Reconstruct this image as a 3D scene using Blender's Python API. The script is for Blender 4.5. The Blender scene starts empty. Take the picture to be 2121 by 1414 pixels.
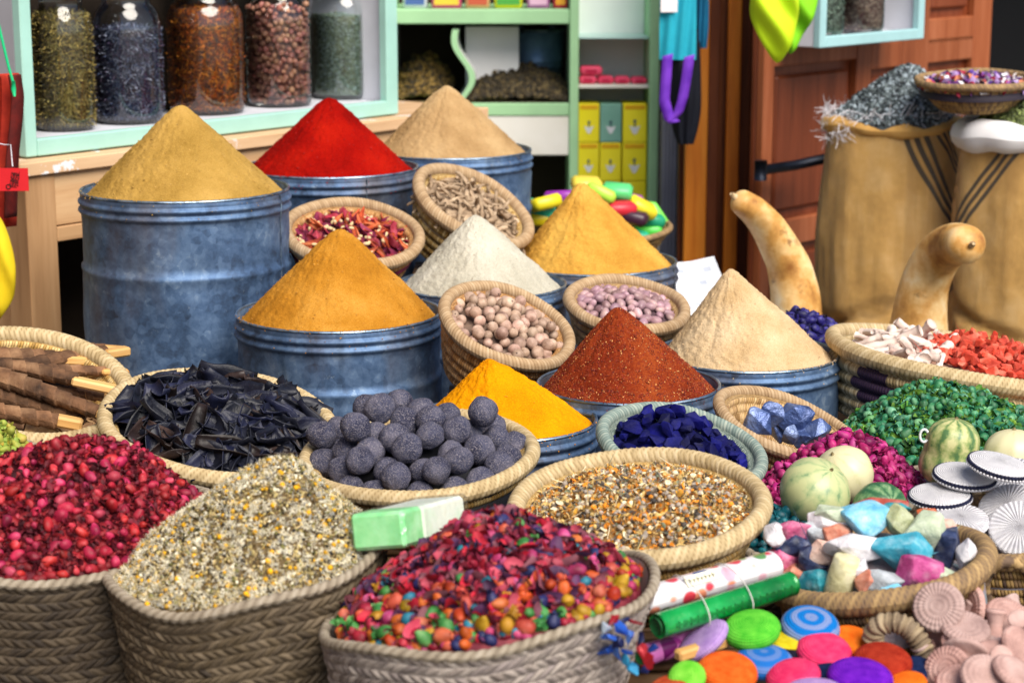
import bpy, math, random
import numpy as np
from mathutils import Vector, Matrix
random.seed(11)
rng = np.random.default_rng(11)
PI = math.pi
scene = bpy.context.scene
COL = scene.collection

# ------------------------------------------------------------------ camera
FPX = 4170.0
CAMZ = 1.5
PITCH = math.atan(897.0 / FPX)
camd = bpy.data.cameras.new('camera')
cam = bpy.data.objects.new('camera', camd)
COL.objects.link(cam)
cam.location = (0, 0, CAMZ)
cam.rotation_euler = (PI / 2 - PITCH, 0, 0)
camd.sensor_width = 36.0
camd.lens = FPX / 2121 * 36.0
camd.clip_start = 0.1
camd.clip_end = 400
camd.dof.use_dof = True
camd.dof.focus_distance = 3.7
camd.dof.aperture_fstop = 4.9
scene.camera = cam
CF = Vector((0, math.cos(PITCH), -math.sin(PITCH)))
CU = Vector((0, math.sin(PITCH), math.cos(PITCH)))
CX = Vector((1, 0, 0))
CO = Vector((0, 0, CAMZ))

def ray(px, py):
    return CF + CX * ((px - 1060.5) / FPX) + CU * ((707 - py) / FPX)

def P(px, py, y):
    d = ray(px, py)
    return CO + d * (y / d.y)

def Pz(px, py, z):
    d = ray(px, py)
    return CO + d * ((z - CAMZ) / d.z)

def Pplane(px, py, p0, n):
    d = ray(px, py)
    return CO + d * ((p0 - CO).dot(n) / d.dot(n))

def SC(px, py, y):            # metres per photograph pixel there
    d = ray(px, py)
    return (y / d.y) / FPX

def disc(px, py, rx, ry, roll, y):
    """frame (matrix, radius) of a circle that shows as that ellipse; roll>0: right end lower"""
    c = P(px, py, y)
    v = (CO - c).normalized()
    r = CX.copy(); r = (r - v * r.dot(v)).normalized()
    u = v.cross(r)
    ro = math.radians(roll)
    a = r * math.cos(ro) - u * math.sin(ro)
    m = r * math.sin(ro) + u * math.cos(ro)
    q = max(-1, min(1, ry / rx))
    n = v * q + m * math.sqrt(1 - q * q)
    yv = n.cross(a)
    M = Matrix((a, yv, n)).transposed().to_4x4()
    M.translation = c
    return M, rx * SC(px, py, y)

def upright(p):
    return Matrix.Translation(p)

# ------------------------------------------------------------------ numeric noise
def _h(i, j, k, s):
    n = (i * 374761393 + j * 668265263 + k * 2147483647 + s * 1274126177) & 0xFFFFFFFF
    n = ((n ^ (n >> 13)) * 1274126177) & 0xFFFFFFFF
    return ((n ^ (n >> 16)) & 0xFFFF) / 65535.0

def vnoise(p, scale=1.0, seed=0, octv=1):
    p = np.asarray(p, float) * scale
    out = np.zeros(len(p)); amp = 1.0; tot = 0
    for o in range(octv):
        f = np.floor(p).astype(np.int64); t = p - f; t = t * t * (3 - 2 * t)
        acc = 0
        for dx in (0, 1):
            for dy in (0, 1):
                for dz in (0, 1):
                    w = (t[:, 0] if dx else 1 - t[:, 0]) * (t[:, 1] if dy else 1 - t[:, 1]) * (t[:, 2] if dz else 1 - t[:, 2])
                    acc = acc + w * _h(f[:, 0] + dx, f[:, 1] + dy, f[:, 2] + dz, seed + o * 17)
        out += amp * (acc * 2 - 1); tot += amp
        amp *= .5; p = p * 2.03 + 7.1
    return out / tot

# ------------------------------------------------------------------ mesh building
class G:
    def __init__(s): s.V = []; s.F = []; s.MI = []; s.T = []; s.PT = []; s.n = 0
    def add(s, V, F, mi=0, tone=None, pat=None, M=None):
        V = np.asarray(V, float)
        if M is not None:
            A = np.array(M); V = V @ A[:3, :3].T + A[:3, 3]
        Fs = F if isinstance(F, list) and len(F) and isinstance(F[0], np.ndarray) else [np.asarray(F)]
        for f in Fs:
            f = np.asarray(f, np.int64)
            s.F.append(f + s.n)
            s.MI.append(np.full(len(f), mi) if np.isscalar(mi) else np.asarray(mi))
        s.V.append(V)
        s.T.append(np.full(len(V), .5) if tone is None else (np.full(len(V), tone) if np.isscalar(tone) else tone))
        s.PT.append(np.zeros((len(V), 3)) if pat is None else pat)
        s.n += len(V)
        return s
    def mesh(s, name, mats, smooth=True):
        V = np.concatenate(s.V)
        me = bpy.data.meshes.new(name)
        me.vertices.add(len(V)); me.vertices.foreach_set('co', V.astype(np.float32).ravel())
        lens = np.concatenate([np.full(len(f), f.shape[1]) for f in s.F])
        idx = np.concatenate([f.ravel() for f in s.F])
        me.loops.add(len(idx)); me.polygons.add(len(lens))
        me.loops.foreach_set('vertex_index', idx.astype(np.int32))
        st = np.concatenate([[0], np.cumsum(lens)[:-1]])
        me.polygons.foreach_set('loop_start', st.astype(np.int32))
        me.polygons.foreach_set('material_index', np.concatenate(s.MI).astype(np.int32))
        me.polygons.foreach_set('use_smooth', np.full(len(lens), bool(smooth)))
        a = me.attributes.new('tone', 'FLOAT', 'POINT'); a.data.foreach_set('value', np.concatenate(s.T).astype(np.float32))
        a = me.attributes.new('pat', 'FLOAT_VECTOR', 'POINT'); a.data.foreach_set('vector', np.concatenate(s.PT).astype(np.float32).ravel())
        me.update(calc_edges=True)
        for m in (mats if isinstance(mats, (list, tuple)) else [mats]): me.materials.append(m)
        return me

def link(name, me, parent=None, M=None):
    o = bpy.data.objects.new(name, me); COL.objects.link(o)
    if parent is not None: o.parent = parent
    if M is not None: o.matrix_basis = M if isinstance(M, Matrix) else Matrix.Translation(M)
    return o

def tag(o, label=None, cat=None, group=None, kind=None):
    if label: o['label'] = label
    if cat: o['category'] = cat
    if group: o['group'] = group
    if kind: o['kind'] = kind
    return o

def thing(name, label, cat, M=None, group=None):
    o = link(name, None, None, M)
    o.empty_display_size = .05
    return tag(o, label, cat, group)

def copy_tree(o, parent=None):
    c = o.copy(); COL.objects.link(c)
    if parent is not None: c.parent = parent
    for ch in list(o.children): copy_tree(ch, c)
    return c

def box(x0, x1, y0, y1, z0, z1, bev=0.0):
    if bev <= 0:
        V = [(x0,y0,z0),(x1,y0,z0),(x1,y1,z0),(x0,y1,z0),(x0,y0,z1),(x1,y0,z1),(x1,y1,z1),(x0,y1,z1)]
        return np.array(V, float), np.array([(0,3,2,1),(4,5,6,7),(0,1,5,4),(1,2,6,5),(2,3,7,6),(3,0,4,7)])
    # bevelled: every corner becomes three vertices
    V = []; ix = {}
    for i, (x, sx) in enumerate(((x0, 1), (x1, -1))):
        for j, (y, sy) in enumerate(((y0, 1), (y1, -1))):
            for k, (z, sz) in enumerate(((z0, 1), (z1, -1))):
                for a in range(3):
                    p = [x + sx*bev, y + sy*bev, z + sz*bev]
                    p[a] = (x, y, z)[a]
                    ix[i, j, k, a] = len(V); V.append(p)
    Q = []
    def q(*t): Q.append([ix[e] for e in t])
    for s in (0, 1):
        t = [(s,0,0,0),(s,1,0,0),(s,1,1,0),(s,0,1,0)]; q(*(t if s else t[::-1]))
        t = [(0,s,0,1),(1,s,0,1),(1,s,1,1),(0,s,1,1)]; q(*(t[::-1] if s else t))
        t = [(0,0,s,2),(1,0,s,2),(1,1,s,2),(0,1,s,2)]; q(*(t if s else t[::-1]))
    for s in (0, 1):
        for t_ in (0, 1):
            f = [(s,t_,0,0),(s,t_,1,0),(s,t_,1,1),(s,t_,0,1)]; q(*(f if (s ^ t_) else f[::-1]))
            f = [(s,0,t_,0),(s,0,t_,2),(s,1,t_,2),(s,1,t_,0)]; q(*(f if (s ^ t_) else f[::-1]))
            f = [(0,s,t_,1),(1,s,t_,1),(1,s,t_,2),(0,s,t_,2)]; q(*(f if (s ^ t_) else f[::-1]))
    T = []
    for i in (0, 1):
        for j in (0, 1):
            for k in (0, 1):
                t = [ix[i,j,k,0], ix[i,j,k,1], ix[i,j,k,2]]
                T.append(t if (i + j + k) % 2 == 0 else t[::-1])
    V = np.array(V, float); Q = np.array(Q); T = np.array(T)
    c = V.mean(0)
    def fix(F):
        F = F.copy()
        for n, f in enumerate(F):
            p = V[f]; nn = np.cross(p[1] - p[0], p[2] - p[0])
            if nn.dot(p.mean(0) - c) < 0: F[n] = f[::-1]
        return F
    return V, [fix(Q), fix(T)]

def grid_faces(nu, nv, off=0):      # nu columns, nv rows of vertices, index = u*nv + v
    u, v = np.meshgrid(np.arange(nu - 1), np.arange(nv - 1), indexing='ij')
    a = (u * nv + v).ravel()
    return np.stack([a, a + nv, a + nv + 1, a + 1], 1) + off

def lathe(prof, seg=64, fr=None, a0=PI / 2):
    """prof: (r,z) list from bottom outside up; seam at the far side (+y)"""
    prof = np.array(prof, float); nv = len(prof)
    th = a0 + np.linspace(0, 2 * PI, seg + 1)
    r = np.broadcast_to(prof[:, 0], (seg + 1, nv)).copy(); z = np.broadcast_to(prof[:, 1], (seg + 1, nv)).copy()
    T = np.broadcast_to(th[:, None], r.shape)
    if fr is not None: r, z = fr(T, r, z)
    V = np.stack([r * np.cos(T), r * np.sin(T), z], -1).reshape(-1, 3)
    L = np.concatenate([[0], np.cumsum(np.hypot(np.diff(prof[:, 0]), np.diff(prof[:, 1])))])
    pat = np.stack([T - a0, np.broadcast_to(L, r.shape), np.broadcast_to(np.arange(nv), r.shape)], -1).reshape(-1, 3)
    return V, grid_faces(seg + 1, nv), pat

def sphere(seg=12, rings=8):
    th = np.linspace(0, 2 * PI, seg, endpoint=False); ph = np.linspace(0, PI, rings + 1)[1:-1]
    V = [(math.sin(p) * math.cos(t), math.sin(p) * math.sin(t), -math.cos(p)) for p in ph for t in th]
    n = len(V); V += [(0, 0, -1), (0, 0, 1)]
    Q = [(i * seg + j, i * seg + (j + 1) % seg, (i + 1) * seg + (j + 1) % seg, (i + 1) * seg + j) for i in range(len(ph) - 1) for j in range(seg)]
    b = (len(ph) - 1) * seg
    T = [(n, (j + 1) % seg, j) for j in range(seg)] + [(b + j, b + (j + 1) % seg, n + 1) for j in range(seg)]
    return np.array(V, float), [np.array(Q), np.array(T)]

def tube(pts, rad, k=10, ref=None, closed=False, cap=True, mod=None, flat=1.0):
    """tube along pts; mod(s, psi)->radius factor; returns V,F,pat(s, psi)"""
    p = np.array([tuple(q) for q in pts], float); n = len(p)
    if closed: t = np.roll(p, -1, 0) - np.roll(p, 1, 0)
    else: t = np.gradient(p, axis=0)
    t /= np.linalg.norm(t, axis=1)[:, None] + 1e-12
    ref = np.array(ref if ref is not None else (0.13, 0.21, .97), float)
    b = np.cross(t, ref); b /= np.linalg.norm(b, axis=1)[:, None] + 1e-12
    nn = np.cross(b, t)
    s = np.concatenate([[0], np.cumsum(np.linalg.norm(np.diff(p, axis=0), axis=1))])
    if closed:
        p = np.vstack([p, p[:1]]); b = np.vstack([b, b[:1]]); nn = np.vstack([nn, nn[:1]])
        s = np.append(s, s[-1] + np.linalg.norm(p[-1] - p[-2])); n += 1
    rad = np.broadcast_to(np.asarray(rad, float), (n,)) if np.ndim(rad) == 0 or len(np.atleast_1d(rad)) == n else np.append(rad, rad[0])
    psi = np.linspace(0, 2 * PI, k + 1)
    Rr = rad[:, None] * np.ones((1, k + 1))
    S, A = np.meshgrid(s, psi, indexing='ij')
    if mod is not None: Rr = Rr * mod(S, A)
    V = (p[:, None, :] + b[:, None, :] * (Rr * np.cos(A))[..., None] + nn[:, None, :] * (Rr * flat * np.sin(A))[..., None]).reshape(-1, 3)
    F = grid_faces(n, k + 1)[:, ::-1]
    pat = np.stack([S, A, 0 * A], -1).reshape(-1, 3)
    if cap and not closed:
        m = len(V)
        V = np.vstack([V, p[:1], p[-1:]]); pat = np.vstack([pat, [[0, 0, 0]], [[s[-1], 0, 0]]])
        T = [(m, j, j + 1) for j in range(k)] + [(m + 1, (n - 1) * (k + 1) + j + 1, (n - 1) * (k + 1) + j) for j in range(k)]
        return V, [F, np.array(T)], pat
    return V, F, pat

def rope_mod(lobes, twist, amp=.16):
    return lambda S, A: 1 - amp + amp * 2 * (np.abs(np.cos(.5 * (lobes * A - twist * S))) ** .7 - .5)

# random rotations / vectorised scatter
def rand_rot(n):
    q = rng.normal(size=(n, 4)); q /= np.linalg.norm(q, axis=1)[:, None]
    w, x, y, z = q.T
    return np.stack([np.stack([1-2*(y*y+z*z), 2*(x*y-z*w), 2*(x*z+y*w)], -1), np.stack([2*(x*y+z*w), 1-2*(x*x+z*z), 2*(y*z-x*w)], -1), np.stack([2*(x*z-y*w), 2*(y*z+x*w), 1-2*(x*x+y*y)], -1)], 1)

def align_rot(nr, jit=.4):
    z = nr + jit * rng.normal(size=nr.shape); z /= np.linalg.norm(z, axis=1)[:, None]
    a = rng.normal(size=nr.shape); x = a - z * (a * z).sum(1)[:, None]; x /= np.linalg.norm(x, axis=1)[:, None]
    y = np.cross(z, x)
    return np.stack([x, y, z], -1)

def scatter(g, tmpl, pos, rot, scl, mi):
    """merge copies of one template (V,F) into g; scl (n,) or (n,3); mi scalar or (n,)"""
    V, F = tmpl; n = len(pos)
    if n == 0: return
    scl = np.asarray(scl, float)
    if scl.ndim == 1: scl = scl[:, None]
    VV = np.einsum('nij,nvj->nvi', rot, V[None] * scl[:, None, :]) + pos[:, None, :]
    tn = np.repeat(rng.random(n), len(V))
    Fs = F if isinstance(F, list) else [F]
    off = (np.arange(n) * len(V))[:, None, None]
    base = g.n
    mi = np.broadcast_to(np.asarray(mi), (n,))
    for f in Fs:
        g.F.append((f[None] + off).reshape(-1, f.shape[1]) + base); g.MI.append(np.repeat(mi, len(f)))
    g.V.append(VV.reshape(-1, 3)); g.T.append(tn); g.PT.append(np.zeros((n * len(V), 3))); g.n += n * len(V)

def toM(R3, p):
    M = Matrix([list(r) for r in R3]).to_4x4(); M.translation = Vector(p); return M

def apply(M, V):
    A = np.array(M); return np.asarray(V) @ A[:3, :3].T + A[:3, 3]

# ------------------------------------------------------------------ heaps
class Heap:
    """cone-like height field over a disc in the frame M; its top shows at apex pixel"""
    def __init__(s, M, R, apex=None, H=None, ay=0.0, pw=1.0, base=0.0, tip=.06, seed=0, rough=0.0, rs=30, ridge=0.0):
        s.M, s.R, s.pw, s.base, s.tip, s.seed, s.rough, s.rs = M, R, pw, base, tip, seed, rough, rs
        s.ridge = ridge
        s.ax, s.ay, s.H = 0.0, ay, H or 0.0
        if apex:
            Mi = M.inverted(); o = Mi @ CO; d = Mi.to_3x3() @ ray(*apex)
            t = (ay - o.y) / d.y; q = o + d * t
            s.ax, s.H = q.x, q.z - base
            s.ax = max(-.8 * R, min(.8 * R, s.ax))
    def h(s, x, y):
        x = np.asarray(x, float); y = np.asarray(y, float)
        dx, dy = x - s.ax, y - s.ay
        d = np.hypot(dx, dy) + 1e-9; ux, uy = dx / d, dy / d
        b = s.ax * ux + s.ay * uy; c = s.ax ** 2 + s.ay ** 2 - s.R ** 2
        L = -b + np.sqrt(np.maximum(b * b - c, 1e-9))
        k = np.clip(d / L, 0, 1)
        e = s.tip
        kk = (np.sqrt(k * k + e * e) - e) / (math.sqrt(1 + e * e) - e)
        z = s.base + s.H * (1 - kk) ** s.pw
        if s.ridge:
            a_ = np.stack([ux * 2.6, uy * 2.6, 0 * ux + .4 * k], -1).reshape(-1, 3)
            z = z + s.ridge * s.H * (vnoise(a_, 1.5, s.seed + 31, 3).reshape(x.shape)) * 4 * k * (1 - k)
        if s.rough:
            q = np.stack([x, y, 0 * x], -1).reshape(-1, 3)
            z = z + s.rough * vnoise(q, s.rs, s.seed, 3).reshape(x.shape) * np.minimum(1, 4 * (1 - k) + .25)
        return z
    def nrm(s, x, y):
        e = .004
        gx = (s.h(x + e, y) - s.h(x - e, y)) / (2 * e); gy = (s.h(x, y + e) - s.h(x, y - e)) / (2 * e)
        n = np.stack([-gx, -gy, np.ones_like(gx)], -1); return n / np.linalg.norm(n, axis=-1)[..., None]
    def mesh_geo(s, rings=40, seg=120, dip=.03, disp=0.0, dscale=120):
        k = np.linspace(0, 1, rings) ** .8
        th = PI / 2 + np.linspace(0, 2 * PI, seg + 1)
        bx, by = np.cos(th) * s.R, np.sin(th) * s.R
        X = s.ax + (bx[:, None] - s.ax) * k; Y = s.ay + (by[:, None] - s.ay) * k
        Z = s.h(X, Y)
        V = np.stack([X, Y, Z], -1)
        if disp:
            nn = s.nrm(X, Y)
            V = V + nn * (disp * vnoise(V.reshape(-1, 3), dscale, s.seed + 3, 3).reshape(X.shape))[..., None]
        V = np.concatenate([V, np.stack([bx, by, np.full_like(bx, s.base - dip)], -1)[:, None]], 1)
        nv = rings + 1
        return V.reshape(-1, 3), grid_faces(seg + 1, nv)[:, ::-1]
    def points(s, n, rmin, yhi=None, rmax=.97, tries=40, steep=True):
        """darts on the disc, spaced along the slope; yhi: nothing beyond this local y (fraction of R)"""
        P_, cell = [], {}
        for _ in range(n * tries):
            if len(P_) >= n: break
            r = s.R * rmax * (math.sqrt(random.random()) if random.random() < .65 else random.uniform(.8, 1.0)); t = random.random() * 2 * PI
            x, y = r * math.cos(t), r * math.sin(t)
            if yhi is not None and y > yhi * s.R: continue
            z = float(s.h(np.array([x]), np.array([y]))[0])
            key = (int(x // rmin), int(y // rmin), int(z // rmin)); ok = True
            for a in (-1, 0, 1):
                for b in (-1, 0, 1):
                    for c in (-1, 0, 1):
                        for q in cell.get((key[0] + a, key[1] + b, key[2] + c), ()):
                            if (q[0]-x)**2 + (q[1]-y)**2 + (q[2]-z)**2 < rmin * rmin: ok = False
            if ok:
                P_.append((x, y, z)); cell.setdefault(key, []).append((x, y, z))
        return np.array(P_)
    def rand(s, n, rmax=.98):
        r = s.R * rmax * np.where(rng.random(n) < .78, np.sqrt(rng.random(n)), rng.uniform(.85, 1.0, n)); t = rng.random(n) * 2 * PI
        x, y = r * np.cos(t), r * np.sin(t)
        return np.stack([x, y, s.h(x, y)], -1)

def put_pieces(name, meshes, heap, pts, label, cat, group, smin=.85, smax=1.15, lift=.3, size=.01, align=None, pick=None):
    """each piece an object of its own on the heap; labels may be a function of the mesh index"""
    n = len(pts)
    if n == 0: return
    nr = heap.nrm(pts[:, 0], pts[:, 1])
    rot = rand_rot(n) if align is None else align_rot(nr, align)
    for i in range(n):
        j = pick(i, pts[i]) if pick else random.randrange(len(meshes))
        s = random.uniform(smin, smax)
        M = heap.M @ toM(rot[i], pts[i] + nr[i] * size * lift * random.uniform(.4, 1.3)) @ Matrix.Scale(s, 4)
        o = link(name, meshes[j], None, M)
        if callable(label):
            lb, gp = label(j); tag(o, lb, cat, gp)
        else: tag(o, label, cat, group)
# ------------------------------------------------------------------ materials
def lin(h):
    if not isinstance(h, str): return tuple(h)
    h = h.lstrip('#'); c = [int(h[i:i+2], 16) / 255 for i in (0, 2, 4)]
    return tuple(x / 12.92 if x <= .04045 else ((x + .055) / 1.055) ** 2.4 for x in c)

class Mt:
    def __init__(s, name):
        s.m = bpy.data.materials.new(name); s.m.use_nodes = True
        s.nt = s.m.node_tree; s.nt.nodes.clear()
        s.out = s.nt.nodes.new('ShaderNodeOutputMaterial')
        s.b = s.nt.nodes.new('ShaderNodeBsdfPrincipled')
        s.nt.links.new(s.b.outputs[0], s.out.inputs[0])
        s._v = None
    def n(s, typ, ins=None, **props):
        x = s.nt.nodes.new('ShaderNode' + typ)
        for k, v in props.items(): setattr(x, k, v)
        for k, v in (ins or {}).items(): s.set(x.inputs[k], v)
        return x
    def set(s, sock, v):
        if isinstance(v, bpy.types.NodeSocket): s.nt.links.new(v, sock)
        elif isinstance(v, (tuple, list)) and len(v) == 3 and sock.type == 'RGBA': sock.default_value = (*v, 1)
        else: sock.default_value = v
    def vec(s):            # object coordinates, shifted per object so that copies differ
        if s._v is None:
            tc = s.n('TexCoord'); oi = s.n('ObjectInfo')
            m = s.n('VectorMath', {0: oi.outputs['Random'], 1: (37.0, 91.0, 53.0)}, operation='MULTIPLY')
            a = s.n('VectorMath', {0: tc.outputs['Object'], 1: m.outputs[0]}, operation='ADD')
            s._v = a.outputs[0]
        return s._v
    def rnd(s): return s.n('ObjectInfo').outputs['Random']
    def scaled(s, sc): return s.n('VectorMath', {0: s.vec(), 1: sc}, operation='MULTIPLY').outputs[0]
    def noise(s, scale, detail=3, vec=None, rough=.55, out='Fac'):
        return s.n('TexNoise', {'Vector': vec or s.vec(), 'Scale': scale, 'Detail': detail, 'Roughness': rough}).outputs[out]
    def vor(s, scale, out='Distance', vec=None, feature='F1'):
        return s.n('TexVoronoi', {'Vector': vec or s.vec(), 'Scale': scale}, feature=feature).outputs[out]
    def ramp(s, fac, stops, interp='LINEAR'):
        r = s.n('ValToRGB', {'Fac': fac}); e = r.color_ramp.elements; r.color_ramp.interpolation = interp
        while len(e) < len(stops): e.new(.5)
        for q, (p, c) in zip(e, stops):
            q.position = p; c = lin(c); q.color = (*c, 1)
        return r.outputs[0]
    def mix(s, fac, a, b, blend='MIX'):
        x = s.n('Mix', data_type='RGBA', blend_type=blend)
        for k, v in ((0, fac), (6, a), (7, b)):
            s.set(x.inputs[k], lin(v) if isinstance(v, str) else v)
        return x.outputs[2]
    def math(s, op, a, b=0.0, c=0.0, clamp=False):
        x = s.n('Math', operation=op); x.use_clamp = clamp
        s.set(x.inputs[0], a); s.set(x.inputs[1], b)
        if op in ('MULTIPLY_ADD',): s.set(x.inputs[2], c)
        return x.outputs[0]
    def mapr(s, v, a, b, c, d): return s.n('MapRange', {0: v, 1: a, 2: b, 3: c, 4: d}).outputs[0]
    def attr(s, name, out='Fac'): return s.n('Attribute', attribute_name=name).outputs[out]
    def hsv(s, col, h=.5, sat=1.0, v=1.0):
        x = s.n('HueSaturation'); 
        for k, q in (('Hue', h), ('Saturation', sat), ('Value', v), ('Color', col)): s.set(x.inputs[k], lin(q) if isinstance(q, str) else q)
        return x.outputs[0]
    def bump(s, h, strength=.5, dist=.002, normal=None):
        x = s.n('Bump', {'Height': h, 'Strength': strength, 'Distance': dist})
        if normal is not None: s.set(x.inputs['Normal'], normal)
        return x.outputs[0]
    def fin(s, col, rough=.6, metal=0.0, normal=None, spec=.4, **kw):
        s.set(s.b.inputs['Base Color'], lin(col) if isinstance(col, str) else col)
        s.set(s.b.inputs['Roughness'], rough); s.set(s.b.inputs['Metallic'], metal)
        s.b.inputs['Specular IOR Level'].default_value = spec
        if normal is not None: s.set(s.b.inputs['Normal'], normal)
        for k, v in kw.items(): s.set(s.b.inputs[k], v)
        return s.m

def mk(name, cols, scale=40, detail=4, rough=.65, bump=.4, bscale=150, bdist=.001, metal=0.0, rv=.0, rh=.0, spec=.35, tone=.0, lo=.3, hi=.7, **kw):
    """general natural surface: noise ramp over cols, fine bump, per-object value/hue spread rv/rh, per-piece tone"""
    t = Mt(name)
    if isinstance(cols, str): cols = [cols]
    if len(cols) == 1: c = t.mix(.0, cols[0], cols[0])
    else:
        k = len(cols) - 1
        c = t.ramp(t.noise(scale, detail), [(lo + (hi - lo) * i / k, q) for i, q in enumerate(cols)])
    if rv or rh:
        w = t.n('TexWhiteNoise', {'W': t.math('MULTIPLY', t.rnd(), 77.7)}, noise_dimensions='1D')
        c = t.hsv(c, t.mapr(t.rnd(), 0, 1, .5 - rh, .5 + rh), 1.0, t.mapr(w.outputs[0], 0, 1, 1 - rv, 1 + rv))
    if tone: c = t.hsv(c, .5, 1.0, t.mapr(t.attr('tone'), 0, 1, 1 - tone, 1 + tone))
    nrm = t.bump(t.noise(bscale, 4), bump, bdist) if bump else None
    return t.fin(c, rough, metal, nrm, spec, **kw)

def powder(name, cols, grain=500, speck=None, sp_amt=.62, bump=1.0, bd=.0036):
    t = Mt(name)
    f = t.math('ADD', t.math('MULTIPLY', t.noise(9, 4), .55), t.math('MULTIPLY', t.noise(grain, 3, rough=.7), .45))
    c = t.ramp(f, [(.36 + .28 * i / (len(cols) - 1), q) for i, q in enumerate(cols)])
    if speck:
        c = t.mix(t.mapr(t.noise(grain * 1.3, 2), sp_amt, sp_amt + .05, 0, 1), c, speck)
    h = t.math('ADD', t.math('MULTIPLY', t.noise(grain * .6, 3, rough=.75), .7), t.noise(grain * .18, 4))
    return t.fin(c, .95, 0, t.bump(h, bump, bd), .06)

def galv_mat():
    t = Mt('galvanised_zinc')
    v = t.n('TexVoronoi', {'Vector': t.vec(), 'Scale': 55.0}).outputs['Color']
    sp = t.n('SeparateColor', {0: v}).outputs[0]
    big = t.noise(7, 5, rough=.65); fine = t.noise(70, 4, rough=.7)
    f = t.math('ADD', t.math('MULTIPLY', big, .6), t.math('ADD', t.math('MULTIPLY', sp, .1), t.math('MULTIPLY', fine, .3)))
    c = t.ramp(f, [(.33, '#36445a'), (.46, '#4c668a'), (.58, '#6680a2'), (.72, '#98aabe')])  # blue in the ramp puts reflected sky into the zinc's colour
    blot = t.mapr(t.noise(26, 6, rough=.75), .62, .7, 0, .5)
    c = t.mix(blot, c, '#a9bccd')
    rust = t.mapr(t.noise(5, 5, vec=t.scaled((1.0, 1.0, .35))), .5, .68, 0, .6)
    c = t.mix(rust, c, '#6b5a4a')
    dark = t.mapr(t.noise(16, 5, vec=t.scaled((1.0, 1.0, .2))), .58, .75, 0, .5)
    c = t.mix(dark, c, '#1c2733')
    r = t.mapr(f, .3, .7, .5, .68)
    return t.fin(c, r, .62, t.bump(t.math('ADD', t.noise(18, 4), t.math('MULTIPLY', sp, .08)), .25, .004), .5)

def straw_mat(name, cols, pitch=.0062, slant=.5, amount=.8, dist=.0022, dark='#4a3018'):
    """stitched coil: pat = (angle*R, coil count)"""
    t = Mt(name)
    p = t.n('SeparateXYZ', {0: t.attr('pat', 'Vector')})
    ph = t.math('ADD', t.math('MULTIPLY', p.outputs[0], 1 / pitch), t.math('MULTIPLY', p.outputs[1], slant))
    cell = t.math('FLOOR', ph)
    row = t.math('FLOOR', p.outputs[1])
    wn = t.n('TexWhiteNoise', {'Vector': t.n('CombineXYZ', {0: cell, 1: row}).outputs[0]}, noise_dimensions='2D').outputs[0]
    f = t.math('ADD', t.math('MULTIPLY', wn, .5), t.math('MULTIPLY', t.noise(14, 4), .6))
    k = len(cols) - 1
    c = t.ramp(f, [(.25 + .6 * i / k, q) for i, q in enumerate(cols)])
    tri = t.math('ABSOLUTE', t.math('SUBTRACT', t.math('FRACT', ph), .5))
    gap = t.mapr(tri, .36, .5, 0, 1)
    c = t.mix(t.math('MULTIPLY', gap, .55), c, dark)
    fib = t.noise(900, 2, vec=None)
    h = t.math('SUBTRACT', t.math('MULTIPLY', fib, .12), t.math('POWER', t.math('MULTIPLY', tri, 2.0), 3.0))
    return t.fin(c, .7, 0, t.bump(h, amount, dist), .3)

def tone_mat(name, cols, bump=.5, bscale=300, rough=.75, stretch=None, gain=1.0):
    t = Mt(name)
    f = t.math('ADD', t.math('MULTIPLY', t.attr('tone'), .6), t.math('MULTIPLY', t.noise(35, 4), .4))
    k = len(cols) - 1
    c = t.ramp(f, [(.2 + .6 * i / k, tuple(x * gain for x in lin(q))) for i, q in enumerate(cols)])
    return t.fin(c, rough, 0, t.bump(t.noise(bscale, 3, vec=t.scaled(stretch) if stretch else None), bump, .001), .3)

def wood_mat(name, cols, axis=2, scale=9, rough=.6, chip=None, spec=.35):
    t = Mt(name)
    st = [1.0, 1.0, 1.0]; st[axis] = .07
    v = t.scaled(tuple(st))
    g = t.noise(scale * 6, 5, vec=v, rough=.6); w = t.noise(scale, 3, vec=v)
    f = t.math('ADD', t.math('MULTIPLY', g, .5), t.math('MULTIPLY', w, .5))
    k = len(cols) - 1
    c = t.ramp(f, [(.32 + .36 * i / k, q) for i, q in enumerate(cols)])
    c = t.hsv(c, .5, 1, t.mapr(t.attr('tone'), 0, 1, .8, 1.2))
    if chip: c = t.mix(t.mapr(t.noise(11, 6, rough=.7), .6, .63, 0, 1), c, chip)
    return t.fin(c, rough, 0, t.bump(g, .25, .002), spec)

def paint_mat(name, col, under='#c9a57c', amt=.66, rough=.45):
    t = Mt(name)
    c = t.hsv(col, .5, 1, t.mapr(t.noise(6, 4), .3, .7, .88, 1.06))
    c = t.mix(t.mapr(t.noise(22, 6, rough=.75), amt, amt + .03, 0, .9), c, under)
    return t.fin(c, rough, 0, t.bump(t.noise(60, 4), .15, .002), .4)

def glass_mat():
    t = Mt('clear_glass')
    t.nt.nodes.remove(t.b)
    lw = t.n('LayerWeight', {'Blend': .22})
    tr = t.n('BsdfTransparent', {'Color': (.97, .99, .99, 1)}); gl = t.n('BsdfGlossy', {'Roughness': .04, 'Color': (1, 1, 1, 1)})
    f = t.mapr(lw.outputs['Fresnel'], 0, 1, .055, .95)
    mx = t.n('MixShader', {0: f, 1: tr.outputs[0], 2: gl.outputs[0]})
    t.nt.links.new(mx.outputs[0], t.out.inputs[0]); return t.m

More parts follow.
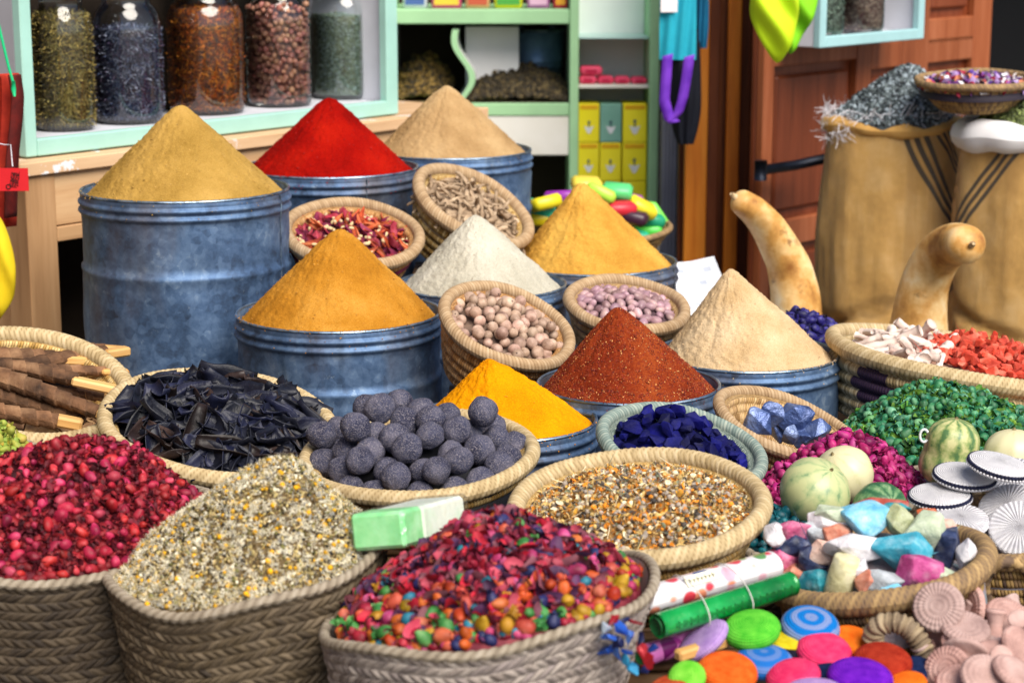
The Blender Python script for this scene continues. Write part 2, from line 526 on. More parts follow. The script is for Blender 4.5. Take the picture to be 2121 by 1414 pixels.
def cello_mat(name, tint=(1, 1, 1, 1), k=.12):
    t = Mt(name); t.nt.nodes.remove(t.b)
    nb = t.bump(t.noise(38, 4, rough=.6), .9, .01)
    lw = t.n('LayerWeight', {'Blend': .35, 'Normal': nb})
    tr = t.n('BsdfTransparent', {'Color': tint}); gl = t.n('BsdfGlossy', {'Roughness': .12, 'Normal': nb})
    f = t.mapr(lw.outputs['Facing'], 0, 1, k, .35)
    mx = t.n('MixShader', {0: f, 1: tr.outputs[0], 2: gl.outputs[0]})
    t.nt.links.new(mx.outputs[0], t.out.inputs[0]); return t.m

GALV = galv_mat()
t = Mt('galvanised_rim'); RIMZ = t.fin(t.ramp(t.noise(30, 4), [(.35, '#5d7186'), (.65, '#9fb3c6')]), .38, .85, None, .5)
STRAW = straw_mat('coiled_straw', ['#8a6a42', '#b8935f', '#d0b080', '#a2795a'], dark='#6b4a2a')
STRAW_Y = straw_mat('coiled_golden_straw', ['#8f6e3a', '#c39a55', '#dcbf85', '#b08a4e'], dark='#5f4320')
STRAW_O = straw_mat('coiled_orange_straw', ['#9a6a36', '#c08a50', '#d9ad78', '#8f6038'], dark='#5a3216')
STRAW_G = straw_mat('coiled_grey_green_straw', ['#5c6a66', '#7f8f88', '#a2ad9f', '#4f605c'], dark='#2e3a3a')
STRAW_D = straw_mat('coiled_brown_straw', ['#5e4a3a', '#8a6d4c', '#b8965a', '#4a3830'], dark='#2c1f18')
ROPE = tone_mat('rope_rim_straw', ['#5c4430', '#9a7c5a', '#b89a76', '#c8ae8c'], stretch=(1, 1, 1), gain=.85)
ROPE_Y = tone_mat('rope_rim_golden', ['#5e4a30', '#96805a', '#b8a27a', '#cbb894'])
ROPE_G = tone_mat('rope_rim_grey_green', ['#2e3a3a', '#6c7f7a', '#8f9f96', '#b4bdae'], gain=.8)
ROPE_D = tone_mat('rope_rim_brown', ['#33281f', '#6a5646', '#8f7450', '#b09264'])
PALM = tone_mat('woven_palm_leaf', ['#3f352b', '#63543f', '#7d6d58', '#554838', '#716350'], gain=.68)
PALM_SHADE = tone_mat('woven_palm_leaf_shaded', ['#2c241c', '#4a3d2f', '#655644', '#3c3127', '#574938'], gain=.55)  # darker palm copy: shade of the left foreground put into the colour
PALM_L = tone_mat('woven_palm_leaf_light', ['#54473a', '#7f6d55', '#9c8a6f', '#6c5c49', '#8d7c66'])
PALM_G = tone_mat('woven_palm_leaf_grey', ['#6f635c', '#9d9088', '#bfb2a8', '#857a74', '#aa9c98'], gain=.75)
ROPE_P = tone_mat('rope_rim_palm', ['#4a4038', '#8a7c6a', '#a89a86', '#bfb2a0'], gain=.72)
GLASS = glass_mat()
# ------------------------------------------------------------------ drums, bowls, baskets
def drum(label, px, py, rpx, y, apex, powder_m, plabel, band=.15, seam=True, pw=1.0, fill=.955, rough=.0052, seed=0, pname='spice_cone', roffs=0.0):
    c = P(px, py, y); R = rpx * SC(px, py, y); Hh = c.z
    root = thing('spice_drum', label, 'drum', Matrix.Translation((c.x, c.y, 0)), 'galvanised drums heaped with ground spice')
    z = Hh; e = .0035
    prof = [(R - .004, z - .10), (R - .004, z - .003), (R - .002, z), (R, z - .003), (R, z - .012)]
    for b in range(2):
        zb = z - .014 - b * .019
        prof += [(R + e * 1.6 * math.sin(PI * q), zb - .015 * q) for q in np.linspace(0, 1, 8)]
    prof += [(R - .001, z - .052)] + [(R - .001, z - .052 - (band - .052) * q) for q in np.linspace(.1, 1, 7)]
    prof += [(R + .0035, z - band - .004), (R + .004, z - band - .012), (R + .0015, z - band - .018)] + [(R + .002, (z - band - .018) * q) for q in np.linspace(.97, .02, 26)] + [(R + .002, .004), (R - .004, 0), (0, 0)]
    wob = lambda T, r, zz: (r * (1 + .004 * np.sin(2 * T + seed) + .0025 * np.sin(3 * T + 2 * seed)) + .0012 * np.sin(9 * T + zz * 22 + seed) * (zz < z - .06) + (.0045 * vnoise(np.stack([np.cos(T) * 3, np.sin(T) * 3, zz * 9], -1).reshape(-1, 3), 1.0, seed + 50, 2).reshape(T.shape)) * (zz < z - .055), zz)
    V, F, pat = lathe(prof[::-1], 128, wob)
    o = link('body', G().add(V, F[:, ::-1] * 1, pat=pat).mesh('drum_body', GALV), root)
    o.data.flip_normals() if False else None
    th = np.linspace(0, 2 * PI, 128, endpoint=False)
    rr = (R - .001) * (1 + .004 * np.sin(2 * th + seed) + .0025 * np.sin(3 * th + 2 * seed))
    V, F, pat = tube(np.stack([rr * np.cos(th), rr * np.sin(th), np.full_like(th, z)], 1), .0032, 8, (0, 0, 1), True)
    link('rim', G().add(V, F, pat=pat).mesh('drum_rim', RIMZ), root)
    if seam:
        a = -PI / 2 + (.9 if seed % 2 else -.2) + .35 * seed
        n = 14
        zs = np.linspace(z - .005, z - band - .1, n); a2 = a + .006 * np.sin(zs * 60)
        ro = R + .002 + np.where((zs > z - .05) & (zs < z - .012), .003, 0)
        V, F, pat = tube(np.stack([ro * np.cos(a2), ro * np.sin(a2), zs], 1), .0016, 6, (0, 0, 1))
        link('seam', G().add(V, F).mesh('drum_seam', RIMZ), root)
    hp = Heap(upright((c.x, c.y, Hh)), R * fill, apex, base=-.014, tip=.075, pw=pw, seed=seed * 7, rough=rough, rs=22, ridge=.03)
    V, F = hp.mesh_geo(110, 260, .05, .0026, 130)
    hm = link(pname, G().add(V, F).mesh(pname, powder_m), None, hp.M)
    tag(hm, plabel, 'spice', 'cones of ground spice on the drums')
    # powder spilled over the rim and down the side
    n = 130; an = -PI / 2 + rng.normal(size=n) * .25 + rng.choice([-.9, -.3, .25, .8], n)
    dn_ = np.where(rng.random(n) < .6, 0, rng.random(n) ** 2 * .05)
    ps = np.stack([(R + np.where(dn_ > 0, .0062, rng.normal(size=n) * .0025)) * np.cos(an), (R + np.where(dn_ > 0, .0062, rng.normal(size=n) * .0025)) * np.sin(an), .0028 - dn_], 1)
    g = G(); scatter(g, BALL, ps, rand_rot(n), np.stack([.0012 * (.4 + rng.random(n))] * 2 + [.0008 * (.4 + rng.random(n))], 1), 0)
    tag(link('spilled_spice', g.mesh('spilled_spice', powder_m), hm), kind='stuff')
    return root, hp

def coil_bowl(name, label, M, R, depth, nc=6, rb=.62, wall=STRAW, rim=ROPE, rim_r=.012, cat='basket', group=None, rims='rope', power=.75, seg=120):
    root = thing(name, label, cat, M, group)
    prof = [(0, -depth), (rb * R * .96, -depth)]; vv = [0, 0]
    cr = depth / nc * .5
    for k in range(nc):
        for q in np.linspace(0, 1, 8)[:-1] if k < nc - 1 else np.linspace(0, 1, 8):
            t = (k + q) / nc; r = rb * R + (R - rb * R) * t ** power
            prof.append((r + cr * .75 * math.sin(PI * q) ** .7 - .002, -depth * (1 - t))); vv.append(k + q)
    prof.append((R - .006, .0)); vv.append(nc)
    for k in range(nc - 1, -1, -1):
        for q in np.linspace(1, 0, 6)[1:]:
            t = (k + q) / nc; r = rb * R + (R - rb * R) * t ** power
            prof.append((max(r - .016 - cr * .4 * math.sin(PI * q), .01), -depth * (1 - t) + .012 * (1 - t))); vv.append(k + q + 20)
    prof.append((0, -depth + .012)); vv.append(20)
    V, F, pat = lathe(prof, seg)
    pat = np.stack([pat[:, 0] * R, np.tile(np.array(vv, float), seg + 1), 0 * pat[:, 0]], 1)
    link('coil_wall', G().add(V, F, pat=pat).mesh(name + '_wall', wall), root)
    n = 360
    th = PI / 2 + np.linspace(0, 2 * PI, n, endpoint=False)
    pts = np.stack([R * np.cos(th), R * np.sin(th), .001 * np.sin(5 * th)], 1)
    tw = 2 * PI / .0075
    if rims == 'rope':
        mod = lambda S, A: 1 + .09 * (np.abs(np.sin(.5 * (tw * S + 4.0 * A))) ** .6 - .5)
        ton = lambda S, A: (np.floor((tw * S + 4.0 * A) / (2 * PI)) * .618) % 1
    else:      # braided herringbone
        tw = 2 * PI / .0105
        mod = lambda S, A: 1 + .11 * (np.abs(np.sin(.5 * (tw * S + 5.0 * np.abs(((A + .8) % (2*PI)) - PI)))) ** .6 - .5)
        ton = lambda S, A: (np.floor((tw * S + 5.0 * np.abs(((A + .8) % (2*PI)) - PI)) / (2 * PI)) * .618) % 1
    n2 = int(max(360, 2 * PI * R / .0062 * 6)); th = PI / 2 + np.linspace(0, 2 * PI, n2, endpoint=False)
    pts = np.stack([R * np.cos(th), R * np.sin(th), .0015 * np.sin(4 * th + R * 50)], 1)
    V, F, pat = tube(pts, rim_r, 14, (0, 0, 1), True, mod=mod, flat=1.15)
    gv = mod(pat[:, 0], pat[:, 1]); gv = np.clip((gv - gv.min()) / (gv.max() - gv.min()), 0, 1)
    link('rim', G().add(V, F, tone=.1 + .9 * gv ** .8 * (.55 + .45 * ton(pat[:, 0], pat[:, 1])), pat=pat).mesh(name + '_rim', rim), root)
    return root

def palm_basket(name, label, M, R, rb, bc, mat=PALM, rim=ROPE_P, cell=.0152, row=.0142, amp=.0058, rim_r=.0068, zb=0.0, bulge=.02, cat='basket', group='woven palm baskets of dried flowers', seed=0, depth_in=.1):
    """rim lies in frame M, the wall runs down to a round foot of radius rb about bc on the ground"""
    root = thing(name, label, cat, Matrix.Translation((bc[0], bc[1], zb)), group)
    A = np.array(M); off = np.array([bc[0], bc[1], zb])
    nc = max(24, round(2 * PI * R / cell)); nu = nc * 6
    wob = lambda th: R * (1 + .018 * np.sin(2 * th + seed) + .012 * np.sin(3 * th + seed * 2.1))
    th = PI / 2 + np.linspace(0, 2 * PI, nu + 1)
    rim_w = lambda th: np.stack([wob(th) * np.cos(th), wob(th) * np.sin(th), .008 * np.sin(2 * th + seed) + .005 * np.sin(5 * th + seed)], -1) @ A[:3, :3].T + A[:3, 3]
    bot_w = lambda th: np.stack([bc[0] + rb * np.cos(th), bc[1] + rb * np.sin(th), np.full_like(th, zb)], -1)
    L = float(np.mean(rim_w(th)[:, 2]) - zb)
    nr = max(4, round(L / row)); nv = nr * 7 + 1
    s = np.linspace(0, 1, nv); T, Sg = np.meshgrid(th, s, indexing='ij')
    top = rim_w(th)[:, None, :]; bot = bot_w(th)[:, None, :]
    Pp = top * (1 - s[None, :, None]) + bot * s[None, :, None]
    outw = np.stack([np.cos(T), np.sin(T), np.full_like(T, .25)], -1); outw /= np.linalg.norm(outw, axis=-1)[..., None]
    v = Sg * nr; r_i = np.floor(np.minimum(v, nr - 1e-6)); fv = v - r_i
    u = (T - PI / 2) / (2 * PI) * nc
    wv = .16 * vnoise(np.stack([np.cos(T) * 3, np.sin(T) * 3, Sg * 4], -1).reshape(-1, 3), 2, seed, 2).reshape(T.shape)
    ph = u + np.where(r_i % 2 > 0, 1, -1) * 1.1 * (fv - .5) + .31 * r_i + wv
    cid = np.floor(ph)
    tn = _h((cid.astype(np.int64) % nc), r_i.astype(np.int64), 0, seed)
    tn = tn * .75 + .25 * _h((np.floor(cid / 9)).astype(np.int64), r_i.astype(np.int64), 8, seed)
    hgt = (np.abs(np.sin(PI * (ph - cid))) ** .55) * (.25 + .75 * np.sin(PI * np.clip(fv, 0, 1)) ** .35)
    hgt = hgt * (.75 + .5 * _h((cid.astype(np.int64) % nc), r_i.astype(np.int64), 3, seed))
    big = .006 * vnoise(np.stack([np.cos(T) * R, np.sin(T) * R, Sg * L], -1).reshape(-1, 3), 9, seed + 5, 2).reshape(T.shape)
    d = amp * hgt + big * np.sin(PI * Sg) ** .5 + bulge * np.sin(PI * Sg)
    V = (Pp + outw * d[..., None] - off).reshape(-1, 3)
    F = grid_faces(nu + 1, nv)[:, ::-1]
    link('woven_wall', G().add(V, F, tone=tn.ravel()).mesh(name + '_wall', mat), root)
    # lining just inside the wall, so that the basket has a thickness
    th2 = PI / 2 + np.linspace(0, 2 * PI, 97); s2 = np.linspace(0, min(.95, depth_in / max(L, .05)), 6)
    T2, S2 = np.meshgrid(th2, s2, indexing='ij')
    P2 = rim_w(th2)[:, None, :] * (1 - s2[None, :, None]) + bot_w(th2)[:, None, :] * s2[None, :, None]
    o2 = np.stack([np.cos(T2), np.sin(T2), 0 * T2], -1)
    V = (P2 - o2 * .009 - off).reshape(-1, 3)
    link('lining', G().add(V, grid_faces(97, 6), tone=.4).mesh(name + '_lining', mat), root)
    n2 = int(2 * PI * R / .002); th3 = PI / 2 + np.linspace(0, 2 * PI, n2, endpoint=False)
    tw = 2 * PI / .015
    mod = lambda S, A_: 1 + .34 * (np.abs(np.cos(.5 * (2 * A_ - tw * S))) ** .7 - .5)
    V, F, pat = tube(rim_w(th3) - off, rim_r, 12, A[:3, 2], True, mod=mod)
    ton = .15 + .85 * np.abs(np.cos(.5 * (2 * pat[:, 1] - tw * pat[:, 0]))) ** .6 * (.5 + .5 * ((np.floor((2 * pat[:, 1] - tw * pat[:, 0]) / (2 * PI)) * .618) % 1))
    link('rim', G().add(V, F, tone=ton).mesh(name + '_rim', rim), root)
    return root

CRATE_W = wood_mat('rough_crate_wood', ['#4a3524', '#6b4f36', '#7d6145'], axis=0)
def crate(x, y, w, d, z, label, rz=0.0):
    root = thing('wooden_crate', label, 'crate', Matrix.Translation((x, y, 0)) @ Matrix.Rotation(rz, 4, 'Z'), 'rough crates under the baskets')
    n = max(2, int(z / .11)); hh = z / n
    for sy in (-1, 1):
        g = G()
        for k in range(n): g.add(*box(-w/2, w/2, sy*d/2 - .008, sy*d/2 + .008, k*hh + .006, (k+1)*hh - .012), tone=random.random())
        link('side', g.mesh('crate_side', CRATE_W), root)
    for sx in (-1, 1):
        g = G()
        for k in range(n): g.add(*box(sx*(w/2 - .008) - .008, sx*(w/2 - .008) + .008, -d/2 + .009, d/2 - .009, k*hh + .006, (k+1)*hh - .012), tone=random.random())
        link('end', g.mesh('crate_end', CRATE_W), root)
    g = G(); m = 4
    for k in range(m): g.add(*box(-w/2 + .001, w/2 - .001, -d/2 + d/m*k + .003, -d/2 + d/m*(k+1) - .003, z - .01, z), tone=random.random())
    link('lid', g.mesh('crate_lid', CRATE_W), root)
    return root
# ------------------------------------------------------------------ world, light
EL, SAZ = math.radians(48), math.radians(150)     # azimuth from +y clockwise: the sun stands right of and behind the camera
w = bpy.data.worlds.new('World'); scene.world = w; w.use_nodes = True
nt = w.node_tree; nt.nodes.clear()
wo = nt.nodes.new('ShaderNodeOutputWorld'); bg = nt.nodes.new('ShaderNodeBackground'); sk = nt.nodes.new('ShaderNodeTexSky')
sk.sky_type = 'NISHITA'; sk.sun_disc = False; sk.sun_elevation = EL; sk.sun_rotation = SAZ
sk.air_density = 1.0; sk.dust_density = 1.5; sk.ozone_density = 1.0
bg.inputs['Strength'].default_value = .082
nt.links.new(sk.outputs[0], bg.inputs[0]); nt.links.new(bg.outputs[0], wo.inputs[0])
sd = bpy.data.lights.new('sun', 'SUN'); so = bpy.data.objects.new('sun', sd); COL.objects.link(so)
sd.energy = 3.5; sd.angle = math.radians(45); sd.color = (1.0, .93, .82)
d = Vector((math.sin(SAZ) * math.cos(EL), math.cos(SAZ) * math.cos(EL), math.sin(EL)))
so.rotation_euler = d.to_track_quat('Z', 'Y').to_euler(); so.location = (3, -3, 5)
vs = scene.view_settings
vs.view_transform = 'Standard'; vs.look = 'None'; vs.exposure = .7; vs.gamma = 1.0; vs.use_curve_mapping = False

# ------------------------------------------------------------------ ground and far wall
t = Mt('stone_paving')
c = t.ramp(t.noise(5, 6), [(.3, '#4f4a44'), (.7, '#8a8278')])
br = t.n('TexBrick', {'Vector': t.n('TexCoord').outputs['Object'], 'Color1': (1, 1, 1, 1), 'Color2': (.8, .8, .8, 1), 'Mortar': (.35, .35, .35, 1), 'Scale': 1.4, 'Mortar Size': .012})
c = t.mix(1.0, c, br.outputs[0], 'MULTIPLY')
PAVE = t.fin(c, .85, 0, t.bump(t.noise(40, 5), .4, .004))
g = G().add([(-90, -90, 0), (90, -90, 0), (90, 90, 0), (-90, 90, 0)], np.array([(0, 1, 2, 3)]))
tag(link('ground', g.mesh('ground', PAVE)), kind='structure')

PLASTER = mk('shop_plaster', ['#8d8377', '#b0a597'], 3, 5, .9, .3, 40, .004)
DARKW = mk('unlit_black', ['#030408', '#07080e'], 4, 4, .8, .2, 60, .002)  # near-black colour stands in for the shade of the unlit interior
def slab(name, x0, x1, y0, y1, z0, z1, m, kind=None, M=None, bev=0, **kw):
    return tag(link(name, G().add(*box(x0, x1, y0, y1, z0, z1, bev)).mesh(name, m, smooth=False), None, M), kind=kind, **kw)
tag(slab('back_wall', -5, 5.5, 9.2, 9.4, 0, 3.2, DARKW), 'back wall of the shop, its colour blackened for unlit shade', 'wall')
tag(slab('side_wall', -5.2, -5.0, 4.6, 9.4, 0, 3.2, PLASTER), 'plain plastered wall beside the pale jar cabinet', 'wall')
tag(slab('added_shade_wall', -2.0, -1.8, .6, 4.55, 0, 3.4, mk('brown_plaster', ['#6a4c34', '#8a6848'], 3, 5, .9, .3, 40, .004)), 'unseen brown wall added beyond the left edge to shade the left side', 'wall')  # out-of-view wall added to block skylight and give the drums brown reflections
tag(slab('added_shop_roof', -5.2, 5.7, 7.75, 9.5, 2.5, 2.6, DARKW), 'unseen ceiling added over the back of the shop to keep it dark', 'roof')  # unseen roof added so that the back of the shop goes dark

# ------------------------------------------------------------------ jar cabinet at the left
MINT = paint_mat('mint_paint', '#a0cdc2', '#c8b08c', .68)
GREYP = paint_mat('grey_white_paint', '#a9a9b2', '#8b7a6a', .66)
WHITEP = paint_mat('white_paint', '#d6d8e2', '#c2ae92', .72)
PINE = wood_mat('raw_pine', ['#a57c54', '#c9a075', '#d9b78d'], axis=0, scale=7)
PINEV = wood_mat('raw_pine_post', ['#8a6444', '#b08860', '#c49d74'], axis=2, scale=7)
PINEP = wood_mat('paint_splashed_pine', ['#b08a62', '#cfa982', '#dcbb94'], axis=0, scale=7, chip='#e6e4e6')
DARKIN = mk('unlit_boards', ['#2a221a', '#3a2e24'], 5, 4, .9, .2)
PA = P(56, 327, 4.9); PB = Pz(826, 236, PA.z)
ux = Vector((PB.x - PA.x, PB.y - PA.y, 0)); LC = ux.length; ux.normalize()
un = Vector((ux.y, -ux.x, 0))            # towards the viewer
MC = Matrix((ux, -un, Vector((0, 0, 1)))).transposed().to_4x4(); MC.translation = Vector((PA.x, PA.y, 0))
# in this frame: x along the front, y into the cabinet, z up
ZB = PA.z
root = thing('jar_cabinet', 'mint framed display cabinet of large glass jars on a pine counter', 'cabinet', MC)
DEP, ZT = .34, ZB + .72
def cpart(name, m, *bx, bev=.003):
    return link(name, G().add(*box(*bx, bev)).mesh(name, m, smooth=False), root)
cpart('frame_post', MINT, 0, .034, 0, .03, ZB, ZT)
cpart('frame_post', MINT, LC - .05, LC, 0, .03, ZB, ZT)
cpart('frame_rail', MINT, .0345, LC - .0505, -.001, .029, ZB, ZB + .042)
cpart('frame_rail', MINT, .0345, LC - .0505, -.001, .029, ZT - .05, ZT)
cpart('side_panel', GREYP, .002, .02, .0305, DEP, ZB + .001, ZT - .001)
cpart('side_panel', WHITEP, LC - .022, LC - .004, .0305, DEP, ZB + .001, ZT - .001)
cpart('floor_board', WHITEP, .0205, LC - .0225, .0295, DEP, ZB + .012, ZB + .036)
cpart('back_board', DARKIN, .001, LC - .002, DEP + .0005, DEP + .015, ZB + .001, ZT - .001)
cpart('top_board', GREYP, 0, LC, .0295, DEP, ZT + .0005, ZT + .02)

root = thing('pine_counter', 'raw pine counter with white paint drips under the jar cabinet', 'counter', MC)
zc = ZB - .004
cpart('counter_top', PINEP, -.07, LC + .35, -.06, .45, zc - .034, zc)
cpart('apron', PINE, .046, LC + .25, -.042, -.018, zc - .165, zc - .035, bev=.002)
cpart('lower_rail', PINE, .046, LC + .25, -.046, -.02, zc - .205, zc - .168, bev=.002)
cpart('leg', PINEV, -.045, .045, -.047, .04, .0, zc - .0345)
cpart('leg', PINEV, LC + .16, LC + .25, -.015, .06, .0, zc - .206)
cpart('side_board', PINEV, -.043, -.02, .041, .43, .0, zc - .035)
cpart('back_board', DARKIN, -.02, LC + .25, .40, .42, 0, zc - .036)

# glass jars
def flakes(kind):
    if kind == 'strand':
        x = np.linspace(-1, 1, 7); V = []
        for i, a in enumerate(x):
            V += [(a, .25 * math.sin(a * 2.2) - .11 * (1 - .6 * abs(a)), .35 * a * a), (a, .25 * math.sin(a * 2.2) + .11 * (1 - .6 * abs(a)), .35 * a * a + .08)]
        V = np.array(V); F = np.array([(2*i, 2*i+2, 2*i+3, 2*i+1) for i in range(6)])
        return V, F
    if kind == 'petal':
        V = []; nx, ny = 5, 4
        for i in range(nx):
            for j in range(ny):
                a = i / (nx - 1) * 2 - 1; b = j / (ny - 1) * 2 - 1
                wd = .6 * math.sqrt(max(0, 1 - a * a * .85))
                V.append((a, b * wd, .5 * b * b * wd + .25 * math.sin(a * 2.5)))
        return np.array(V), grid_faces(nx, ny)
    if kind == 'chip':
        V, F = sphere(6, 4); V = V * np.array([1, .6, .35]); V[:, 2] += .3 * V[:, 0] ** 2
        return V, F
    V, F = sphere(8, 6); return V, F
STRAND, PETAL, CHIP, BALL = (flakes(k) for k in ('strand', 'petal', 'chip', 'ball'))

def jar(px, pyb, wpx, ytop, label, nk=.72):
    """stands on the cabinet floor at column px"""
    p = Pz(px, pyb, ZB + .037)
    R = wpx / 2 * SC(px, pyb, p.y); H = .345
    r = thing('glass_jar', label, 'jar', Matrix.Translation(p), 'large glass jars in the mint cabinet')
    prof = [(0, 0), (R * .86, 0), (R * .96, .008), (R, .025), (R, H * .70), (R * .985, H * .76), (R * .93, H * .82), (R * .84, H * .87), (R * nk, H * .9), (R * nk, H * .97), (R * (nk + .04), H * .98), (R * (nk + .04), H)]
    V, F, pat = lathe(prof, 64); link('glass_body', G().add(V, F).mesh('jar_glass', GLASS), r)
    V, F, pat = lathe([(0, H * 1.001), (R * (nk + .08), H * 1.001), (R * (nk + .1), H * 1.03), (R * (nk + .08), H * 1.1), (0, H * 1.11)], 48)
    link('lid', G().add(V, F).mesh('jar_lid', LIDM), r)
    return p, R * .955, H
LIDM = mk('jar_lid_metal', ['#5a6470', '#9aa4ae'], 20, 3, .35, .1, metal=.8)
def jar_fill(p, R, H, top, name, label, cat, mats, tm, n, size, core, jit=.6):
    g = G(); hh = H * top
    sh = lambda z_: np.interp(z_, [0, .035, H * .70, H * .76, H * .82, H * .87, H * .9], [.9, .985, .985, .965, .91, .82, .70])
    zs = np.concatenate([[.012], np.linspace(.03, hh * .97, 12)])
    V, F, _ = lathe([(0, .012)] + [(R * .955 * float(sh(z_)), z_) for z_ in zs] + [(0, hh)], 40)
    g.add(V, F, len(mats))
    th = rng.random(n) * 2 * PI; z = .014 + rng.random(n) * (hh - .02)
    rr = R * .975 * sh(z)
    pos = np.stack([rr * np.cos(th), rr * np.sin(th), z], 1)
    nr = np.stack([np.cos(th), np.sin(th), 0 * th], 1)
    scatter(g, tm, pos, align_rot(nr, jit), size * (.6 + .8 * rng.random(n)), rng.integers(0, len(mats), n))
    m = 500; a = rng.random(m) * 2 * PI; q = R * .9 * float(sh(hh)) * np.sqrt(rng.random(m))
    scatter(g, tm, np.stack([q * np.cos(a), q * np.sin(a), np.full(m, hh) - .02 * (q / R) + .006 * rng.random(m)], 1), rand_rot(m), size * (.6 + .8 * rng.random(m)), rng.integers(0, len(mats), m))
    o = link(name, g.mesh(name, list(mats) + [core]), None, p)
    tag(o, label, cat, None, 'stuff')
H1 = [mk('herb_olive', '#92864c', rv=0, tone=.4), mk('herb_brown', '#54472c', tone=.4), mk('herb_straw', '#a08a48', tone=.35)]
H2 = [mk('leaf_slate', '#465272', tone=.5), mk('leaf_ink', '#20263a', tone=.4), mk('leaf_ash', '#8e94aa', tone=.3), mk('leaf_plum', '#4a3d56', tone=.3)]
H3 = [mk('petal_rust', '#c05c18', tone=.4), mk('petal_amber', '#e08a2a', tone=.3), mk('petal_umber', '#6e4226', tone=.4), mk('petal_dark', '#33262a', tone=.4)]
H4 = [mk('leaf_sage', '#7c8c7c', tone=.35), mk('leaf_moss', '#66765c', tone=.35), mk('leaf_teal_grey', '#8ea09c', tone=.3)]
CORE1, CORE2, CORE3, CORE4, COREB = (mk(n, c, bump=.6, bscale=90, bdist=.004) for n, c in (('herb_core', '#4e4828'), ('slate_core', '#28304a'), ('rust_core', '#6a3a1c'), ('sage_core', '#64746a'), ('bean_core', '#5c3c38')))
a = jar(137, 268, 122, 0, 'clear glass jar of olive green dried herb, leftmost in the mint cabinet'); jar_fill(*a, .88, 'dried_herb', 'olive brown stringy herb filling the leftmost jar', 'dried herb', H1, STRAND, 6500, .0105, CORE1)
a = jar(270, 253, 140, 0, 'clear glass jar of dark slate curled leaves, second from left'); jar_fill(*a, .74, 'dried_leaves', 'dark slate curled leaves filling the second jar', 'dried leaves', H2, STRAND, 5500, .0105, CORE2)
a = jar(430, 233, 158, 0, 'wide glass jar of rust orange petals, middle of the mint cabinet'); jar_fill(*a, .86, 'dried_petals', 'rust orange shredded petals filling the middle jar', 'dried petals', H3, STRAND, 8000, .0085, CORE3)
jb = jar(580, 218, 135, 0, 'clear glass jar of round brown beans in the mint cabinet')
a = jar(712, 202, 130, 0, 'clear glass jar of grey green powdery herb, rightmost in the mint cabinet'); jar_fill(*a, .74, 'crushed_herb', 'grey green crushed herb filling the rightmost jar', 'dried herb', H4, CHIP, 9000, .0036, CORE4)
# beans
BEAN = mk('brown_bean', ['#6e4640', '#9c6a5a', '#b88a70'], 30, 3, .35, .15, rv=.35, rh=.02)
def bean_mesh(nm, m, sx=1, sy=.72, sz=.68):
    V, F = sphere(14, 10); V = V * np.array([sx, sy, sz]); V[:, 1] += .12 * V[:, 0] ** 2
    return G().add(V * .0105, F).mesh(nm, m)
bm = [bean_mesh('bean', BEAN), bean_mesh('bean_round', BEAN, .95, .8, .78)]
p, R, H = jb
V, F, _ = lathe([(0, .012), (R * .8, .012), (R * .86, .03), (R * .86, H * .8), (0, H * .86)], 32)
tag(link('bean_fill', G().add(V, F).mesh('bean_fill', COREB), None, p), 'mass of brown beans deep inside the bean jar', 'beans', None, 'stuff')
cnt = 0; zz = .022; k = 0
while zz < H * .84:
    n = int(2 * PI * R / .0178)
    for i in range(n):
        an = (i + .5 * (k % 2) + random.uniform(-.2, .2)) / n * 2 * PI
        if math.sin(an) > -.02 or random.random() < .06: continue
        rr = R * (.93 if zz > .03 else .88)
        M = Matrix.Translation(p + Vector((rr * math.cos(an), rr * math.sin(an), zz + random.uniform(-.007, .007)))) @ toM(rand_rot(1)[0], (0, 0, 0)) @ Matrix.Scale(random.uniform(.85, 1.12), 4)
        tag(link('brown_bean', random.choice(bm), None, M), 'smooth brown bean behind the glass of the bean jar', 'bean', 'beans in the glass jar'); cnt += 1
    zz += .0165; k += 1

# ------------------------------------------------------------------ hanging red and yellow bags at the left edge
REDC = mk('red_strap', ['#8c1a0c', '#b8301a'], 30, 4, .8, .5, 600)
DREDC = mk('dark_red_strap', ['#3a0a0a', '#6a140e'], 30, 4, .8, .5, 600)
YELC = mk('yellow_cloth', ['#d3b408', '#ecd024'], 6, 4, .8, .3, 500)
GRNC = mk('green_cord', '#12b878', rough=.6)
def ribbon_loop(pts, wdir, width, th=.002):
    g = G(); p = np.array([tuple(q) for q in pts]); wv = np.array(wdir) * width / 2
    tt = np.gradient(p, axis=0); nr = np.cross(tt, wv); nr /= np.linalg.norm(nr, axis=1)[:, None]
    V = np.stack([p - wv + nr * th, p + wv + nr * th, p + wv - nr * th, p - wv - nr * th], 1)
    n = len(p); V = V.reshape(-1, 3)
    F = [(4*i + j, 4*i + (j+1) % 4, 4*i + 4 + (j+1) % 4, 4*i + 4 + j) for i in range(n - 1) for j in range(4)]
    F += [(0, 3, 2, 1), (4*n - 4, 4*n - 3, 4*n - 2, 4*n - 1)]
    return g.add(V, np.array(F)[:, ::-1])
yb = 4.62
r = thing('hanging_bag', 'red webbing bag with yellow cloth hanging by a green cord at the left edge', 'bag', P(10, 160, yb))
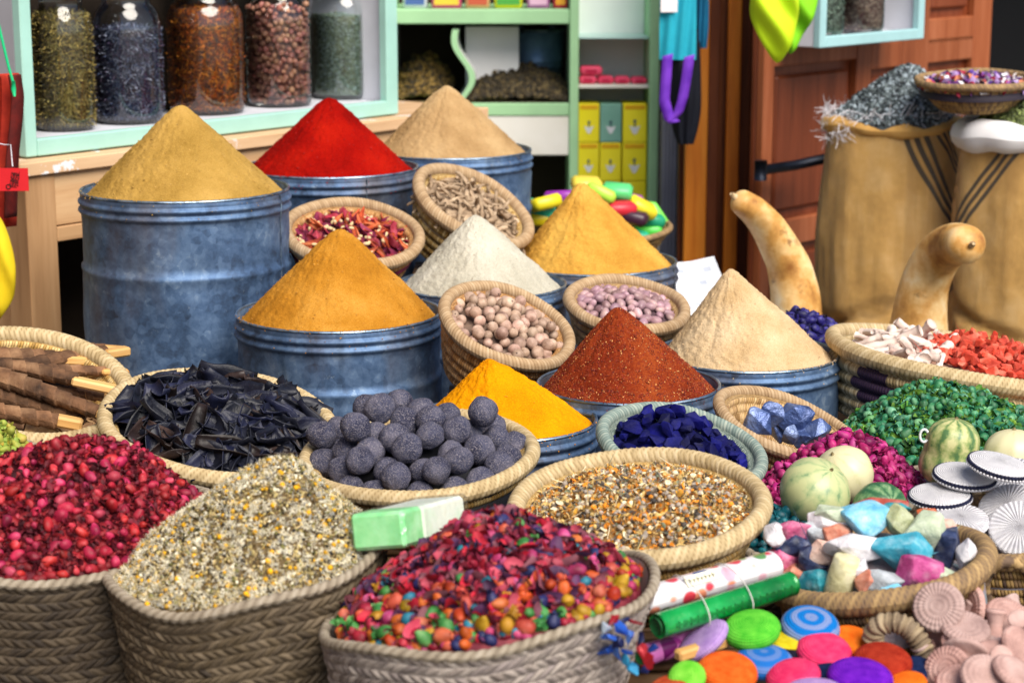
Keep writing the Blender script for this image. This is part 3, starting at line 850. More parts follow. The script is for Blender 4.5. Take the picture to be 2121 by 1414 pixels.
def hang(name, pxs, m, wdir, width, yy, th=.002):
    b = P(10, 160, yb)
    pts = [P(x, y, yy) - b for x, y in pxs]
    n = 30; q = np.interp(np.linspace(0, len(pts) - 1, n)[:, None].repeat(3, 1).ravel(), np.arange(len(pts)), np.zeros(len(pts))) if False else None
    t0 = np.arange(len(pts)); tt = np.linspace(0, len(pts) - 1, 40); A = np.array([tuple(v) for v in pts])
    A = np.stack([np.interp(tt, t0, A[:, k]) for k in range(3)], 1)
    k = np.ones(5) / 5; A2 = A.copy()
    for i in range(3): A2[2:-2, i] = np.convolve(A[:, i], k, 'valid')
    return link(name, ribbon_loop(A2, wdir, width, th).mesh(name, m), r)
hang('strap', [(2, 460), (0, 420), (-2, 200), (6, 158), (18, 152), (24, 165), (24, 220), (16, 380), (14, 470)], REDC, (.75, .66, 0), .05, yb + .05)
hang('strap', [(30, 155), (37, 200), (34, 250), (24, 340), (22, 450)], DREDC, (.6, .8, 0), .035, yb + .02)
hang('cord', [(-6, 40), (6, 90), (18, 140), (27, 170), (29, 198)], GRNC, (.9, .3, .3), .006, yb - .03, .003)
V, F, pat = tube([P(28, 168, yb - .03) - P(10, 160, yb), P(28, 184, yb - .03) - P(10, 160, yb), P(30, 200, yb - .03) - P(10, 160, yb)], [.004, .006, .003], 8)
link('knot', G().add(V, F).mesh('knot', GRNC), r)
V, F = sphere(32, 28); c_ = P(-8, 556, yb - .01) - P(10, 160, yb)
V = V * np.array([.047, .028, .122]); V[:, 2] += .014 * np.sin(V[:, 0] * 60); V[:, 0] *= 1 - .25 * (V[:, 2] > 0) * V[:, 2] / .12
V[:, 1] += .007 * np.sin(V[:, 0] * 120 + V[:, 2] * 30) + .005 * vnoise(V, 25, 2, 2)
link('cloth_body', G().add(V, F, M=Matrix.Translation(c_)).mesh('bag_cloth', YELC), r)
TAGR = mk('red_paper_tag', ['#c81822', '#d8242c'], 8, 3, .7, .1)
INK = mk('black_ink', '#241010', rough=.8)
tg = thing('price_tag', 'small red paper tag with scribbled black writing on the hanging bag', 'tag', P(28, 372, yb - .06))
base = P(28, 372, yb - .06)
link('paper', G().add(*box(-.034, .034, -.001, .001, -.026, .026)).mesh('tag_paper', TAGR, False), tg)
gi = G()
for k in range(3):
    xs = np.linspace(-.02, .02, 40); pts = [(.012 * math.sin(a * 900 + k) * .3 + .006 * (k - .5) + a * .15, -.0018, a * .8 + .003 * math.sin(a * 1500 + k)) for a in xs]
    V, F, _ = tube(pts, .0006, 5, (0, 1, 0)); gi.add(V, F)
th = np.linspace(0, 2 * PI, 20); V, F, _ = tube([(-.012 + .005 * math.cos(a), -.0018, -.016 + .005 * math.sin(a)) for a in th], .0012, 5, (0, 1, 0)); gi.add(V, F)
link('writing', gi.mesh('tag_writing', INK), tg)
V, F, _ = tube([P(-5, 297, yb - .058) - base, P(10, 300, yb - .058) - base, P(22, 300, yb - .058) - base, P(26, 345, yb - .06) - base], .0012, 6)
link('thread', G().add(V, F).mesh('tag_thread', WHITEP), tg)

# ------------------------------------------------------------------ pale green shelf unit in the middle
YS = 7.2
LGREEN = paint_mat('pale_green_paint', '#a9d8a4', '#cfe3c8', .72, .55)
CREAM = mk('cream_board', ['#e6e2d4', '#f2efe6'], 5, 3, .7, .1)
SCREAM = mk('white_board', ['#e8e8ea', '#f4f4f5'], 5, 3, .6, .1)
so_ = P(1090, 230, YS)
MS = Matrix.Translation((so_.x, YS, 0))
root = thing('shelf_unit', 'pale green and white shelf unit of tins and soaps behind the spice drums', 'shelf', MS)
X = lambda px: P(px, 200, YS).x - so_.x
Z = lambda py: P(1090, py, YS).z
cpart('shelf_board', LGREEN, X(815), X(1179), -.005, .42, Z(50), Z(20))
cpart('shelf_board', LGREEN, X(815), X(1179), -.005, .42, Z(240), Z(214))
cpart('drawer_front', CREAM, X(815), X(1179), .0, .02, Z(322), Z(240) - .001)
cpart('upright', LGREEN, X(1179.5), X(1198), -.012, .42, 0.0, Z(-120))
cpart('upright', LGREEN, X(1344), X(1364), -.012, .42, 0.0, Z(-120))
cpart('upright', LGREEN, X(795), X(814), -.012, .42, 0.0, Z(-120))
cpart('back_board', SCREAM, X(1198.5), X(1343.5), .28, .30, 0.1, Z(-120))
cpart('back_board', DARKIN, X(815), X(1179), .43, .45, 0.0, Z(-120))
cpart('glass_shelf', mk('frosted_shelf', '#b8d8d6', rough=.3), X(1198.5), X(1343.5), .03, .279, Z(82), Z(79), bev=.001)
cpart('inner_shelf', CREAM, X(1198.5), X(1343.5), .0, .279, Z(183), Z(177), bev=.001)
cpart('inner_shelf', CREAM, X(1198.5), X(1343.5), .0, .279, Z(425), Z(417), bev=.001)
# curved divider with a green edge
g = G(); pts = []
for b in np.linspace(0, 1, 24):
    pts.append((X(938 + 22 * math.sin(b * 2.4) - 12 * math.sin(b * 7)), Z(62 + 150 * b)))
for k, (m, y0, y1) in enumerate(((LGREEN, -.004, .012), (SCREAM, .0125, .40))):
    g = G(); V = []
    for x_, z_ in pts: V += [(x_, y0, z_), (x_ + .022, y0, z_), (x_ + .022, y1, z_), (x_, y1, z_)]
    F = [(4*i + j, 4*i + (j+1) % 4, 4*i + 4 + (j+1) % 4, 4*i + 4 + j) for i in range(len(pts) - 1) for j in range(4)]
    g.add(V, np.array(F)); link('divider', g.mesh('divider', m, False), root)
cpart('divider', SCREAM, X(962), X(1075), .18, .2, Z(213), Z(62), bev=.002)
def herb_heap(name, label, px0, px1, pyt, pyb, y0, mats, n=1500, tm=CHIP, size=.012, dep=.14):
    a, b = P(px0, pyb, y0), P(px1, pyb, y0); c = (a + b) / 2; wx = (b.x - a.x) / 2; hz = P(px0, pyt, y0).z - a.z
    g = G(); u = rng.random(n) * 2 - 1; v = rng.random(n)
    hgt = hz * (1 - np.abs(u) ** 2.2 * .55) * (.25 + .75 * v)
    pos = np.stack([u * wx, v * dep * 1.6 - dep * .5, hgt * (.85 + .2 * rng.random(n))], 1)
    scatter(g, tm, pos, rand_rot(n), size * (.5 + rng.random(n)), rng.integers(0, len(mats), n))
    nu, nv = 30, 12; U, Vv = np.meshgrid(np.linspace(-1, 1, nu), np.linspace(0, 1, nv), indexing='ij')
    g.add(np.stack([U * wx, Vv * dep * 1.6 - dep * .5, hz * (1 - np.abs(U) ** 2.2 * .55) * (.25 + .75 * Vv) * .97], -1).reshape(-1, 3), grid_faces(nu, nv), 0)
    V, F = box(-wx, wx, -dep*.5, dep*1.1, 0, .01); g.add(V, F, 0)
    return tag(link(name, g.mesh(name, mats), None, c), label, 'dried herb', None, 'stuff')
HB = [mk('shelf_herb_a', '#3d3424', tone=.5), mk('shelf_herb_b', '#5f5134', tone=.5), mk('shelf_herb_c', '#282219', tone=.4)]
HB2 = [mk('shelf_herb_d', '#5d4a22', tone=.5), mk('shelf_herb_e', '#7d6430', tone=.5), mk('shelf_herb_f', '#2c2415', tone=.4)]
herb_heap('dried_herb', 'golden brown dried herb heaped left of the curved divider', 820, 936, 118, 213, YS + .1, HB2)
herb_heap('dried_herb', 'dark brown dried herb heaped right of the curved divider', 968, 1178, 140, 213, YS + .08, HB, 2200)
PAILM = mk('blue_pail', ['#4a6688', '#7f9cba'], 9, 4, .4, .1, metal=.4)
pp = P(1110, 213, YS + .34); rr = 62 * SC(1110, 200, YS + .34); hh = 150 * SC(1110, 200, YS + .34)
r = thing('metal_pail', 'blue grey metal pail behind the herbs on the shelf', 'pail', pp)
V, F, _ = lathe([(0, 0), (rr * .8, 0), (rr * .84, hh * .5), (rr * .88, hh * .51), (rr * .86, hh * .55), (rr * .95, hh), (rr * .92, hh), (rr * .8, .02), (0, .02)], 40)
link('body', G().add(V, F).mesh('pail_body', PAILM), r)
th = np.linspace(0, 2*PI, 40, endpoint=False); V, F, _ = tube([(rr * .95 * math.cos(q), rr * .95 * math.sin(q), hh) for q in th], .006, 6, (0, 0, 1), True)
link('rim', G().add(V, F).mesh('pail_rim', RIMZ), r)

# tins on the top shelf
tins = [(832, 886, '#c8cdda', '#4a63a0', 'white tin with a blue band, leftmost on the top shelf'), (892, 957, '#d0507c', '#e8c040', 'pink tin with a yellow band on the top shelf'),
        (962, 1016, '#d8a878', '#c05840', 'peach coloured tin on the top shelf'), (1022, 1084, '#d8d420', '#50a048', 'yellow tin with a green band on the top shelf'),
        (1090, 1140, '#b870b0', '#e0b0d0', 'mauve tin on the top shelf'), (1144, 1178, '#c82848', '#e8a030', 'red tin, rightmost on the top shelf')]
for x0, x1, c1, c2, lb in tins:
    a = P(x0, 20, YS + .05); b = P(x1, 20, YS + .05); wd = b.x - a.x
    r = thing('tea_tin', lb, 'tin', Vector(((a.x + b.x) / 2, YS + .1, Z(20) + .001)), 'tins on the top shelf')
    m1, m2 = mk('tin_paint', c1, rough=.4, bump=0), mk('tin_label', c2, rough=.4, bump=0)
    link('body', G().add(*box(-wd/2 + .003, wd/2 - .003, -.04, .06, 0, .11, .006)).mesh('tin_body', m1), r)
    link('lid', G().add(*box(-wd/2 + .001, wd/2 - .001, -.042, .062, .1105, .135, .004)).mesh('tin_lid', m2), r)
    link('label', G().add(*box(-wd/2 + .012, wd/2 - .012, -.0432, -.0405, .012, .05, .0005)).mesh('tin_label', m2, False), r)
# pink soap bars
PINKS = mk('pink_soap_wrap', ['#d83a5c', '#e8587a'], 12, 3, .45, .2, rv=.1)
for k, (x0, x1, y0, y1) in enumerate([(1202, 1248, 140, 158), (1200, 1236, 159.5, 176), (1238, 1272, 161, 176), (1274, 1306, 162, 176), (1308, 1341, 163, 176)]):
    a = P(x0, y1, YS + .03); b = P(x1, y0, YS + .03); wd = b.x - a.x; hh = b.z - a.z
    z0 = Z(177) + .001 + (0 if k else (Z(159) - Z(176)) + .001)
    lb = 'pink wrapped soap lying on top of the first pink bar' if k == 0 else ['', 'pink wrapped soap below the raised pink bar', 'second pink wrapped soap in the row on the white shelf', 'third pink wrapped soap in the row on the white shelf', 'pink wrapped soap at the right end of its row'][k]
    r = thing('soap_bar', lb, 'soap', Vector(((a.x + b.x) / 2, YS + .08, z0)), 'pink soaps on the white shelf')
    link('bar', G().add(*box(-wd/2, wd/2, -.04, .05, 0, hh, .008)).mesh('soap_bar', PINKS), r)
    link('label', G().add(*box(-wd/4, wd/4, -.0415, -.0402, hh * .2, hh * .75)).mesh('soap_label', mk('soap_label', '#b81c44'), False), r)
# yellow boxes with a small emblem
YBOX = mk('yellow_carton', ['#f0e010', '#f8ea30'], 7, 3, .5, .05); TBOX = mk('teal_carton', ['#6fa392', '#84b5a4'], 7, 3, .5, .05)
EMW = mk('emblem_white', '#dfe3e6', bump=0); EMD = mk('emblem_dark', '#3a5060', bump=0); EMO = mk('carton_orange_band', '#dfa810', bump=0)
rows = [(216, 296), (297, 376), (377, 416)]
for ri, (y0, y1) in enumerate(rows):
    for ci, (x0, x1) in enumerate([(1199, 1242), (1244, 1288), (1291, 1341)]):
        teal = ri == 0 and ci == 1
        zt, zb = Z(y0), Z(y1) + .001
        a, b = X(x0) + so_.x, X(x1) + so_.x
        pos = ['left', 'middle', 'right'][ci]; rw = ['top', 'second', 'bottom'][ri]
        lb = 'teal carton with a white emblem between two yellow cartons' if teal else f'yellow carton with a white emblem, {pos} in the {rw} row of cartons'
        r = thing('carton', lb, 'carton', Vector(((a + b) / 2, YS + .04, zb)), 'cartons stacked on the green shelf')
        wd, hh = b - a, zt - zb
        link('box', G().add(*box(-wd/2, wd/2, -.03, .1, 0, hh, .002)).mesh('carton_box', TBOX if teal else YBOX, False), r)
        if ri < 2:
            g = G(); s = wd * .24; zc_ = hh * .36; yy = -.0312
            V = [(-s, yy, zc_ + s*.5), (-s*.2, yy, zc_ + s*.25), (0, yy, zc_ + s*.45), (s*.2, yy, zc_ + s*.25), (s, yy, zc_ + s*.5), (s*.7, yy, zc_ - s*.1), (s*.25, yy, zc_ - s), (-s*.25, yy, zc_ - s), (-s*.7, yy, zc_ - s*.1)]
            V2 = [(x_, yy + .0008, z_) for x_, _, z_ in V]; n = 9
            g.add(V + V2, [np.array([(0, 1, 8), (1, 2, 7), (2, 3, 6), (3, 4, 5), (1, 7, 8), (2, 6, 7), (3, 5, 6)]), np.array([(i, i + n, (i + 1) % n + n, (i + 1) % n) for i in range(n)])])
            em = link('emblem', g.mesh('emblem', EMW, False), r)
            V, F = sphere(10, 8); g = G().add(V * np.array([s*.28, .0008, s*.32]) + np.array([0, yy, zc_ + s*1.25]), F)
            V, F = box(-s*.14, s*.14, yy - .0006, yy + .0006, zc_ + s*.3, zc_ + s*1.2); g.add(V, F)
            link('figure', g.mesh('emblem_figure', EMD, False), em)
            if not teal: link('band', G().add(*box(-wd*.42, wd*.42, -.0311, -.0302, hh*.86, hh*.97)).mesh('carton_band', EMO, False), r)
# corrugated white strip and black strip painted as a shaded gap
t = Mt('corrugated_white'); tc = t.n('TexCoord').outputs['Object']
wv = t.n('TexWave', {'Vector': tc, 'Scale': 26.0}, bands_direction='X').outputs['Fac']
CORR = t.fin(t.mix(t.noise(8, 4), '#b9bcc8', '#8f93a3'), .5, 0, t.bump(wv, .8, .006))
a, b = P(1366, 600, 6.9), P(1400, 600, 6.9)
slab('corrugated_panel', a.x, b.x, 6.9, 6.93, 0, 2.4, CORR, label='white corrugated strip standing between shelf unit and orange planks', cat='panel')
a, b = P(1401, 600, 6.8), P(1413, 600, 6.8)
slab('painted_gap', a.x, b.x, 6.8, 6.86, 0, 2.4, DARKW, label='black strip painted as the shaded gap beside the white corrugated strip', cat='post', bev=.003)  # strip carries a gap's shade in its colour; no real upright here
# ------------------------------------------------------------------ turquoise tote bag with purple handles
YT = 6.35
b0 = P(1410, 100, YT)
CYAN = mk('turquoise_cloth', ['#1a9ab4', '#27b0c8'], 8, 4, .8, .3, 500)
TEAL = mk('teal_cloth', ['#0a5a80', '#12709a'], 8, 4, .8, .3, 500)
NAVY = mk('navy_cloth', ['#070a16', '#0f1424'], 8, 4, .8, .3, 500)
PURP = mk('purple_webbing', ['#5a1ea8', '#7a3ac8'], 20, 4, .7, .5, 700)
PAPW = mk('paper_tag_white', ['#e6dfe2', '#f0eaec'], 5, 3, .8, .05)
r = thing('tote_bag', 'turquoise and navy tote bag with hanging purple handles beside the orange planks', 'bag', b0)
def sheet(px0, px1, py0, py1, y, bulge, m, name, rnd=0, dn=0.0, par=None, base=None):
    g = G(); nu, nv = 20, 26; V = []
    for k in (0, 1):
        for i in range(nu):
            for j in range(nv):
                a = i / (nu - 1) * 2 - 1; b = j / (nv - 1)
                nar = 1 - rnd * max(0, b - .6) ** 2 * 6.25
                q = P((px0 + px1) / 2 + dn * b + (px1 - px0) / 2 * a * nar, py0 + (py1 - py0) * b, y)
                q.y += (-1 if k == 0 else 1) * bulge * max(0, 1 - a * a) ** .6 * (.4 + .6 * math.sin(PI * min(1, b * .9 + .08))) + .006 * math.sin(9 * a + 4 * b)
                V.append(tuple(q - base))
    n = nu * nv; V = np.array(V); g.add(V, [grid_faces(nu, nv), grid_faces(nu, nv, n)[:, ::-1]])
    return link(name, g.mesh(name, m), par)
sheet(1382, 1450, 60, 298, YT + .04, .045, NAVY, 'navy_body', .5, 4, r, b0)
sheet(1366, 1442, -60, 124, YT, .012, CYAN, 'turquoise_panel', 0, 0, r, b0)
sheet(1440, 1468, -60, 100, YT + .05, .02, TEAL, 'teal_side', .3, 0, r, b0)
for pts in ([(1383, 114), (1379, 170), (1376, 210), (1386, 245), (1398, 254)], [(1428, 116), (1422, 160), (1414, 205), (1404, 235), (1390, 250)]):
    p = np.array([tuple(P(x, y, YT - .035) - b0) for x, y in pts]); tt = np.linspace(0, len(pts) - 1, 30)
    p = np.stack([np.interp(tt, np.arange(len(pts)), p[:, k]) for k in range(3)], 1)
    link('handle', ribbon_loop(p, (.96, .1, .25), .034, .002).mesh('bag_handle', PURP), r)
V, F = box(-.026, .026, -.001, .001, -.035, .03); c = P(1386, 2, YT - .025) - b0
link('tag', G().add(V, F, M=Matrix.Translation(c)).mesh('bag_tag', PAPW, False), r)

# ------------------------------------------------------------------ orange planks and red brown panelled doors
ORW = wood_mat('orange_varnished_wood', ['#9a4e12', '#cc7420', '#e08e30'], axis=2, scale=8, rough=.4)
BRW = wood_mat('brown_varnished_wood', ['#4a2410', '#70381a', '#8a4a20'], axis=2, scale=8, rough=.45)
RDW = wood_mat('red_brown_door_wood', ['#6a3218', '#8c4c2c', '#a06040'], axis=2, scale=7, rough=.42)
RDD = wood_mat('red_brown_panel_wood', ['#582812', '#76381e', '#8a4a2e'], axis=2, scale=7, rough=.42)
YD = 6.55
xs = [(1414, 1459, ORW, 0), (1460, 1484, BRW, .03), (1496, 1523, ORW, -.012), (1524, 1548, BRW, .03), (1549, 1580, ORW, -.015)]
b0 = P(1500, 600, YD); M0 = Matrix.Translation((b0.x, YD, 0))
r = thing('plank_shutter', 'orange varnished wooden shutter of upright planks between bag and doors', 'shutter', M0)
for x0, x1, m, dy in xs:
    a, b = P(x0, 600, YD), P(x1, 600, YD)
    link('plank', G().add(*box(a.x - b0.x, b.x - b0.x, dy, dy + .04, 0, 2.5, .003), tone=random.random()).mesh('plank', m, False), r)
a, b = P(1405, 600, YD), P(1600, 600, YD)
link('backing', G().add(*box(a.x - b0.x, b.x - b0.x, .0705, .09, 0, 2.5)).mesh('shutter_backing', BRW, False), r)
# the doors run away to the right
D0, D1 = P(1580, 300, 6.2), P(2042, 300, 7.25)
dv = Vector((D1.x - D0.x, D1.y - D0.y, 0)); LD = dv.length; dv.normalize(); dn = Vector((dv.y, -dv.x, 0))
MD = Matrix((dv, -dn, Vector((0, 0, 1)))).transposed().to_4x4(); MD.translation = Vector((D0.x, D0.y, 0))
MDi = MD.inverted()
def dx(px, py): return (MDi @ Pplane(px, py, D0, dn)).x
def dz(px, py): return Pplane(px, py, D0, dn).z
r = thing('panelled_door', 'tall red brown panelled door standing open behind the sacks', 'door', MD)
def dpart(name, m, *bx, bev=.004): return link(name, G().add(*box(*bx, bev), tone=random.random()).mesh('door_' + name, m, False), r)
HT = 1.95
cols = [0.0, .10, .46, .58, .66, LD - .36, LD - .30, LD - .05, LD]
dpart('backing', RDD, 0, LD, .03, .05, 0, HT)
st = [(0, .055), (dx(1775, 150), dx(1805, 150)), (dx(1868, 150), dx(1922, 150)), (dx(2016, 100), LD)]
for a, b in st: dpart('stile', RDW, a, b, .0, .0295, 0, HT)
for (a, b), zs in zip([(st[0][1], st[1][0]), (st[1][1], st[2][0]), (st[2][1], st[3][0])], [[.02, .45, 1.02, 1.62, 2.3], [.02, .5, .98, 1.3, 1.62, 2.3], [.02, .5, .98, dz(1970, 88), dz(1970, 30) + .1, 2.3]]):
    for z in zs: dpart('rail', RDW, a + .001, b - .001, .002, .0295, z, z + .085)
    for z0, z1 in zip(zs[:-1], zs[1:]):
        dpart('panel', RDD, a + .03, b - .03, .012, .0298, z0 + .115, z1 - .03, bev=.009)
IRON = mk('black_iron', ['#0c1018', '#1c2230'], 12, 3, .45, .2, metal=.6)
a, b = MDi @ P(1580, 352, 6.12), MDi @ P(1712, 328, 6.25)
V, F, _ = tube([a, (a + b) / 2 + Vector((0, 0, -.004)), b], .016, 12); link('bolt', G().add(V, F).mesh('door_bolt', IRON), r)
V, F, _ = tube([a + Vector((-.012, 0, -.03)), a + Vector((-.012, 0, .03))], .02, 12); link('bolt_end', G().add(V, F).mesh('door_bolt_end', IRON), r)
V, F, _ = tube([P(1586, 355, 6.05), P(1592, 420, 6.0), P(1600, 470, 5.9)], .0035, 6)
# little blue cabinet hung on the door
BLUEP = paint_mat('pale_blue_paint', '#9fc8cc', '#d8dcd8', .7, .5)
CB = MD @ Matrix.Translation((dx(1690, 100), -.16, 0))
pz = CO.z
c0 = Pplane(1698, 104, D0 + dn * .16, dn); c1 = Pplane(1914, 78, D0 + dn * .16, dn)
x0, x1 = (MDi @ c0).x, (MDi @ c1).x; zb = (c0.z + c1.z) / 2
MB_ = MD @ Matrix.Translation((x0, -.16, 0)); LB = x1 - x0
root = thing('wall_cabinet', 'small pale blue framed cabinet with jars hung high on the door', 'cabinet', MB_)
cpart('frame_rail', BLUEP, .0355, LB - .0355, 0, .025, zb, zb + .034)
cpart('frame_post', BLUEP, 0, .035, 0, .025, zb, zb + .6)
cpart('frame_post', BLUEP, LB - .035, LB, 0, .025, zb, zb + .6)
cpart('floor_board', WHITEP, .0205, LB - .0205, .0255, .155, zb + .004, zb + .026)
cpart('side_panel', WHITEP, .003, .02, .0255, .155, zb + .001, zb + .6)
cpart('side_panel', WHITEP, LB - .02, LB - .003, .0255, .155, zb + .001, zb + .6)
cpart('back_board', DARKIN, .003, LB - .003, .1555, .159, zb + .002, zb + .6)
def jar2(fx, lbl, cl, mats, tmpl, size, n, core):
    p = MB_ @ Vector((LB * fx, .09, zb + .027)); R, H = .075, .34
    rr = thing('glass_jar', lbl, 'jar', Matrix.Translation(p), 'glass jars in the pale blue cabinet')
    V, F, _ = lathe([(0, 0), (R * .9, 0), (R, .02), (R, H * .8), (R * .75, H * .9), (R * .75, H)], 40); link('glass_body', G().add(V, F).mesh('jar_glass', GLASS), rr)
    V, F, _ = lathe([(0, H), (R * .8, H), (R * .8, H * 1.08), (0, H * 1.09)], 32); link('lid', G().add(V, F).mesh('jar_lid', LIDM), rr)
    jar_fill(p, R * .95, H, .85, 'dried_herb', cl, 'dried herb', mats, tmpl, n, size, core)
jar2(.22, 'glass jar of pale grey green leaves in the blue cabinet', 'pale grey green leaves in the blue cabinet jar', [mk('leaf_pale', '#8a9c8c', tone=.4), mk('leaf_pale_b', '#6b8071', tone=.4)], PETAL, .008, 1500, CORE4)
jar2(.60, 'glass jar of speckled brown seeds in the blue cabinet', 'speckled brown seeds in the blue cabinet jar', [mk('seed_a', '#9a8878', tone=.4), mk('seed_b', '#6c5850', tone=.4)], CHIP, .005, 4000, COREB)
# lime green cloth bags
LIME = mk('lime_cloth', ['#b4d80a', '#c8ec20'], 7, 4, .75, .3, 400)
LIMD = mk('green_cloth', ['#6cb80a', '#86d018'], 7, 4, .75, .3, 400)
for lb, pts, m, y in (('bright lime pointed cloth bag hanging beside the blue cabinet', [(1556, -40), (1552, 30), (1572, 80), (1612, 142), (1640, 90), (1656, 40), (1650, -40)], LIME, 5.85),
                      ('green pointed cloth bag hanging behind the lime one', [(1630, -40), (1640, 40), (1630, 118), (1650, 100), (1678, 50), (1698, 5), (1692, -40)], LIMD, 5.95)):
    b0 = P(1620, 40, y); p = [P(x, yy, y) - b0 for x, yy in pts]; cc = sum(p, Vector()) / len(p)
    n = 48; q = np.array([tuple(v) for v in p] + [tuple(p[0])]); tt = np.linspace(0, len(p), n, endpoint=False)
    q = np.stack([np.interp(tt, np.arange(len(p) + 1), q[:, k]) for k in range(3)], 1)
    for _ in range(5): q = (np.roll(q, 1, 0) + 2 * q + np.roll(q, -1, 0)) / 4
    V = []; ks = np.linspace(0, 1, 12)
    for sgn in (-1, 1):
        for k in ks:
            for i in range(n):
                v = np.array(cc) * (1 - k) + q[i] * k; v = v.copy(); v[1] += sgn * .022 * math.sqrt(max(0, 1 - k ** 4)) + .016 * math.sin(v[0] * 55 + v[2] * 16 + 2 * math.sin(v[2] * 14)); V.append(v)
    F = [];
    for s_ in (0, 1):
        for a in range(11):
            for i in range(n):
                o_ = s_ * 12 * n; f = (o_ + a*n + i, o_ + a*n + (i+1) % n, o_ + (a+1)*n + (i+1) % n, o_ + (a+1)*n + i); F.append(f if s_ else f[::-1])
    tag(link('cloth_bag', G().add(np.array(V), np.array(F)).mesh('cloth_bag', m), None, Matrix.Translation(b0)), lb, 'bag', 'pointed green cloth bags')

# ------------------------------------------------------------------ burlap sacks
def burlap(name, stripes):
    t = Mt(name); tc = t.n('TexCoord').outputs['Object']
    wx = t.n('TexWave', {'Vector': tc, 'Scale': 95.0, 'Distortion': 1.2}, bands_direction='X').outputs['Fac']
    wz = t.n('TexWave', {'Vector': tc, 'Scale': 95.0, 'Distortion': 1.2}, bands_direction='Z').outputs['Fac']
    wv = t.math('MULTIPLY', wx, wz); wrk = t.noise(5.5, 5, vec=t.scaled((1.0, 1.0, .6)), rough=.6)
    c = t.ramp(t.noise(7, 5, rough=.65), [(.3, '#bc9050'), (.5, '#d4a660'), (.7, '#e2ba7c')])
    p = t.n('SeparateXYZ', {0: t.attr('pat', 'Vector')})
    c = t.mix(t.mapr(t.noise(22, 4, vec=t.scaled((1.0, 1.0, .06))), .5, .68, 0, .45), c, '#a8804a')
    on = 0.0
    for k in (0, 1):
        u = p.outputs[k]
        st = t.mapr(t.math('ABSOLUTE', t.math('SUBTRACT', t.math('FRACT', u), .5)), .24, .32, 1, 0)
        inn = t.math('LESS_THAN', t.math('ABSOLUTE', t.math('SUBTRACT', u, 1.5)), 1.5)
        on = t.math('MAXIMUM', on, t.math('MULTIPLY', st, inn))
    c = t.mix(t.math('MULTIPLY', on, .88), c, '#2a3138')
    return t.fin(c, .9, 0, t.bump(t.math('ADD', t.math('MULTIPLY', wv, .15), wrk), .8, .03), .1, **{'Sheen Weight': .2})
BURLAP = burlap('burlap', True)
CUFFM = mk('burlap_cuff', ['#b88a48', '#d4a862'], 14, 4, .9, .4, 300)
FRAY = mk('frayed_white_thread', ['#b9b6bc', '#d8d6dc'], 9, 3, .9, .2)
WHC = mk('white_folded_cloth', ['#dad8da', '#ecebec'], 5, 4, .9, .3, 200)
def sack(label, px, pyt, wpx, y, cuffm, stripes, seed, cufflabel=None):
    c = P(px, pyt, y); R = wpx / 2 * SC(px, pyt, y); H = c.z
    r = thing('burlap_sack', label, 'sack', Matrix.Translation((c.x, c.y, 0)), 'burlap sacks by the door')
    nz = 60; nt_ = 120; zz = np.linspace(0, 1, nz)
    prof_r = np.interp(zz, [0, .06, .3, .6, .8, .93, 1], [.90, .98, 1.0, 1.0, .98, .95, .92])
    th = PI / 2 + np.linspace(0, 2 * PI, nt_ + 1); T, Zz = np.meshgrid(th, zz, indexing='ij')
    q = np.stack([np.cos(T) * 2, np.sin(T) * 2, Zz * 2.6], -1).reshape(-1, 3)
    wr = vnoise(q, 1.2, seed, 3).reshape(T.shape)
    fold = -.035 * np.exp(-((Zz - .46 + .10 * np.sin(T + seed + 1.2)) / .02) ** 2) - .02 * np.exp(-((Zz - .3 - .14 * np.sin(T * 1.0 + seed)) / .018) ** 2)
    Rr = R * np.broadcast_to(prof_r, T.shape) * (1 + .10 * wr + .8 * fold / R)
    V = np.stack([Rr * np.cos(T), Rr * np.sin(T) * .85, Zz * H * .985], -1).reshape(-1, 3)
    pat = np.zeros((len(V), 3))
    for k, (t0, k1, k2, w_, z0) in enumerate(stripes):
        pat[:, k] = ((T - (t0 + k1 * (1 - Zz) + k2 * (1 - Zz) ** 2)) / w_).ravel()
    link('body', G().add(V, grid_faces(nt_ + 1, nz)[:, ::-1] if False else grid_faces(nt_ + 1, nz), pat=pat).mesh('sack_body', BURLAP), r)
    th2 = PI / 2 + np.linspace(0, 2 * PI, 80, endpoint=False)
    pts = [(R * .90 * math.cos(a), R * .90 * .85 * math.sin(a), H * .985 + .005 * math.sin(3 * a + seed) + .003 * math.sin(7 * a)) for a in th2]
    rad = np.array([.021 + .004 * math.sin(5 * a + seed) + .003 * math.sin(11 * a) for a in th2]) * 1.0 + (.022 if cuffm is WHC else 0)
    V, F, _ = tube(pts, rad, 12, (0, 0, 1), True)
    link('rolled_cuff', G().add(V, F).mesh('sack_cuff', cuffm), r)
    return r, Vector((c.x, c.y, H)), R
a1, sc1, sR1 = sack('striped burlap sack with frayed white edge, heaped with grey herb', 1848, 247, 296, 5.85, CUFFM, [(1.5*PI - .06, 1.3, 5.0, .15, .30), (1.5*PI + .42, 2.6, 9.0, .13, .42)], 3)
a2, sc2, sR2 = sack('burlap sack with a thick white folded cuff at the right edge', 2142, 268, 310, 5.6, WHC, [(1.5*PI - .62, -3.4, .4, .13, .38), (1.5*PI + .1, -.1, .2, .012, .0)], 8)
g = G(); n = 300; an = rng.random(n) * 2 * PI
pos = np.stack([sR1 * .93 * np.cos(an), sR1 * .8 * np.sin(an), sc1.z + .004 + rng.random(n) * .03], 1) - np.array([0, 0, 0])
scatter(g, STRAND, pos, rand_rot(n), np.array([[.026, .006, .012]]) * (.5 + rng.random(n))[:, None], 0)
an = np.pi + rng.random(70) * .9 - .1
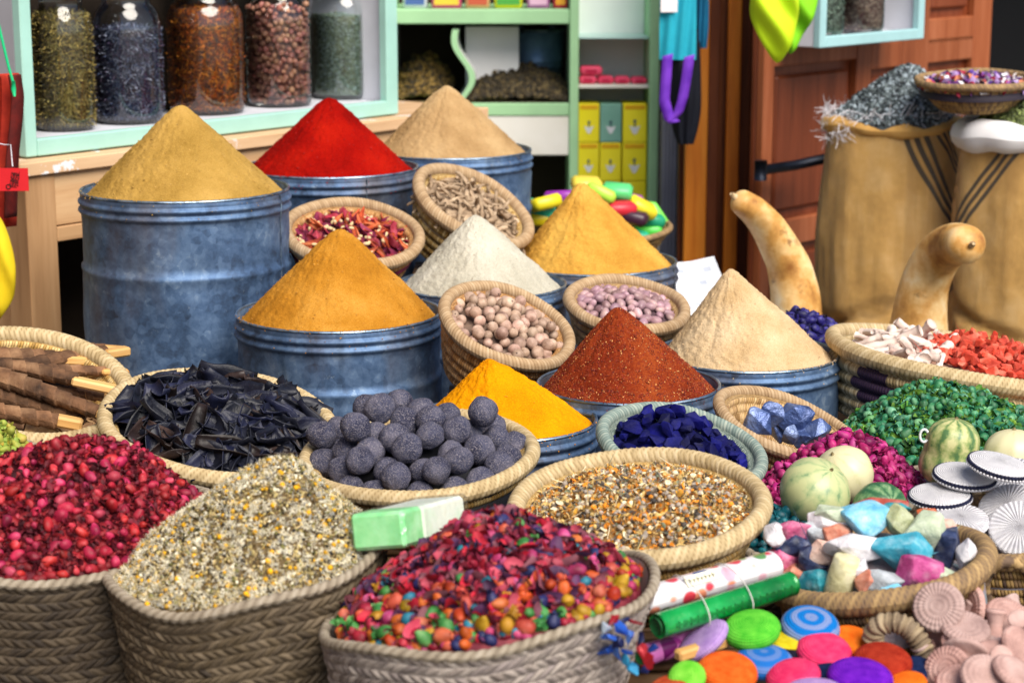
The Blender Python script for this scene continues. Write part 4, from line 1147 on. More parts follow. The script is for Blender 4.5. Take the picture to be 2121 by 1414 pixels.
scatter(g, STRAND, np.stack([sR1 * .98 * np.cos(an), sR1 * .85 * np.sin(an), sc1.z - .06 * rng.random(70)], 1), rand_rot(70), np.array([[.028, .005, .012]]) * (.5 + rng.random(70))[:, None], 0)
tag(link('frayed_edge', g.mesh('frayed_edge', FRAY), a1), kind='stuff')
GH = [mk('grey_herb', '#3f484c', tone=.5), mk('grey_herb_b', '#5f6a6c', tone=.4), mk('grey_herb_c', '#262c30', tone=.4), mk('grey_herb_pale', '#8e9aa2', tone=.3)]
def sack_heap(name, label, c, R, apex, mats, size, n, tm):
    hp = Heap(upright(c + Vector((0, 0, .0))), R * .86, apex, tip=.35, rough=.015, seed=4)
    g = G(); V, F = hp.mesh_geo(20, 60, .02); g.add(V, F, 0)
    p = hp.rand(n); scatter(g, tm, p, rand_rot(n), size * (.5 + rng.random(n)), rng.integers(0, len(mats), n))
    return tag(link(name, g.mesh(name, mats), None, hp.M), label, 'dried herb', None, 'stuff')
sack_heap('dried_herb', 'grey green dried herb heaped in the striped burlap sack', sc1, sR1, (1895, 142), GH, .009, 9000, CHIP)
GH2 = [mk('green_herb', '#5f6a3c', tone=.4), mk('green_herb_b', '#79864c', tone=.4), mk('green_herb_c', '#444e2c', tone=.4)]
sack_heap('dried_herb', 'fine olive herb heaped in the sack with the white cuff', sc2, sR2, (2160, 175), GH2, .009, 5000, CHIP)
# bowl of petals on the sacks
M, R = disc(2022, 166, 120, 17, 0, 5.6)
coil_bowl('coil_bowl', 'shallow brown coiled bowl of mixed petals resting on the two sacks', M, R, .085, 6, .5, STRAW_D, ROPE_D, .009, 'bowl', power=.6)
hp = Heap(M, R * .95, None, H=.02, base=-.02, tip=.5, rough=.01, seed=2)
PM = [mk('mix_petal_%s' % n_, c_, tone=.3) for n_, c_ in (('mauve', '#8a4a9a'), ('white', '#dcd8dc'), ('rose', '#b03048'), ('violet', '#5a3a8c'), ('peach', '#c87a58'), ('ink', '#2c2430'), ('lilac', '#a98cc0'))]
g = G(); V, F = hp.mesh_geo(12, 60, .02); g.add(V, F, 5); p = hp.rand(700); scatter(g, PETAL, p + np.array([0, 0, .006]), rand_rot(700), .016 * (.6 + .7 * rng.random(700)), rng.integers(0, 7, 700))
tag(link('mixed_petals', g.mesh('mixed_petals', PM), None, M), 'mauve, white and rose petals filling the bowl on the sacks', 'dried petals', None, 'stuff')

# ------------------------------------------------------------------ calabash gourds
def gourd_mat():
    t = Mt('calabash_skin')
    c = t.ramp(t.noise(9, 5, rough=.6), [(.32, '#94602c'), (.45, '#c8944e'), (.56, '#dfb87c'), (.68, '#e8d2a8')])
    c = t.mix(t.mapr(t.noise(16, 5, rough=.7), .6, .7, 0, .7), c, '#5e3a1c')
    return t.fin(c, .5, 0, t.bump(t.noise(30, 5), .4, .005), .4)
GOURD = gourd_mat()
def gourd(label, pts, y0, y1, tilt=False):
    # pts: (px, py, radius px, depth)
    b = P(pts[-1][0], pts[-1][1], pts[-1][3])
    A = np.array([tuple(P(x, y, d) - b) for x, y, r_, d in pts]); Rr = np.array([r_ * SC(x, y, d) for x, y, r_, d in pts])
    n = 60; t0 = np.arange(len(pts)); tt = np.linspace(0, len(pts) - 1, n)
    A = np.stack([np.interp(tt, t0, A[:, k]) for k in range(3)], 1); Rr = np.interp(tt, t0, Rr)
    for _ in range(12):
        A[1:-1] = (A[:-2] + 2 * A[1:-1] + A[2:]) / 4; Rr[1:-1] = (Rr[:-2] + 2 * Rr[1:-1] + Rr[2:]) / 4
    d0 = (A[0] - A[1]) / np.linalg.norm(A[0] - A[1]); cap = []
    for q in np.linspace(1.45, .1, 9): cap.append((A[0] + d0 * Rr[0] * math.sin(q) * .8, Rr[0] * math.cos(q)))
    A = np.vstack([[c_[0] for c_ in cap], A]); Rr = np.concatenate([[c_[1] for c_ in cap], Rr])
    V, F, _ = tube(A, Rr, 28, (0, 1, .05))
    V = V + .006 * vnoise(V, 9, 3, 2)[:, None]
    r = thing('calabash_gourd', label, 'gourd', Matrix.Translation(b), 'long curved calabash gourds')
    link('body', G().add(V, F).mesh('gourd_body', GOURD), r)
    tip = A[0]; V, F, _ = tube([tip - d0 * .004, tip + d0 * .006, tip + d0 * .014 + np.array([0, 0, .003])], [.011, .008, .005], 8)
    link('stem_scar', G().add(V, F).mesh('gourd_stem', mk('gourd_stem', ['#b89a70', '#d8c4a0'], 30)), r)
    return r
gourd('tall calabash gourd with a drooping neck, leaning against the red brown door', [(1538, 418, 27, 5.15), (1566, 436, 32, 5.17), (1602, 480, 38, 5.2), (1634, 548, 46, 5.22), (1648, 610, 52, 5.22), (1648, 700, 58, 5.22), (1645, 860, 75, 5.22), (1642, 960, 60, 5.22), (1641, 985, 20, 5.22)], 0, 0)
gourd('calabash gourd with a rounded knob turned to the viewer, before the sacks', [(2000, 505, 42, 4.9), (1975, 503, 45, 4.98), (1940, 530, 48, 5.05), (1912, 590, 50, 5.08), (1902, 660, 58, 5.08), (1900, 740, 66, 5.08), (1902, 860, 84, 5.08), (1904, 960, 70, 5.08), (1904, 990, 24, 5.08)], 0, 0)
# printed white sheet behind the drums
t = Mt('printed_paper'); tc = t.n('TexCoord').outputs['Object']
br = t.n('TexBrick', {'Vector': tc, 'Color1': (.8, .82, .86, 1), 'Color2': (.28, .33, .45, 1), 'Mortar': (.8, .82, .86, 1), 'Scale': 14.0, 'Mortar Size': .028, 'Bias': -.25, 'Brick Width': .4})
PRN = t.fin(br.outputs[0], .6, 0, None, .3)
g = G(); nu, nv = 24, 18; V = []
for i in range(nu):
    for j in range(nv):
        a, b = i / (nu - 1), j / (nv - 1); V.append((.24 * (a - .5), .22 * (b - .5), .012 * math.sin(5 * a + 2 * b) + .05 * b * b))
V = np.array(V); V2 = V - np.array([0, 0, .0015])
g.add(V, grid_faces(nu, nv)); g.add(V2, grid_faces(nu, nv)[:, ::-1])
c = P(1436, 612, 5.22)
tag(link('printed_sheet', g.mesh('printed_sheet', PRN), None, Matrix.Translation(c) @ Matrix.Rotation(math.radians(16), 4, 'X') @ Matrix.Rotation(math.radians(16), 4, 'Y') @ Matrix.Rotation(.5, 4, 'Z')), 'white printed paper sheet lying behind the pale cream cone', 'paper')
crate(c.x + .04, c.y + .06, .34, .3, c.z - .05, 'rough wooden crate under the printed paper sheet', .3)

# basket of soaps behind the golden cone
M, R = disc(1252, 470, 136, 30, 0, 5.75)
coil_bowl('coil_bowl', 'brown coiled bowl of bright soaps behind the golden spice cone', M, R, .10, 6, .55, STRAW_D, ROPE_D, .008, 'bowl')
crate(M.translation.x, M.translation.y, .28, .26, M.translation.z - .105, 'rough wooden crate under the bowl of bright soaps')
soaps = [(1130, 420, '#d8c820', 'yellow', -10), (1118, 432, '#28b088', 'sea green', 15), (1160, 408, '#8a2a9a', 'purple', -5), (1215, 382, '#dcc84a', 'pale yellow', 4), (1245, 400, '#b0e048', 'lime', 25), (1278, 396, '#58c878', 'mint', 5), (1300, 415, '#a848a8', 'orchid', 10),
         (1262, 425, '#d05020', 'orange red', 0), (1310, 450, '#3a1c30', 'dark plum', 10), (1330, 430, '#e0d030', 'lemon', 30), (1345, 455, '#18906a', 'emerald', 10), (1358, 446, '#7ada58', 'bright green', 55), (1285, 432, '#c82838', 'red', 0), (1110, 452, '#d8c010', 'golden', 0), (1340, 478, '#50c848', 'grass green', 0), (1200, 440, '#c03060', 'crimson', 20)]
for k, (x, y, c_, nm, an) in enumerate(soaps):
    m = mk('soap_' + nm.replace(' ', '_'), c_, rough=.4, bump=.05, spec=.5)
    V, F = box(-.044, .044, -.029, .029, -.019, .019, .01)
    M2 = Matrix.Translation(P(x, y, 5.66 + .05 * (k % 4))) @ Matrix.Rotation(math.radians(an), 4, 'Y') @ Matrix.Rotation(random.uniform(-.5, .5), 4, 'Z') @ Matrix.Rotation(random.uniform(-.3, .3), 4, 'X')
    tag(link('soap_bar', G().add(V, F).mesh('soap_bar', m), None, M2), f'{nm} soap bar in the bowl behind the golden cone', 'soap', 'bright soaps in the bowl')
for k in range(12):
    a = random.random() * 2 * PI; q = R * .7 * math.sqrt(random.random())
    V, F = box(-.044, .044, -.029, .029, -.019, .019, .01)
    # lower layer of the bowl
    c_ = random.choice(['#a848a8', '#28b088', '#d8c820', '#c82838'])
    nm = {'#a848a8': 'orchid', '#28b088': 'sea green', '#d8c820': 'yellow', '#c82838': 'red'}[c_]
    M2 = M @ Matrix.Translation((q * math.cos(a), q * math.sin(a), -.03)) @ toM(align_rot(np.array([[0, 0, 1.]]), .3)[0], (0, 0, 0))
    tag(link('soap_bar', G().add(V, F).mesh('soap_bar', bpy.data.materials['soap_' + nm.replace(' ', '_')]), None, M2), f'{nm} soap bar low in the bowl of bright soaps', 'soap', 'bright soaps in the bowl')
# ------------------------------------------------------------------ the nine drums and their cones
drum('large galvanised drum at left under the olive ochre cone', 383, 390, 213, 4.6, (372, 219), powder('ground_cumin', ['#8f6e30', '#ab8743', '#c09a55'], 420), 'olive ochre ground spice cone, the leftmost', band=.165, seed=1)
drum('galvanised drum under the bright red cone', 682, 346, 183, 5.15, (682, 203), powder('ground_paprika', ['#6c0502', '#900a04', '#a81808'], 380), 'bright red paprika cone below the jars', band=.15, seed=2)
drum('galvanised drum under the beige cone, farthest back', 932, 310, 168, 5.5, (925, 178), powder('ground_ginger', ['#94744c', '#ae8d62', '#c0a276'], 420), 'beige ground spice cone, farthest back', band=.15, seed=3)
drum('galvanised drum under the golden yellow cone beside the bowl of beans', 1224, 540, 177, 5.0, (1206, 381), powder('ground_fenugreek', ['#a8752a', '#c6933e', '#d6a850'], 420), 'golden yellow ground spice cone before the bright soaps', band=.14, seed=4)
drum('galvanised drum under the whitish grey cone', 997, 587, 176, 4.57, (984, 446), powder('white_pepper_powder', ['#a39d8c', '#bdb7a6', '#cdc8ba'], 420, speck='#8a7a68', sp_amt=.68), 'whitish grey ground spice cone in the middle', band=.13, seed=5)
drum('wide galvanised drum under the mustard brown cone', 702, 646, 211, 4.25, (703, 473), powder('ground_curry', ['#99631a', '#b47a26', '#c89240'], 420, speck='#7a4a12', sp_amt=.66), 'mustard brown ground spice cone before the pink petals', band=.125, seed=6)
drum('galvanised drum under the pale cream cone at right', 1548, 730, 188, 4.2, (1513, 559), powder('ground_coriander', ['#b49468', '#cdb088', '#dcc4a0'], 450, speck='#9a7c54', sp_amt=.68), 'pale cream ground spice cone, the rightmost', band=.15, seed=7)
FLK = powder('chilli_flakes', ['#561a0c', '#782c14', '#94461f'], 260, speck='#9a5a34', sp_amt=.68, bump=1.0, bd=.003)
dr, hpH = drum('galvanised drum under the dark chilli cone', 1302, 794, 188, 3.86, (1281, 636), FLK, 'coarse dark red chilli flake cone', band=.14, seed=8, rough=.004)
drum('small galvanised drum under the bright turmeric cone', 1046, 866, 190, 3.66, (1012, 742), powder('ground_turmeric', ['#c87802', '#e09204', '#ea9f0a'], 420), 'bright orange yellow turmeric cone beside the dark balls', band=.12, seed=9, pw=1.0)
# loose flakes over the chilli cone
FM = [mk('chilli_flake_red', '#7a2210', tone=.5), mk('chilli_flake_orange', '#9c4a20', tone=.4), mk('chilli_seed', '#d09a5c', tone=.3), mk('chilli_flake_dark', '#5a1208', tone=.4)]
g = G(); n = 14000; p = hpH.rand(n); nr = hpH.nrm(p[:, 0], p[:, 1])
scatter(g, CHIP, p, align_rot(nr, .5), .00125 * (.6 + 1.1 * rng.random(n)), rng.choice(4, n, p=[.44, .26, .06, .24]))
o = [q for q in bpy.data.objects if q.get('label') == 'coarse dark red chilli flake cone'][0]
tag(link('chilli_flakes', g.mesh('chilli_flakes', FM), o), kind='stuff')
def crumbs(label, cols, n, size):
    o = [q for q in bpy.data.objects if q.get('label') == label][0]
    hp = Heap(o.matrix_basis, 1)          # sizes read back from the cone itself
    me = o.data; g = G(); ms = [mk('spice_crumb', c, tone=.3, bump=0) for c in cols]
    co = np.empty(len(me.vertices) * 3, np.float32); me.vertices.foreach_get('co', co); co = co.reshape(-1, 3)
    nn = np.empty(len(me.vertices) * 3, np.float32); me.vertex_normals.foreach_get('vector', nn); nn = nn.reshape(-1, 3)
    rr = np.hypot(co[:, 0], co[:, 1]); w = rr * (co[:, 2] > co[:, 2].min() + .04); ix = rng.choice(len(co), n, p=w / w.sum())
    p = co[ix] + rng.normal(size=(n, 3)) * .0015
    scatter(g, BALL, p - nn[ix] * size * .3, rand_rot(n), size * (.4 + rng.random(n) ** 2 * 1.3), rng.integers(0, len(ms), n))
    tag(link('spice_crumbs', g.mesh('spice_crumbs', ms), o), kind='stuff')
crumbs('olive ochre ground spice cone, the leftmost', ['#a8843f', '#b8934e'], 720, 0.00121)
crumbs('bright red paprika cone below the jars', ['#a00c04'], 720, 0.00121)
crumbs('mustard brown ground spice cone before the pink petals', ['#b27a28', '#c08a36'], 720, 0.00105)
crumbs('golden yellow ground spice cone before the bright soaps', ['#c8953e', '#d6a44e'], 400, 0.00105)
crumbs('whitish grey ground spice cone in the middle', ['#bdb6a6', '#a89c8c'], 400, 0.00099)
crumbs('pale cream ground spice cone, the rightmost', ['#ccae86'], 320, 0.00088)
crumbs('bright orange yellow turmeric cone beside the dark balls', ['#e39606'], 320, 0.00088)
crumbs('beige ground spice cone, farthest back', ['#ad8c62'], 320, 0.00110)
# ------------------------------------------------------------------ coiled bowls wedged between the drums
def under(M, depth, w, label, back=.0, rz=0.0, dz=0.0):
    """crate that carries a bowl; its lid lies under the bowl's foot"""
    foot = M @ Vector((0, 0, -depth)); tilt = math.sqrt(max(0, 1 - M.col[2][2] ** 2))
    return crate(foot.x, foot.y + back, w, w, max(.1, foot.z - .55 * w * tilt * .6 - .004 + dz), label, rz)

# dried pink petals
M, R = disc(731, 484, 138, 63, 5, 4.72)
coil_bowl('coil_bowl', 'coiled straw bowl of dried pink petals behind the mustard cone', M, R, .13, 6, .6, STRAW_O, ROPE, .0135, 'bowl', 'coiled straw bowls between the drums')
under(M, .13, .17, 'rough wooden crate under the bowl of dried pink petals')
hp = Heap(M, R * .92, None, H=.035, base=-.03, tip=.6, rough=.008, seed=5)
PINKP = [mk('dried_pink_petal', ['#6a1020', '#99283c', '#b8505c'], 30, 4, .6, .5, 300, rv=.3), mk('dried_plum_petal', ['#4c1028', '#7a2444', '#9a4060'], 30, 4, .6, .5, 300, rv=.3), mk('dried_orange_petal', ['#8a2a18', '#b8502c', '#cc8050'], 30, 4, .6, .5, 300, rv=.3)]
PALEC = mk('pale_petal_base', ['#c8a878', '#e0c898', '#d8a890'], 30, 4, .6, .3, 300, rv=.2)
def curl_petal(nm, m, L, W, curl, bend, th=.0012, e=.7):
    nx, ny = 10, 7; V = []
    for i in range(nx):
        for j in range(ny):
            a = i / (nx - 1); b = j / (ny - 1) * 2 - 1
            wd = W * math.sin(PI * min(.98, .08 + a * .90)) ** e; ang = b * curl
            V.append((L * (a - .5), wd * math.sin(ang) / max(.3, curl), wd * (1 - math.cos(ang)) / max(.3, curl) + bend * L * (a - .5) ** 2 * 2 + .1 * W * math.sin(a * 9 + b * 3)))
    V = np.array(V); n = len(V); V2 = V - np.array([0, 0, th])
    g = G(); ring = [i * ny for i in range(nx)] + [(nx - 1) * ny + j for j in range(1, ny)] + [i * ny + ny - 1 for i in range(nx - 2, -1, -1)] + [j for j in range(ny - 2, 0, -1)]
    side = np.array([(ring[k], ring[(k + 1) % len(ring)], ring[(k + 1) % len(ring)] + n, ring[k] + n) for k in range(len(ring))])
    g.add(np.vstack([V, V2]), [grid_faces(nx, ny), grid_faces(nx, ny, n)[:, ::-1], side[:, ::-1]])
    return g.mesh(nm, m)
pm = [curl_petal('petal', PINKP[k % 3], .045 + .006 * (k % 3), .012 + .003 * (k % 2), 1.2 + .5 * (k % 3), .5 * (k % 2)) for k in range(6)]
g = G(); V, F = hp.mesh_geo(10, 60, .02); g.add(V, F, 0); q = hp.rand(260); scatter(g, PETAL, q, rand_rot(260), .012 * (.5 + rng.random(260)), rng.integers(0, 2, 260))
q = hp.rand(110); scatter(g, BALL, q + np.array([0, 0, .010]), rand_rot(110), np.stack([.0085 * (.7 + .5 * rng.random(110)), .0045 + 0 * q[:, 0], .0045 + 0 * q[:, 0]], 1), 2)
tag(link('petal_crumbs', g.mesh('petal_crumbs', [PINKP[1], PINKP[0], PALEC]), None, M), 'crumbs of dried pink petals under the curled petals', 'dried petals', None, 'stuff')
put_pieces('dried_petal', pm, hp, hp.points(120, .015), 'curled dried pink petal in the bowl behind the mustard cone', 'petal', 'dried pink petals in the coiled bowl', .7, 1.2, 1.0, .008, .7)

# knobbly pale roots
M, R = disc(981, 428, 126, 56, 29, 4.95)
coil_bowl('coil_bowl', 'tilted coiled straw bowl of knobbly pale roots below the beige cone', M, R, .15, 6, .6, STRAW_Y, ROPE, .015, 'bowl', 'coiled straw bowls between the drums')
under(M, .15, .17, 'rough wooden crate under the bowl of knobbly roots')
hp = Heap(M, R * .92, None, H=.04, base=-.03, tip=.6, rough=.008, seed=6)
ROOTM = mk('pale_root', ['#7a6450', '#a48c72', '#c0a88c'], 40, 5, .8, .6, 200, .002, rv=.2)
def root_mesh(L, r0, seed):
    rs = random.Random(seed); n = 14; pts = []; p = [0, 0, 0]; d = [1, 0, 0]
    for i in range(n):
        pts.append(tuple(p)); d[1] += rs.uniform(-.35, .35); d[2] += rs.uniform(-.3, .3)
        p = [p[k] + d[k] * L / n for k in range(3)]
    rad = [r0 * (1 - .5 * i / n) * rs.uniform(.75, 1.3) for i in range(n)]
    V, F, _ = tube(pts, rad, 8); g = G().add(V - V.mean(0), F)
    for b in range(2):
        i = rs.randrange(3, 10); q = np.array(pts[i]); e = np.array([rs.uniform(.2, 1), rs.uniform(-1, 1), rs.uniform(-1, 1)]) * L * .12
        Vb, Fb, _ = tube([q, q + e * .5, q + e], [r0 * .6, r0 * .5, r0 * .25], 6); g.add(Vb - V.mean(0), Fb)
    return g.mesh('root', ROOTM)
rm = [root_mesh(.06 + .012 * (k % 3), .0055 + .001 * (k % 2), k) for k in range(7)]
g = G(); V, F = hp.mesh_geo(10, 60, .02); g.add(V, F, 0)
tag(link('root_layer', g.mesh('root_layer', ROOTM), None, M), 'packed pale roots lying under the loose knobbly roots', 'roots', None, 'stuff')
put_pieces('dried_root', rm, hp, hp.points(130, .0125), 'knobbly pale dried root in the tilted bowl', 'root', 'knobbly roots in the coiled bowl', .7, 1.15, 1.0, .01, .35)

# nutmegs
M, R = disc(1050, 674, 136, 70, 21, 4.08)
coil_bowl('coil_bowl', 'tilted coiled straw bowl of round pale nutmegs above the turmeric cone', M, R, .145, 6, .6, STRAW_O, ROPE, .0125, 'bowl', 'coiled straw bowls between the drums')
under(M, .145, .16, 'rough wooden crate under the bowl of nutmegs')
hp = Heap(M, R * .91, None, H=.03, base=-.02, tip=.6, rough=.004, seed=6)
NUTM = mk('nutmeg_shell', ['#7e6252', '#ac8e7c', '#c8ac9a'], 50, 4, .55, .3, 200, rv=.25, rh=.012)
NUTD = mk('nutmeg_dark', ['#3a2a26', '#5a443c'], 50)
def nut_mesh(k):
    V, F = sphere(16, 12); V = V * (1 + .05 * vnoise(V, 2.5, k, 2)[:, None]) * np.array([1, .93, .95]) * .0133
    g = G().add(V, F)
    a = np.array([.0126, 0, .002]); V, F = sphere(8, 6); g.add(V * np.array([.0012, .0018, .0018]) + a, F, 1)
    return g.mesh('nutmeg', [NUTM, NUTD])
nm_ = [nut_mesh(k) for k in range(4)]
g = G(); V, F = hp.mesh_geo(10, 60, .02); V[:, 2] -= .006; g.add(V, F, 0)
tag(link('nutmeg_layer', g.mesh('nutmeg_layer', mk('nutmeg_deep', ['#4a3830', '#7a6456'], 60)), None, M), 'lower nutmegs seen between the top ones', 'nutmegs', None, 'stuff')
put_pieces('nutmeg', nm_, hp, hp.points(110, .0215), 'round pale nutmeg in the tilted straw bowl', 'nutmeg', 'nutmegs in the coiled bowl', .8, 1.1, .5, .0125)
put_pieces('nutmeg', nm_, hp, hp.points(22, .045, rmax=.8), 'round pale nutmeg in the tilted straw bowl', 'nutmeg', 'nutmegs in the coiled bowl', .85, 1.1, 1.6, .0125)

# mauve brown beans
M, R = disc(1298, 632, 121, 50, 8, 4.42)
coil_bowl('coil_bowl', 'coiled straw bowl of mauve brown beans behind the chilli cone', M, R, .13, 6, .62, STRAW, ROPE, .013, 'bowl', 'coiled straw bowls between the drums')
under(M, .13, .16, 'rough wooden crate under the bowl of mauve beans')
hp = Heap(M, R * .91, None, H=.035, base=-.02, tip=.6, rough=.004, seed=9)
MBE = mk('mauve_bean', ['#77585c', '#a5838a', '#c2a29c'], 25, 3, .35, .1, rv=.3, rh=.03)
bb = [bean_mesh('mauve_bean', MBE, 1.42, .92, .82), bean_mesh('mauve_bean_b', MBE, 1.25, .95, .86)]
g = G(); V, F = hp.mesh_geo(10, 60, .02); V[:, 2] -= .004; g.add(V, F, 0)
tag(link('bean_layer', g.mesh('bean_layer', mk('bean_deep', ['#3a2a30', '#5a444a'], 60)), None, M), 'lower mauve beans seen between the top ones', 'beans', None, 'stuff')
put_pieces('bean', bb, hp, hp.points(120, .0175), 'mauve brown bean in the straw bowl behind the chilli cone', 'bean', 'mauve beans in the coiled bowl', .85, 1.15, .6, .009, .45)

# ------------------------------------------------------------------ trays and bowls of the second row
# bark bundles
M, R = disc(55, 800, 212, 108, 8, 3.72)
coil_bowl('coil_basket', 'golden coiled basket of bark wrapped sticks at the left edge', M, R, .10, 6, .7, STRAW_Y, ROPE_Y, .0165, 'basket', None, 'braid')
under(M, .10, .26, 'rough wooden crate under the basket of bark sticks')
BARK = mk('wrapped_bark', ['#3a2618', '#6a4a32', '#8e6c4e'], 22, 5, .8, .7, 90, .006, rv=.3, tone=.36)
CUTW = wood_mat('cut_stick_wood', ['#a8743c', '#cc9c5c', '#dcb880'], axis=0, scale=20)
def bark_bundle(L, r0, seed):
    rs = random.Random(seed); n = 200; x = np.linspace(-L/2, L/2, n); pts = np.stack([x, .012 * np.sin(x * 9 + seed), 0 * x], 1)
    tw = 2 * PI / rs.uniform(.022, .032); ph = rs.random() * 6
    rad = r0 * (1 - .25 * (x / L + .5)) * (1 + .1 * np.sin(x * 23 + seed))
    saw = lambda S, A: 1 + .20 * (((tw * S + A + ph) / (2 * PI)) % 1 - .5) + .05 * np.sin(3 * A + seed)
    g = G(); V, F, pat = tube(pts, rad, 16, (0, 0, 1), mod=saw)
    ton = (np.floor((tw * pat[:, 0] + pat[:, 1] + ph) / (2 * PI)) * .618) % 1
    g.add(V, F, tone=ton); return g.mesh('bark_wrap', BARK), rad[-1], rad[0]
sticks = [  # end points px of each bundle and its depth
    ((-60, 775), (225, 732), 25, 3.78), ((-60, 735), (140, 745), 23, 3.74), ((-80, 760), (205, 855), 26, 3.62), ((-70, 700), (215, 722), 20, 3.86), ((-90, 795), (180, 862), 25, 3.55),
    ((-90, 830), (120, 870), 26, 3.52), ((-80, 850), (50, 885), 22, 3.48), ((-50, 745), (160, 790), 22, 3.70), ((20, 770), (220, 770), 17, 3.74), ((60, 800), (215, 822), 18, 3.68)]
for k, ((x0, y0), (x1, y1), rp, dd) in enumerate(sticks):
    rp *= .84; hz_ = [.0, .0, .055, -.01, .02, .03, .01, .03, .012, -.005][k]
    nM = M.to_3x3() @ Vector((0, 0, 1)); pM = M.translation + nM * (hz_ - .012); a, b = Pplane(x0, y0, pM, nM), Pplane(x1, y1, pM, nM); L = (b - a).length; ax = (b - a).normalized()
    me, r1, r0 = bark_bundle(L, rp * SC(x0, y0, dd), k)
    zx = Vector((0, 0, 1)); yv = zx.cross(ax).normalized(); zv = ax.cross(yv)
    M2 = Matrix((ax, yv, zv)).transposed().to_4x4(); M2.translation = (a + b) / 2
    rt = thing('bark_bundle', ['bark wrapped stick', 'pale ended bark stick'][k % 2] + ' in the golden basket, ' + ['uppermost at the back', 'below the uppermost one', 'long one across the middle', 'lying along the far rim', 'second long one, nearer than the middle', 'lying along the near rim', 'short one at the near left', 'under the middle ones', 'thin one at the right', 'thin one low at the right'][k], 'bark stick', M2, 'bark wrapped sticks in the golden basket')
    link('bark_wrap', me, rt)
    if k not in (4, 6):
        s = r1 * .95; V, F = box(L/2 - .01, L/2 + .045 + .03 * (k % 3 == 1), -s, s, -s * .7, s * .7, .004)
        link('wooden_end', G().add(V, F, tone=random.random()).mesh('stick_end', CUTW, False), rt)
hp = Heap(M, R * .9, None, H=.012, base=-.055, tip=.6, rough=.012, seed=3)
g = G(); V, F = hp.mesh_geo(10, 60, .02); g.add(V, F, 0); q = hp.rand(90); scatter(g, STRAND, q + np.array([0, 0, .008]), rand_rot(90), .035 * (.5 + rng.random(90)), 0)
tag(link('bark_scraps', g.mesh('bark_scraps', mk('bark_scrap', ['#4a3322', '#8a6a4c', '#b8945f'], 20, tone=.3)), None, M), 'loose bark scraps under the wrapped sticks', 'bark', None, 'stuff')

# carob pods
M, R = disc(457, 880, 236, 106, 6, 3.5)
coil_bowl('coil_basket', 'golden coiled tray heaped with black curled pods', M, R, .10, 6, .66, STRAW_Y, ROPE_Y, .0135, 'basket', None, 'braid')
under(M, .10, .28, 'rough wooden crate under the tray of black pods')
hp = Heap(M, R * .95, None, H=.038, base=-.014, tip=.6, rough=.012, seed=12)
PODS = [mk('black_pod', ['#06070e', '#0c0f1e', '#20222f'], 12, 4, .5, .6, 60, .004, rv=.3, spec=.4), mk('blue_black_pod', ['#080a1a', '#12162e', '#2a2c44'], 12, 4, .5, .6, 60, .004, rv=.3, spec=.4), mk('brown_black_pod', ['#140f10', '#241a1a', '#443430'], 12, 4, .5, .5, 60, .004, rv=.3)]
pods = [curl_petal('pod', PODS[k % 3 if k != 5 else 0], .084 + .012 * (k % 3), .027 + .006 * (k % 2), 1.0 + .4 * (k % 3), .2 * (k % 2) + .05, .0028, .38) for k in range(8)]
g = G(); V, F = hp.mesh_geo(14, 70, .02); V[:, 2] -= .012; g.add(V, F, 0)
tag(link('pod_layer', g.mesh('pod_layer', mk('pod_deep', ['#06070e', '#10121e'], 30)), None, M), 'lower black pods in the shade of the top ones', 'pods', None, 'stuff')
put_pieces('curled_pod', pods, hp, hp.points(150, .02, rmax=.86), 'black curled dried pod in the golden tray', 'pod', 'black pods in the golden tray', .7, 1.1, .8, .012, .28)
put_pieces('curled_pod', pods, hp, hp.points(44, .036, rmax=.74), 'black curled dried pod in the golden tray', 'pod', 'black pods in the golden tray', .75, 1.1, 1.5, .012, .38)

# dark soap balls
M, R = disc(868, 944, 236, 84, -4, 3.3)
coil_bowl('coil_basket', 'coiled straw bowl piled with dark grey balls before the turmeric', M, R, .12, 6, .6, STRAW_Y, ROPE_Y, .0125, 'bowl', None, 'braid')
under(M, .12, .24, 'rough wooden crate under the bowl of dark balls')
def ball_mat():
    t = Mt('dusty_black_ball')
    sp = t.noise(420, 3, rough=.75)
    c = t.ramp(t.noise(22, 4), [(.35, '#363850'), (.5, '#50526a'), (.68, '#737184')])
    c = t.mix(t.mapr(sp, .5, .64, 0, .8), c, '#aaa2a8')
    nz = t.n('SeparateXYZ', {0: t.n('NewGeometry').outputs['Normal']}).outputs[2]
    return t.fin(c, .92, 0, t.bump(t.math('ADD', t.noise(110, 5), sp), 1.0, .006), .1)
BALLM = ball_mat()
def ball_mesh(k):
    V, F = sphere(40, 28); V = V * (1 + .11 * vnoise(V, 1.5, k, 2)[:, None] + .035 * vnoise(V, 6, k + 9, 3)[:, None]); return G().add(V * .0275 * np.array([1, .96, .93]), F).mesh('soap_ball', BALLM)
blm = [ball_mesh(k) for k in range(5)]
balls = [(764, 845), (826, 832), (997, 857), (737, 886), (785, 893), (843, 870), (912, 868), (878, 858), (975, 893), (1022, 905), (658, 914), (692, 925), (718, 938), (770, 942), (816, 915), (868, 920), (936, 918), (900, 898), (982, 944), (1035, 958), (1062, 915), (820, 965), (880, 975), (940, 975), (756, 1000), (712, 978), (787, 1005), (842, 1008), (912, 1008), (985, 996), (672, 950), (1040, 905), (1005, 975), (855, 940), (790, 860), (945, 950), (730, 1025), (960, 1020), (880, 1025), (700, 900)]
Mi = M.inverted()
hp = Heap(M, R * .93, None, H=.075, base=-.008, tip=.7, seed=4)
cen = []
